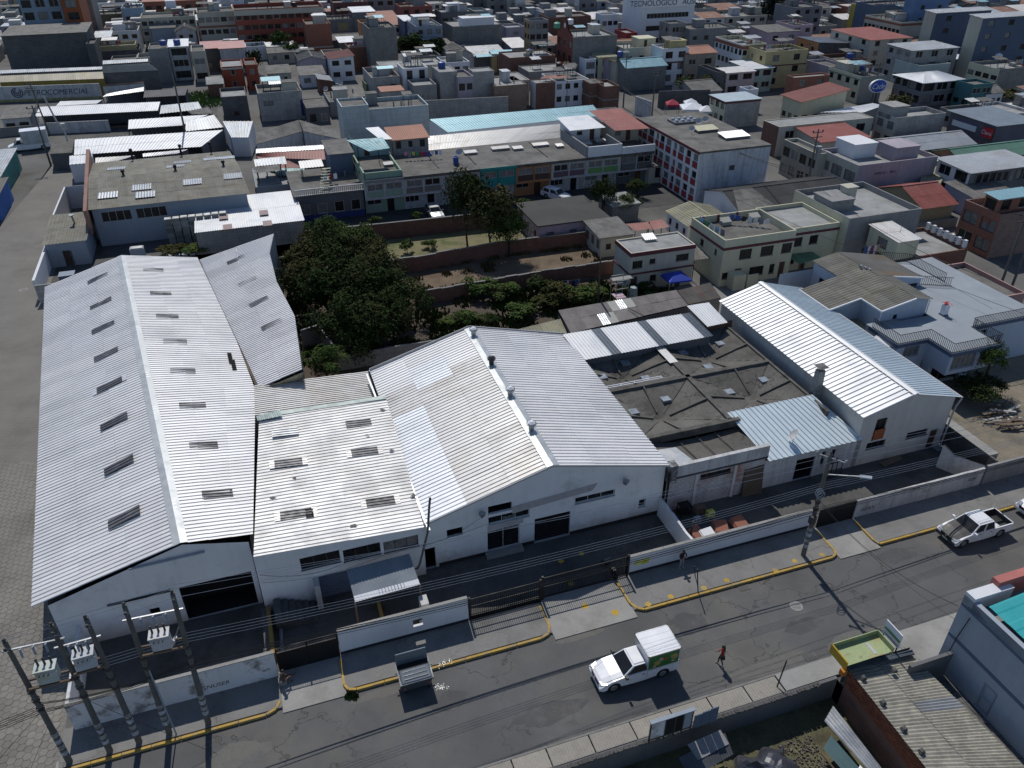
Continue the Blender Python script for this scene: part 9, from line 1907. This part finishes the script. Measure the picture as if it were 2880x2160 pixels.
flat('pale fibre sheet stack at the bottom edge of the yard',[(13.6,16.0,YZ+1.5),(16.0,16.6,YZ+1.5),(15.8,19.3,YZ+1.8),(13.2,19.0,YZ+1.8)],TIN,pitch=.22)
flat('grey flat sheet under the broken hoarding',[(17.6,20.5,YZ+1.4),(19.7,20.8,YZ+1.4),(19.6,21.6,YZ+1.6),(17.4,21.4,YZ+1.6)],RENDER,pitch=.5)
flat('dark green sheet lying beside the shiny corrugated sheet',[(24.8,19.2,YZ+.8),(25.6,19.6,YZ+1.0),(26.0,16.3,YZ+.9),(25.2,16.2,YZ+.8)],mat('dark_green_sheet',(.035,.09,.10),.6),pitch=.5)
flat('broken white sheet fragments on the green sheet',[(25.0,17.0,YZ+1.1),(25.9,17.6,YZ+1.1),(26.0,16.6,YZ+1.2),(25.2,16.3,YZ+1.1)],WHITEP,pitch=.3)
flat('cream board at the bottom right of the sunken yard',[(24.9,14.2,YZ+1.0),(26.2,14.6,YZ+1.0),(26.1,15.6,YZ+1.1),(24.8,15.3,YZ+1.0)],CREAM_Y,pitch=.8)
for k,(x0,y0,x1,y1,lab) in enumerate(((17.2,20.3,17.8,17.2,'left timber pole sloping into the sunken yard'),(18.3,20.3,19.3,16.8,'middle timber pole sloping into the sunken yard'),(15.9,20.2,16.3,17.2,'far left timber pole in the sunken yard'),(23.9,17.6,25.2,15.2,'plank leaning near the dark green sheet'),(24.3,18.8,24.9,16.0,'second plank leaning near dark green sheet'))):
 b=MB(); b.beam(L(x0,y0,YZ+1.2),L(x1,y1,YZ+.5),.09,.07); o=b.build('timber',WOOD); tag(o,lab,'timber')
laundry('upper clothesline with magenta and white clothes in the sunken yard',L(18.2,16.8,YZ+1.5),L(22.3,17.4,YZ+1.6),['white','magenta','white','white','magenta','magenta','magenta','white','magenta'],(.25,.45),.05)
laundry('lower clothesline with pale clothes in the sunken yard',L(19.4,16.0,YZ+1.3),L(22.1,16.9,YZ+1.5),['black','grey','white','black','white','sky','magenta'],(.2,.4),.05)
weeds('weeds',[L(RN.uniform(17,24),RN.uniform(13,18),YZ) for k in range(260)],5000,.5,.3,mat('yard_weeds',(.12,.125,.045),.85,0,var=.35))
b=MB()
for k in range(900): p=L(RN.uniform(22.5,25),RN.uniform(14.5,20.5),YZ+.03); s_=RN.uniform(.02,.075); a=RN.uniform(0,3); dx_=Vector((math.cos(a),math.sin(a),0))*s_; dy_=Vector((-math.sin(a),math.cos(a),0))*s_*RN.uniform(.4,1); b.hexa([p-dx_-dy_,p+dx_-dy_,p+dx_+dy_,p-dx_+dy_],[p-dx_*.7-dy_*.7+Vector((0,0,s_)),p+dx_*.8-dy_*.6+Vector((0,0,s_)),p+dx_*.6+dy_*.8+Vector((0,0,s_*.8)),p-dx_*.7+dy_*.7+Vector((0,0,s_))])
o=b.build('rubble',mat('mixed_rubble',(.13,.115,.095),.9,0,var=.5,sc_=6)); tag(o,'scattered rubble in the sunken yard','rubble',kind='stuff')
TM=[(672,512,2.0,'olive bush beside the white shed roof gable'),(700,500,2.6,'tree behind the shed roof near parking court wall'),(665,560,3.6,'olive tree at upper left of the dark tree mass'),(715,545,4.0,'tree at upper centre of the dark tree mass'),(770,520,3.6,'tree at upper right of the dark tree mass by brick wall'),
 (800,555,3.4,'brownish tree above the middle of the mass'),(650,615,3.8,'reddish brown tree along the wing roof edge'),(700,620,4.4,'large dark tree left of centre in the mass'),(760,610,4.6,'large dark tree at centre of the mass'),(825,615,4.4,'large dark tree right of centre in the mass'),
 (875,650,3.8,'spreading dark tree at right end of the mass'),(745,690,4.2,'dark tree above the corner wall'),(815,690,4.0,'dark tree over the soil at lower right of mass'),(770,745,3.0,'low dark shrubs before the old block wall')]
TC=[(-24.69,93.24,1.80),(-23.23,92.54,3.00),(-23.28,83.66,3.20),(-20.85,84.94,3.50),(-18.64,89.10,3.20),(-16.25,84.31,3.20),(-22.58,76.98,3.20),(-19.55,74.75,4.00),(-16.76,75.44,4.20),(-13.61,75.31,4.00),(-10.94,72.75,3.40),(-16.38,68.73,3.40),(-13.28,69.11,3.20),(-14.97,66.16,2.00)]
for i,((u,v,r,lab),p) in enumerate(zip(TM,TC)):
 tree(lab,(p[0],p[1]),r,p[2],r*.95,[LEAFO,LEAFG,LEAFO,LEAFD,LEAFG,LEAFO,LEAFO,LEAFD,LEAFD,LEAFD,LEAFD,LEAFD,LEAFD,LEAFD,LEAFD][i],key=10+i % 5,n=8000,leaf=.030,lob=26,group='garden trees',trunk=.16)
p=(-17.14,61.65,2.40); tree('bright green bush overhanging the white link roof',(p[0],p[1]),2.5,2.7,2.0,LEAFG,key=11,n=4200,leaf=.04,lob=20,group='garden trees')
for (u3,r,zc,h,m_,k,lab) in (((-5.68,94.56),3.8,6.2,5.8,LEAFD,12,'tall dark tree before the beige tiled terraced house'),((-2.57,93.08),4.3,5.4,4.8,LEAFO,13,'thin leaved brownish tree right of the tall dark tree'),((-0.35,92.07),2.9,3.6,3.8,LEAFG,14,'lighter green tree at the brick wall bend'),
                                   ((12.49,105.15),2.6,3.4,3.2,LEAFD,12,'dark tree between court and block hut'),((15.92,104.80),2.3,2.0,1.9,LEAFG,11,'round clipped green tree behind the red canopies'),((18.44,113.64),2.3,1.6,1.4,LEAFD,12,'low dark round bush near white block corner'),((34.48,108.79),1.6,1.5,1.5,LEAFD,12,'round topiary before the long white house'),((30.49,107.86),1.8,1.2,1.2,LEAFG,11,'light green bush beside the block store'),
                                   ((43.41,61.32),2.0,3.4,2.0,LEAFG,14,'spindly tree beside the blue terrace wing at right'),((41.79,59.93),3.2,1.2,1.4,LEAFD,12,'dark undergrowth below the blue terrace wing')):
 tree(lab,u3,r,zc,h,m_,key=k,n=4600,leaf=.04,lob=20,group='garden trees',trunk=.14)
SH=[((-3.44,80.08),2.6,2.4,LEAFG,'broad green shrub left end of the vegetable plot'),((-0.83,79.50),2.3,2.2,LEAFG,'green shrub beside the stepped brick wall'),((3.09,80.66),2.4,2.6,LEAFD,'dark shrub at centre of the vegetable plot'),((5.63,79.28),2.5,2.6,LEAFO,'olive shrub right of the dark centre shrub'),((7.48,78.37),2.3,2.2,LEAFG,'bright shrub near the patched shed'),((1.20,75.64),2.4,2.0,LEAFG,'low green shrub above the broken lean-to'),
      ((3.50,77.48),2.0,1.8,LEAFO,'small olive shrub between the larger ones'),((-4.17,75.11),1.5,1.0,LEAFG,'small leafy patch on the brown soil left'),((-2.16,74.07),1.3,1.4,LEAFD,'little dark round shrub on the brown soil'),((-6.19,74.07),1.6,.8,LEAFG,'sprawling low plants on the brown soil'),((14.94,81.25),2.0,1.6,LEAFD,'dark shrub on the yard path by cream house'),((15.74,79.50),1.4,1.0,LEAFG,'small shrub at corner of the patched shed'),
      ((12.70,80.08),1.6,1.6,LEAFD,'shrub by the scaffold tower'),((-18.73,102.04),1.2,1.6,LEAFG,'left clipped hedge ball on the court wall'),((-13.19,104.44),1.3,1.3,LEAFG,'right clipped hedge ball on the court wall'),((1.99,109.17),1.5,1.3,LEAFG,'round hedge before the orange framed terraced house'),((-43.04,92.36),2.2,1.4,LEAFO,'weedy shrub between block wall and long warehouse'),((-40.53,92.65),2.6,1.4,LEAFG,'weedy shrub behind the warehouse valley'),
      ((-13.21,93.08),1.3,1.8,LEAFG,'sapling on the dry lawn left'),((-10.71,94.56),1.3,1.2,LEAFG,'low sapling on the dry lawn right'),((-1.84,117.78),1.6,2.6,LEAFG,'thin shrub in front of teal terraced house')]
for i,(p,r,h,m_,lab) in enumerate(SH): bush(lab,p,r,h,m_,key=3+i % 4,n=1900,leaf=.065,group='garden shrubs')
UG=mat('undergrowth_leaves',(.042,.06,.018),.95,0,var=.4,sc_=.6,spec=.05)
weeds('undergrowth',[L(RN.uniform(15,44),RN.uniform(61.5,77),0) for k in range(160)],9000,1.3,.6,UG)
weeds('undergrowth',[L(RN.uniform(-2,14),RN.uniform(68,96),0) for k in range(90)],5000,1.5,.7,UG)
weeds('undergrowth',[L(RN.uniform(13,40),RN.uniform(86.9,88.5),0) for k in range(60)]+[L(RN.uniform(15,40),RN.uniform(79,86),0) for k in range(26)],3200,.7,.5,mat('dry_weeds',(.10,.085,.035),.95,0,var=.4,spec=.05))
for i in range(16):
 x,y=RN.uniform(17,43),RN.uniform(63,76.5); bush(['low dark','ragged olive','leafy green','straggly pale'][i % 4]+' undergrowth shrub in '+['the near left','the far left','the near right','the far right'][i // 4]+' part of the vegetable plot',L(x*.5+(10 if i // 4<2 else 20),(64+RN.uniform(0,4)) if (i // 4) % 2==0 else 71+RN.uniform(0,5)),RN.uniform(1.0,2.0),RN.uniform(.9,2.0),(LEAFD,LEAFO,LEAFG,LEAFG)[i % 4],key=3+i % 4,n=1900,leaf=.065,group='garden shrubs')
p=(8.93,74.07); t=thing('ivy_post','dark ivy covered post standing in the vegetable plot','post',p); b=MB(); b.tube(up(p,0),up(p,7.5),.18,.08,7); b.build('shaft',BARK,t)
me=crown_mesh('b3',1900,.065,9,LEAFD,3); o=bpy.data.objects.new('ivy',me); COL.objects.link(o); o.parent=t; o.location=(0,0,1.8); o.scale=(.9,.9,2.6)
laundry('mixed clothes on a line in the vegetable plot',V3((5.49,80.77,1.90)),V3((7.70,81.25,1.90)),['grey','black','white','magenta','black','blue','grey'],(.6,.9))
t=thing('scaffold','small metal scaffold tower with pink table beside cream house','scaffold',L(36.3,70)); 
for z in (0,1.2,2.4,3.4): b=MB(); b.beam(L(35.5,69.6,z+.05),L(36.9,69.6,z+.05),.05,.05); b.beam(L(35.5,71,z+.05),L(36.9,71,z+.05),.05,.05); b.build('rung',GALV,t)
for x,y in ((35.5,69.6),(36.9,69.6),(35.5,71),(36.9,71)): b=MB(); b.beam(L(x,y,0),L(x,y,3.4),.05,.05); b.build('upright',GALV,t)
b=MB(); lbox(b,35.6,36.8,69.7,70.9,1.25,1.3); b.build('platform',PINK,t)
b=MB(); lbox(b,34.5,38.3,67.5,71.8,-.01,.06); struct('garden_path',b,CONC_L)
b=MB(); lbox(b,36.0,38.6,71.6,72.4,2.4,2.5); o=b.build('plank_roof',CONC_L); tag(o,'pale plank deck left of the cream house','deck')
b=MB(); c=L(38.2,70.8); b.tube(up(c,0),up(c,1.8),.55,.4,10); o=b.build('wrapped_tank',mat('pale_plastic_wrap',(.3,.34,.33),.5,0,var=.3)); tag(o,'upright tank wrapped in pale plastic beside cream house door','tank')
RF_=random.Random(23)
WALLS=[('grey block',BLOCK),('dark block',BLOCK_D),('grey rendered',RENDER),('cream',CREAM),('whitewashed',WHITE_D),('pale blue-grey',GREYB),('red brick',BRICK),('ochre',YELL),('mauve',MAUVE),('sky blue',BLUEW),('terracotta',TERRA),('white',WHITE),('dark rendered',RENDER_D),('pale block',BLOCK_L),('pink',PINK)]
WW=[14,8,14,10,8,4,3,3,3,1,1,7,6,9,2]
ROOFS=[('slab roof','flat',SLAB),('slab roof','flat',SLAB),('pale slab roof','flat',SLAB_L),('zinc roof','shed',ROOF_S),('white sheet roof','shed',ROOF_WW),('grey sheet roof','gable',ROOF_G),('faded red roof','shed',mat('faded_red_roof',(.25,.13,.09),.8)),('pale slab roof','flat',SLAB_L),('slab roof','flat',SLAB),('white sheet roof','flat',ROOF_WW)]
USED=set(); NUMW={1: 'single storey',2: 'two storey',3: 'three storey',4: 'four storey'}
def inframe(x,y):
 p=L(x,y); yy=p.y*math.cos(rad(32.7))-(-40)*math.sin(rad(32.7)); zc=yy
 u=1106+1710*p.x/zc; v=829.5-1710*(p.y*math.sin(rad(32.7))-40*math.cos(rad(32.7)))/zc
 return -60<u<2270 and v>-75,u,v
ROADX=[(-60,-28),(86,93),(186,191)]
cnt=0; y=112; FM=MB()
marks=[f for f in FOOT if len(f)>4]
while y<420:
 x=-150
 rowd=RF_.uniform(6.5,9) if cnt<150 else RF_.uniform(5,7)
 while x<260:
  w=RF_.uniform(5,9.5) if cnt<150 else RF_.uniform(4,8); cx=x+w/2; ok,u,v=inframe(cx,y)
  far=v<45
  sh=0
  if ok and (v<165 or u>2080) and not any(a-.3<x+w and c+.3>x and q0-.3<y+rowd and q1+.3>y for a,c,q0,q1,_ in FOOT) and not (y<172 and cx<12) and not (120<y<150 and cx<50) and not (94<cx<112 and 120<y<150) and not (y<122 and cx<62) and not (y<200 and 72<cx<80 and y>120) and not any(a<cx<c for a,c in ([(-62,-30)] if y<175 else [])) and True:
   if not far and RF_.random()<.12: x+=w; continue
   wn_,wm_=RF_.choices(WALLS,WW)[0]; rn,rt,rm_=RF_.choice(ROOFS); st=RF_.choice(((1,1,2,2) if v<110 else (1,)) if not far else (2,2,3,3,4)); z=2.5*st+.1
   best=min(marks,key=lambda f: (f[0]+f[1]-2*cx) ** 2+(f[2]+f[3]-2*y) ** 2); mx,my=(best[0]+best[1])/2,(best[2]+best[3])/2
   rel=('behind' if y>my+4 else 'in front of') if abs(y-my)>abs(cx-mx) else ('right of' if cx>mx else 'left of'); kw=' '.join(best[4].split()[:7])
   lab='%s %s house, %s, %s the %s' % (wn_,NUMW[st],rn,rel,kw); n_=0
   lab=' '.join(lab.split()[:16])
   if lab in USED:
    for q,q2 in ((0,1),(1,2),(2,3),(3,4),(4,5),(5,6),(6,7),(7,0)):
     wn_,wm_=RF_.choices(WALLS,WW)[0]; st=RF_.choice((1,2,3)); z=2.5*st+.1; lab=' '.join(('%s %s house, %s, %s the %s' % (wn_,NUMW[st],rn,rel,kw)).split()[:16])
     if lab not in USED: break
   if cnt>=150:
    q_=lpoly((x+.1,y),(x+w-.1,y),(x+w-.1,y+rowd-.3),(x+.1,y+rowd-.3)); gi=WALLS.index((wn_,wm_)); FM.prism(q_,0,z,gi,len(WALLS)+[SLAB,SLAB_L,ROOF_S,ROOF_WW,ROOF_G,MATS['faded_red_roof'],ROOF_O].index(rm_))
    for fl in range(st):
     for k in range(max(1,int(w/3))):
      xx=x+w*(k+.5)/max(1,int(w/3)); lbox(FM,xx-.6,xx+.6,y-.04,y,fl*2.5+1,fl*2.5+2.1,len(WALLS)+7)
    if RF_.random()<.7: xx=x+RF_.uniform(.5,w-3.5); lbox(FM,xx,xx+3,y+1.5,y+4,z,z+RF_.uniform(.8,2.2),RF_.choice((gi,0,2,11,len(WALLS)+2,len(WALLS)+3)))
    cnt+=1; x+=w; continue
   USED.add(lab); far_=v<20
   cols=max(1,int(w/3)); wi={0: (cols,st,RF_.uniform(1.0,1.7),1.1)} if RF_.random()<.72 else {}
   if u>500 and RF_.random()<.6 and not far_: wi[3]=(2,st,1.1,1.0)
   try: house(lab,lpoly((x+.1,y),(x+w-.1,y),(x+w-.1,y+rowd-.3),(x+.1,y+rowd-.3)),z,wm_,rm_,roof=rt,rise=RF_.uniform(.3,1.1),para=RF_.choice((.1,.5,.8)),win=wi,group=None)
   except Exception as e: print('fill',e)
   t_=[o for o in (COL.objects[-1],)][0]
   if rt=='flat' and w>6:
    while t_.parent: t_=t_.parent
    clutter(t_,x+.1,x+w-.1,y,y+rowd-.3,z)
   cnt+=1
  x+=w
 y+=rowd+(3.5 if RF_.random()<.3 else .2)
o=FM.build('distant_houses',[q[1] for q in WALLS]+[SLAB,SLAB_L,ROOF_S,ROOF_WW,ROOF_G,MATS['faded_red_roof'],ROOF_O,GLASS]); tag(o,'crowded houses merging into one mass towards the top edge','houses',kind='stuff')
print('filler',cnt)
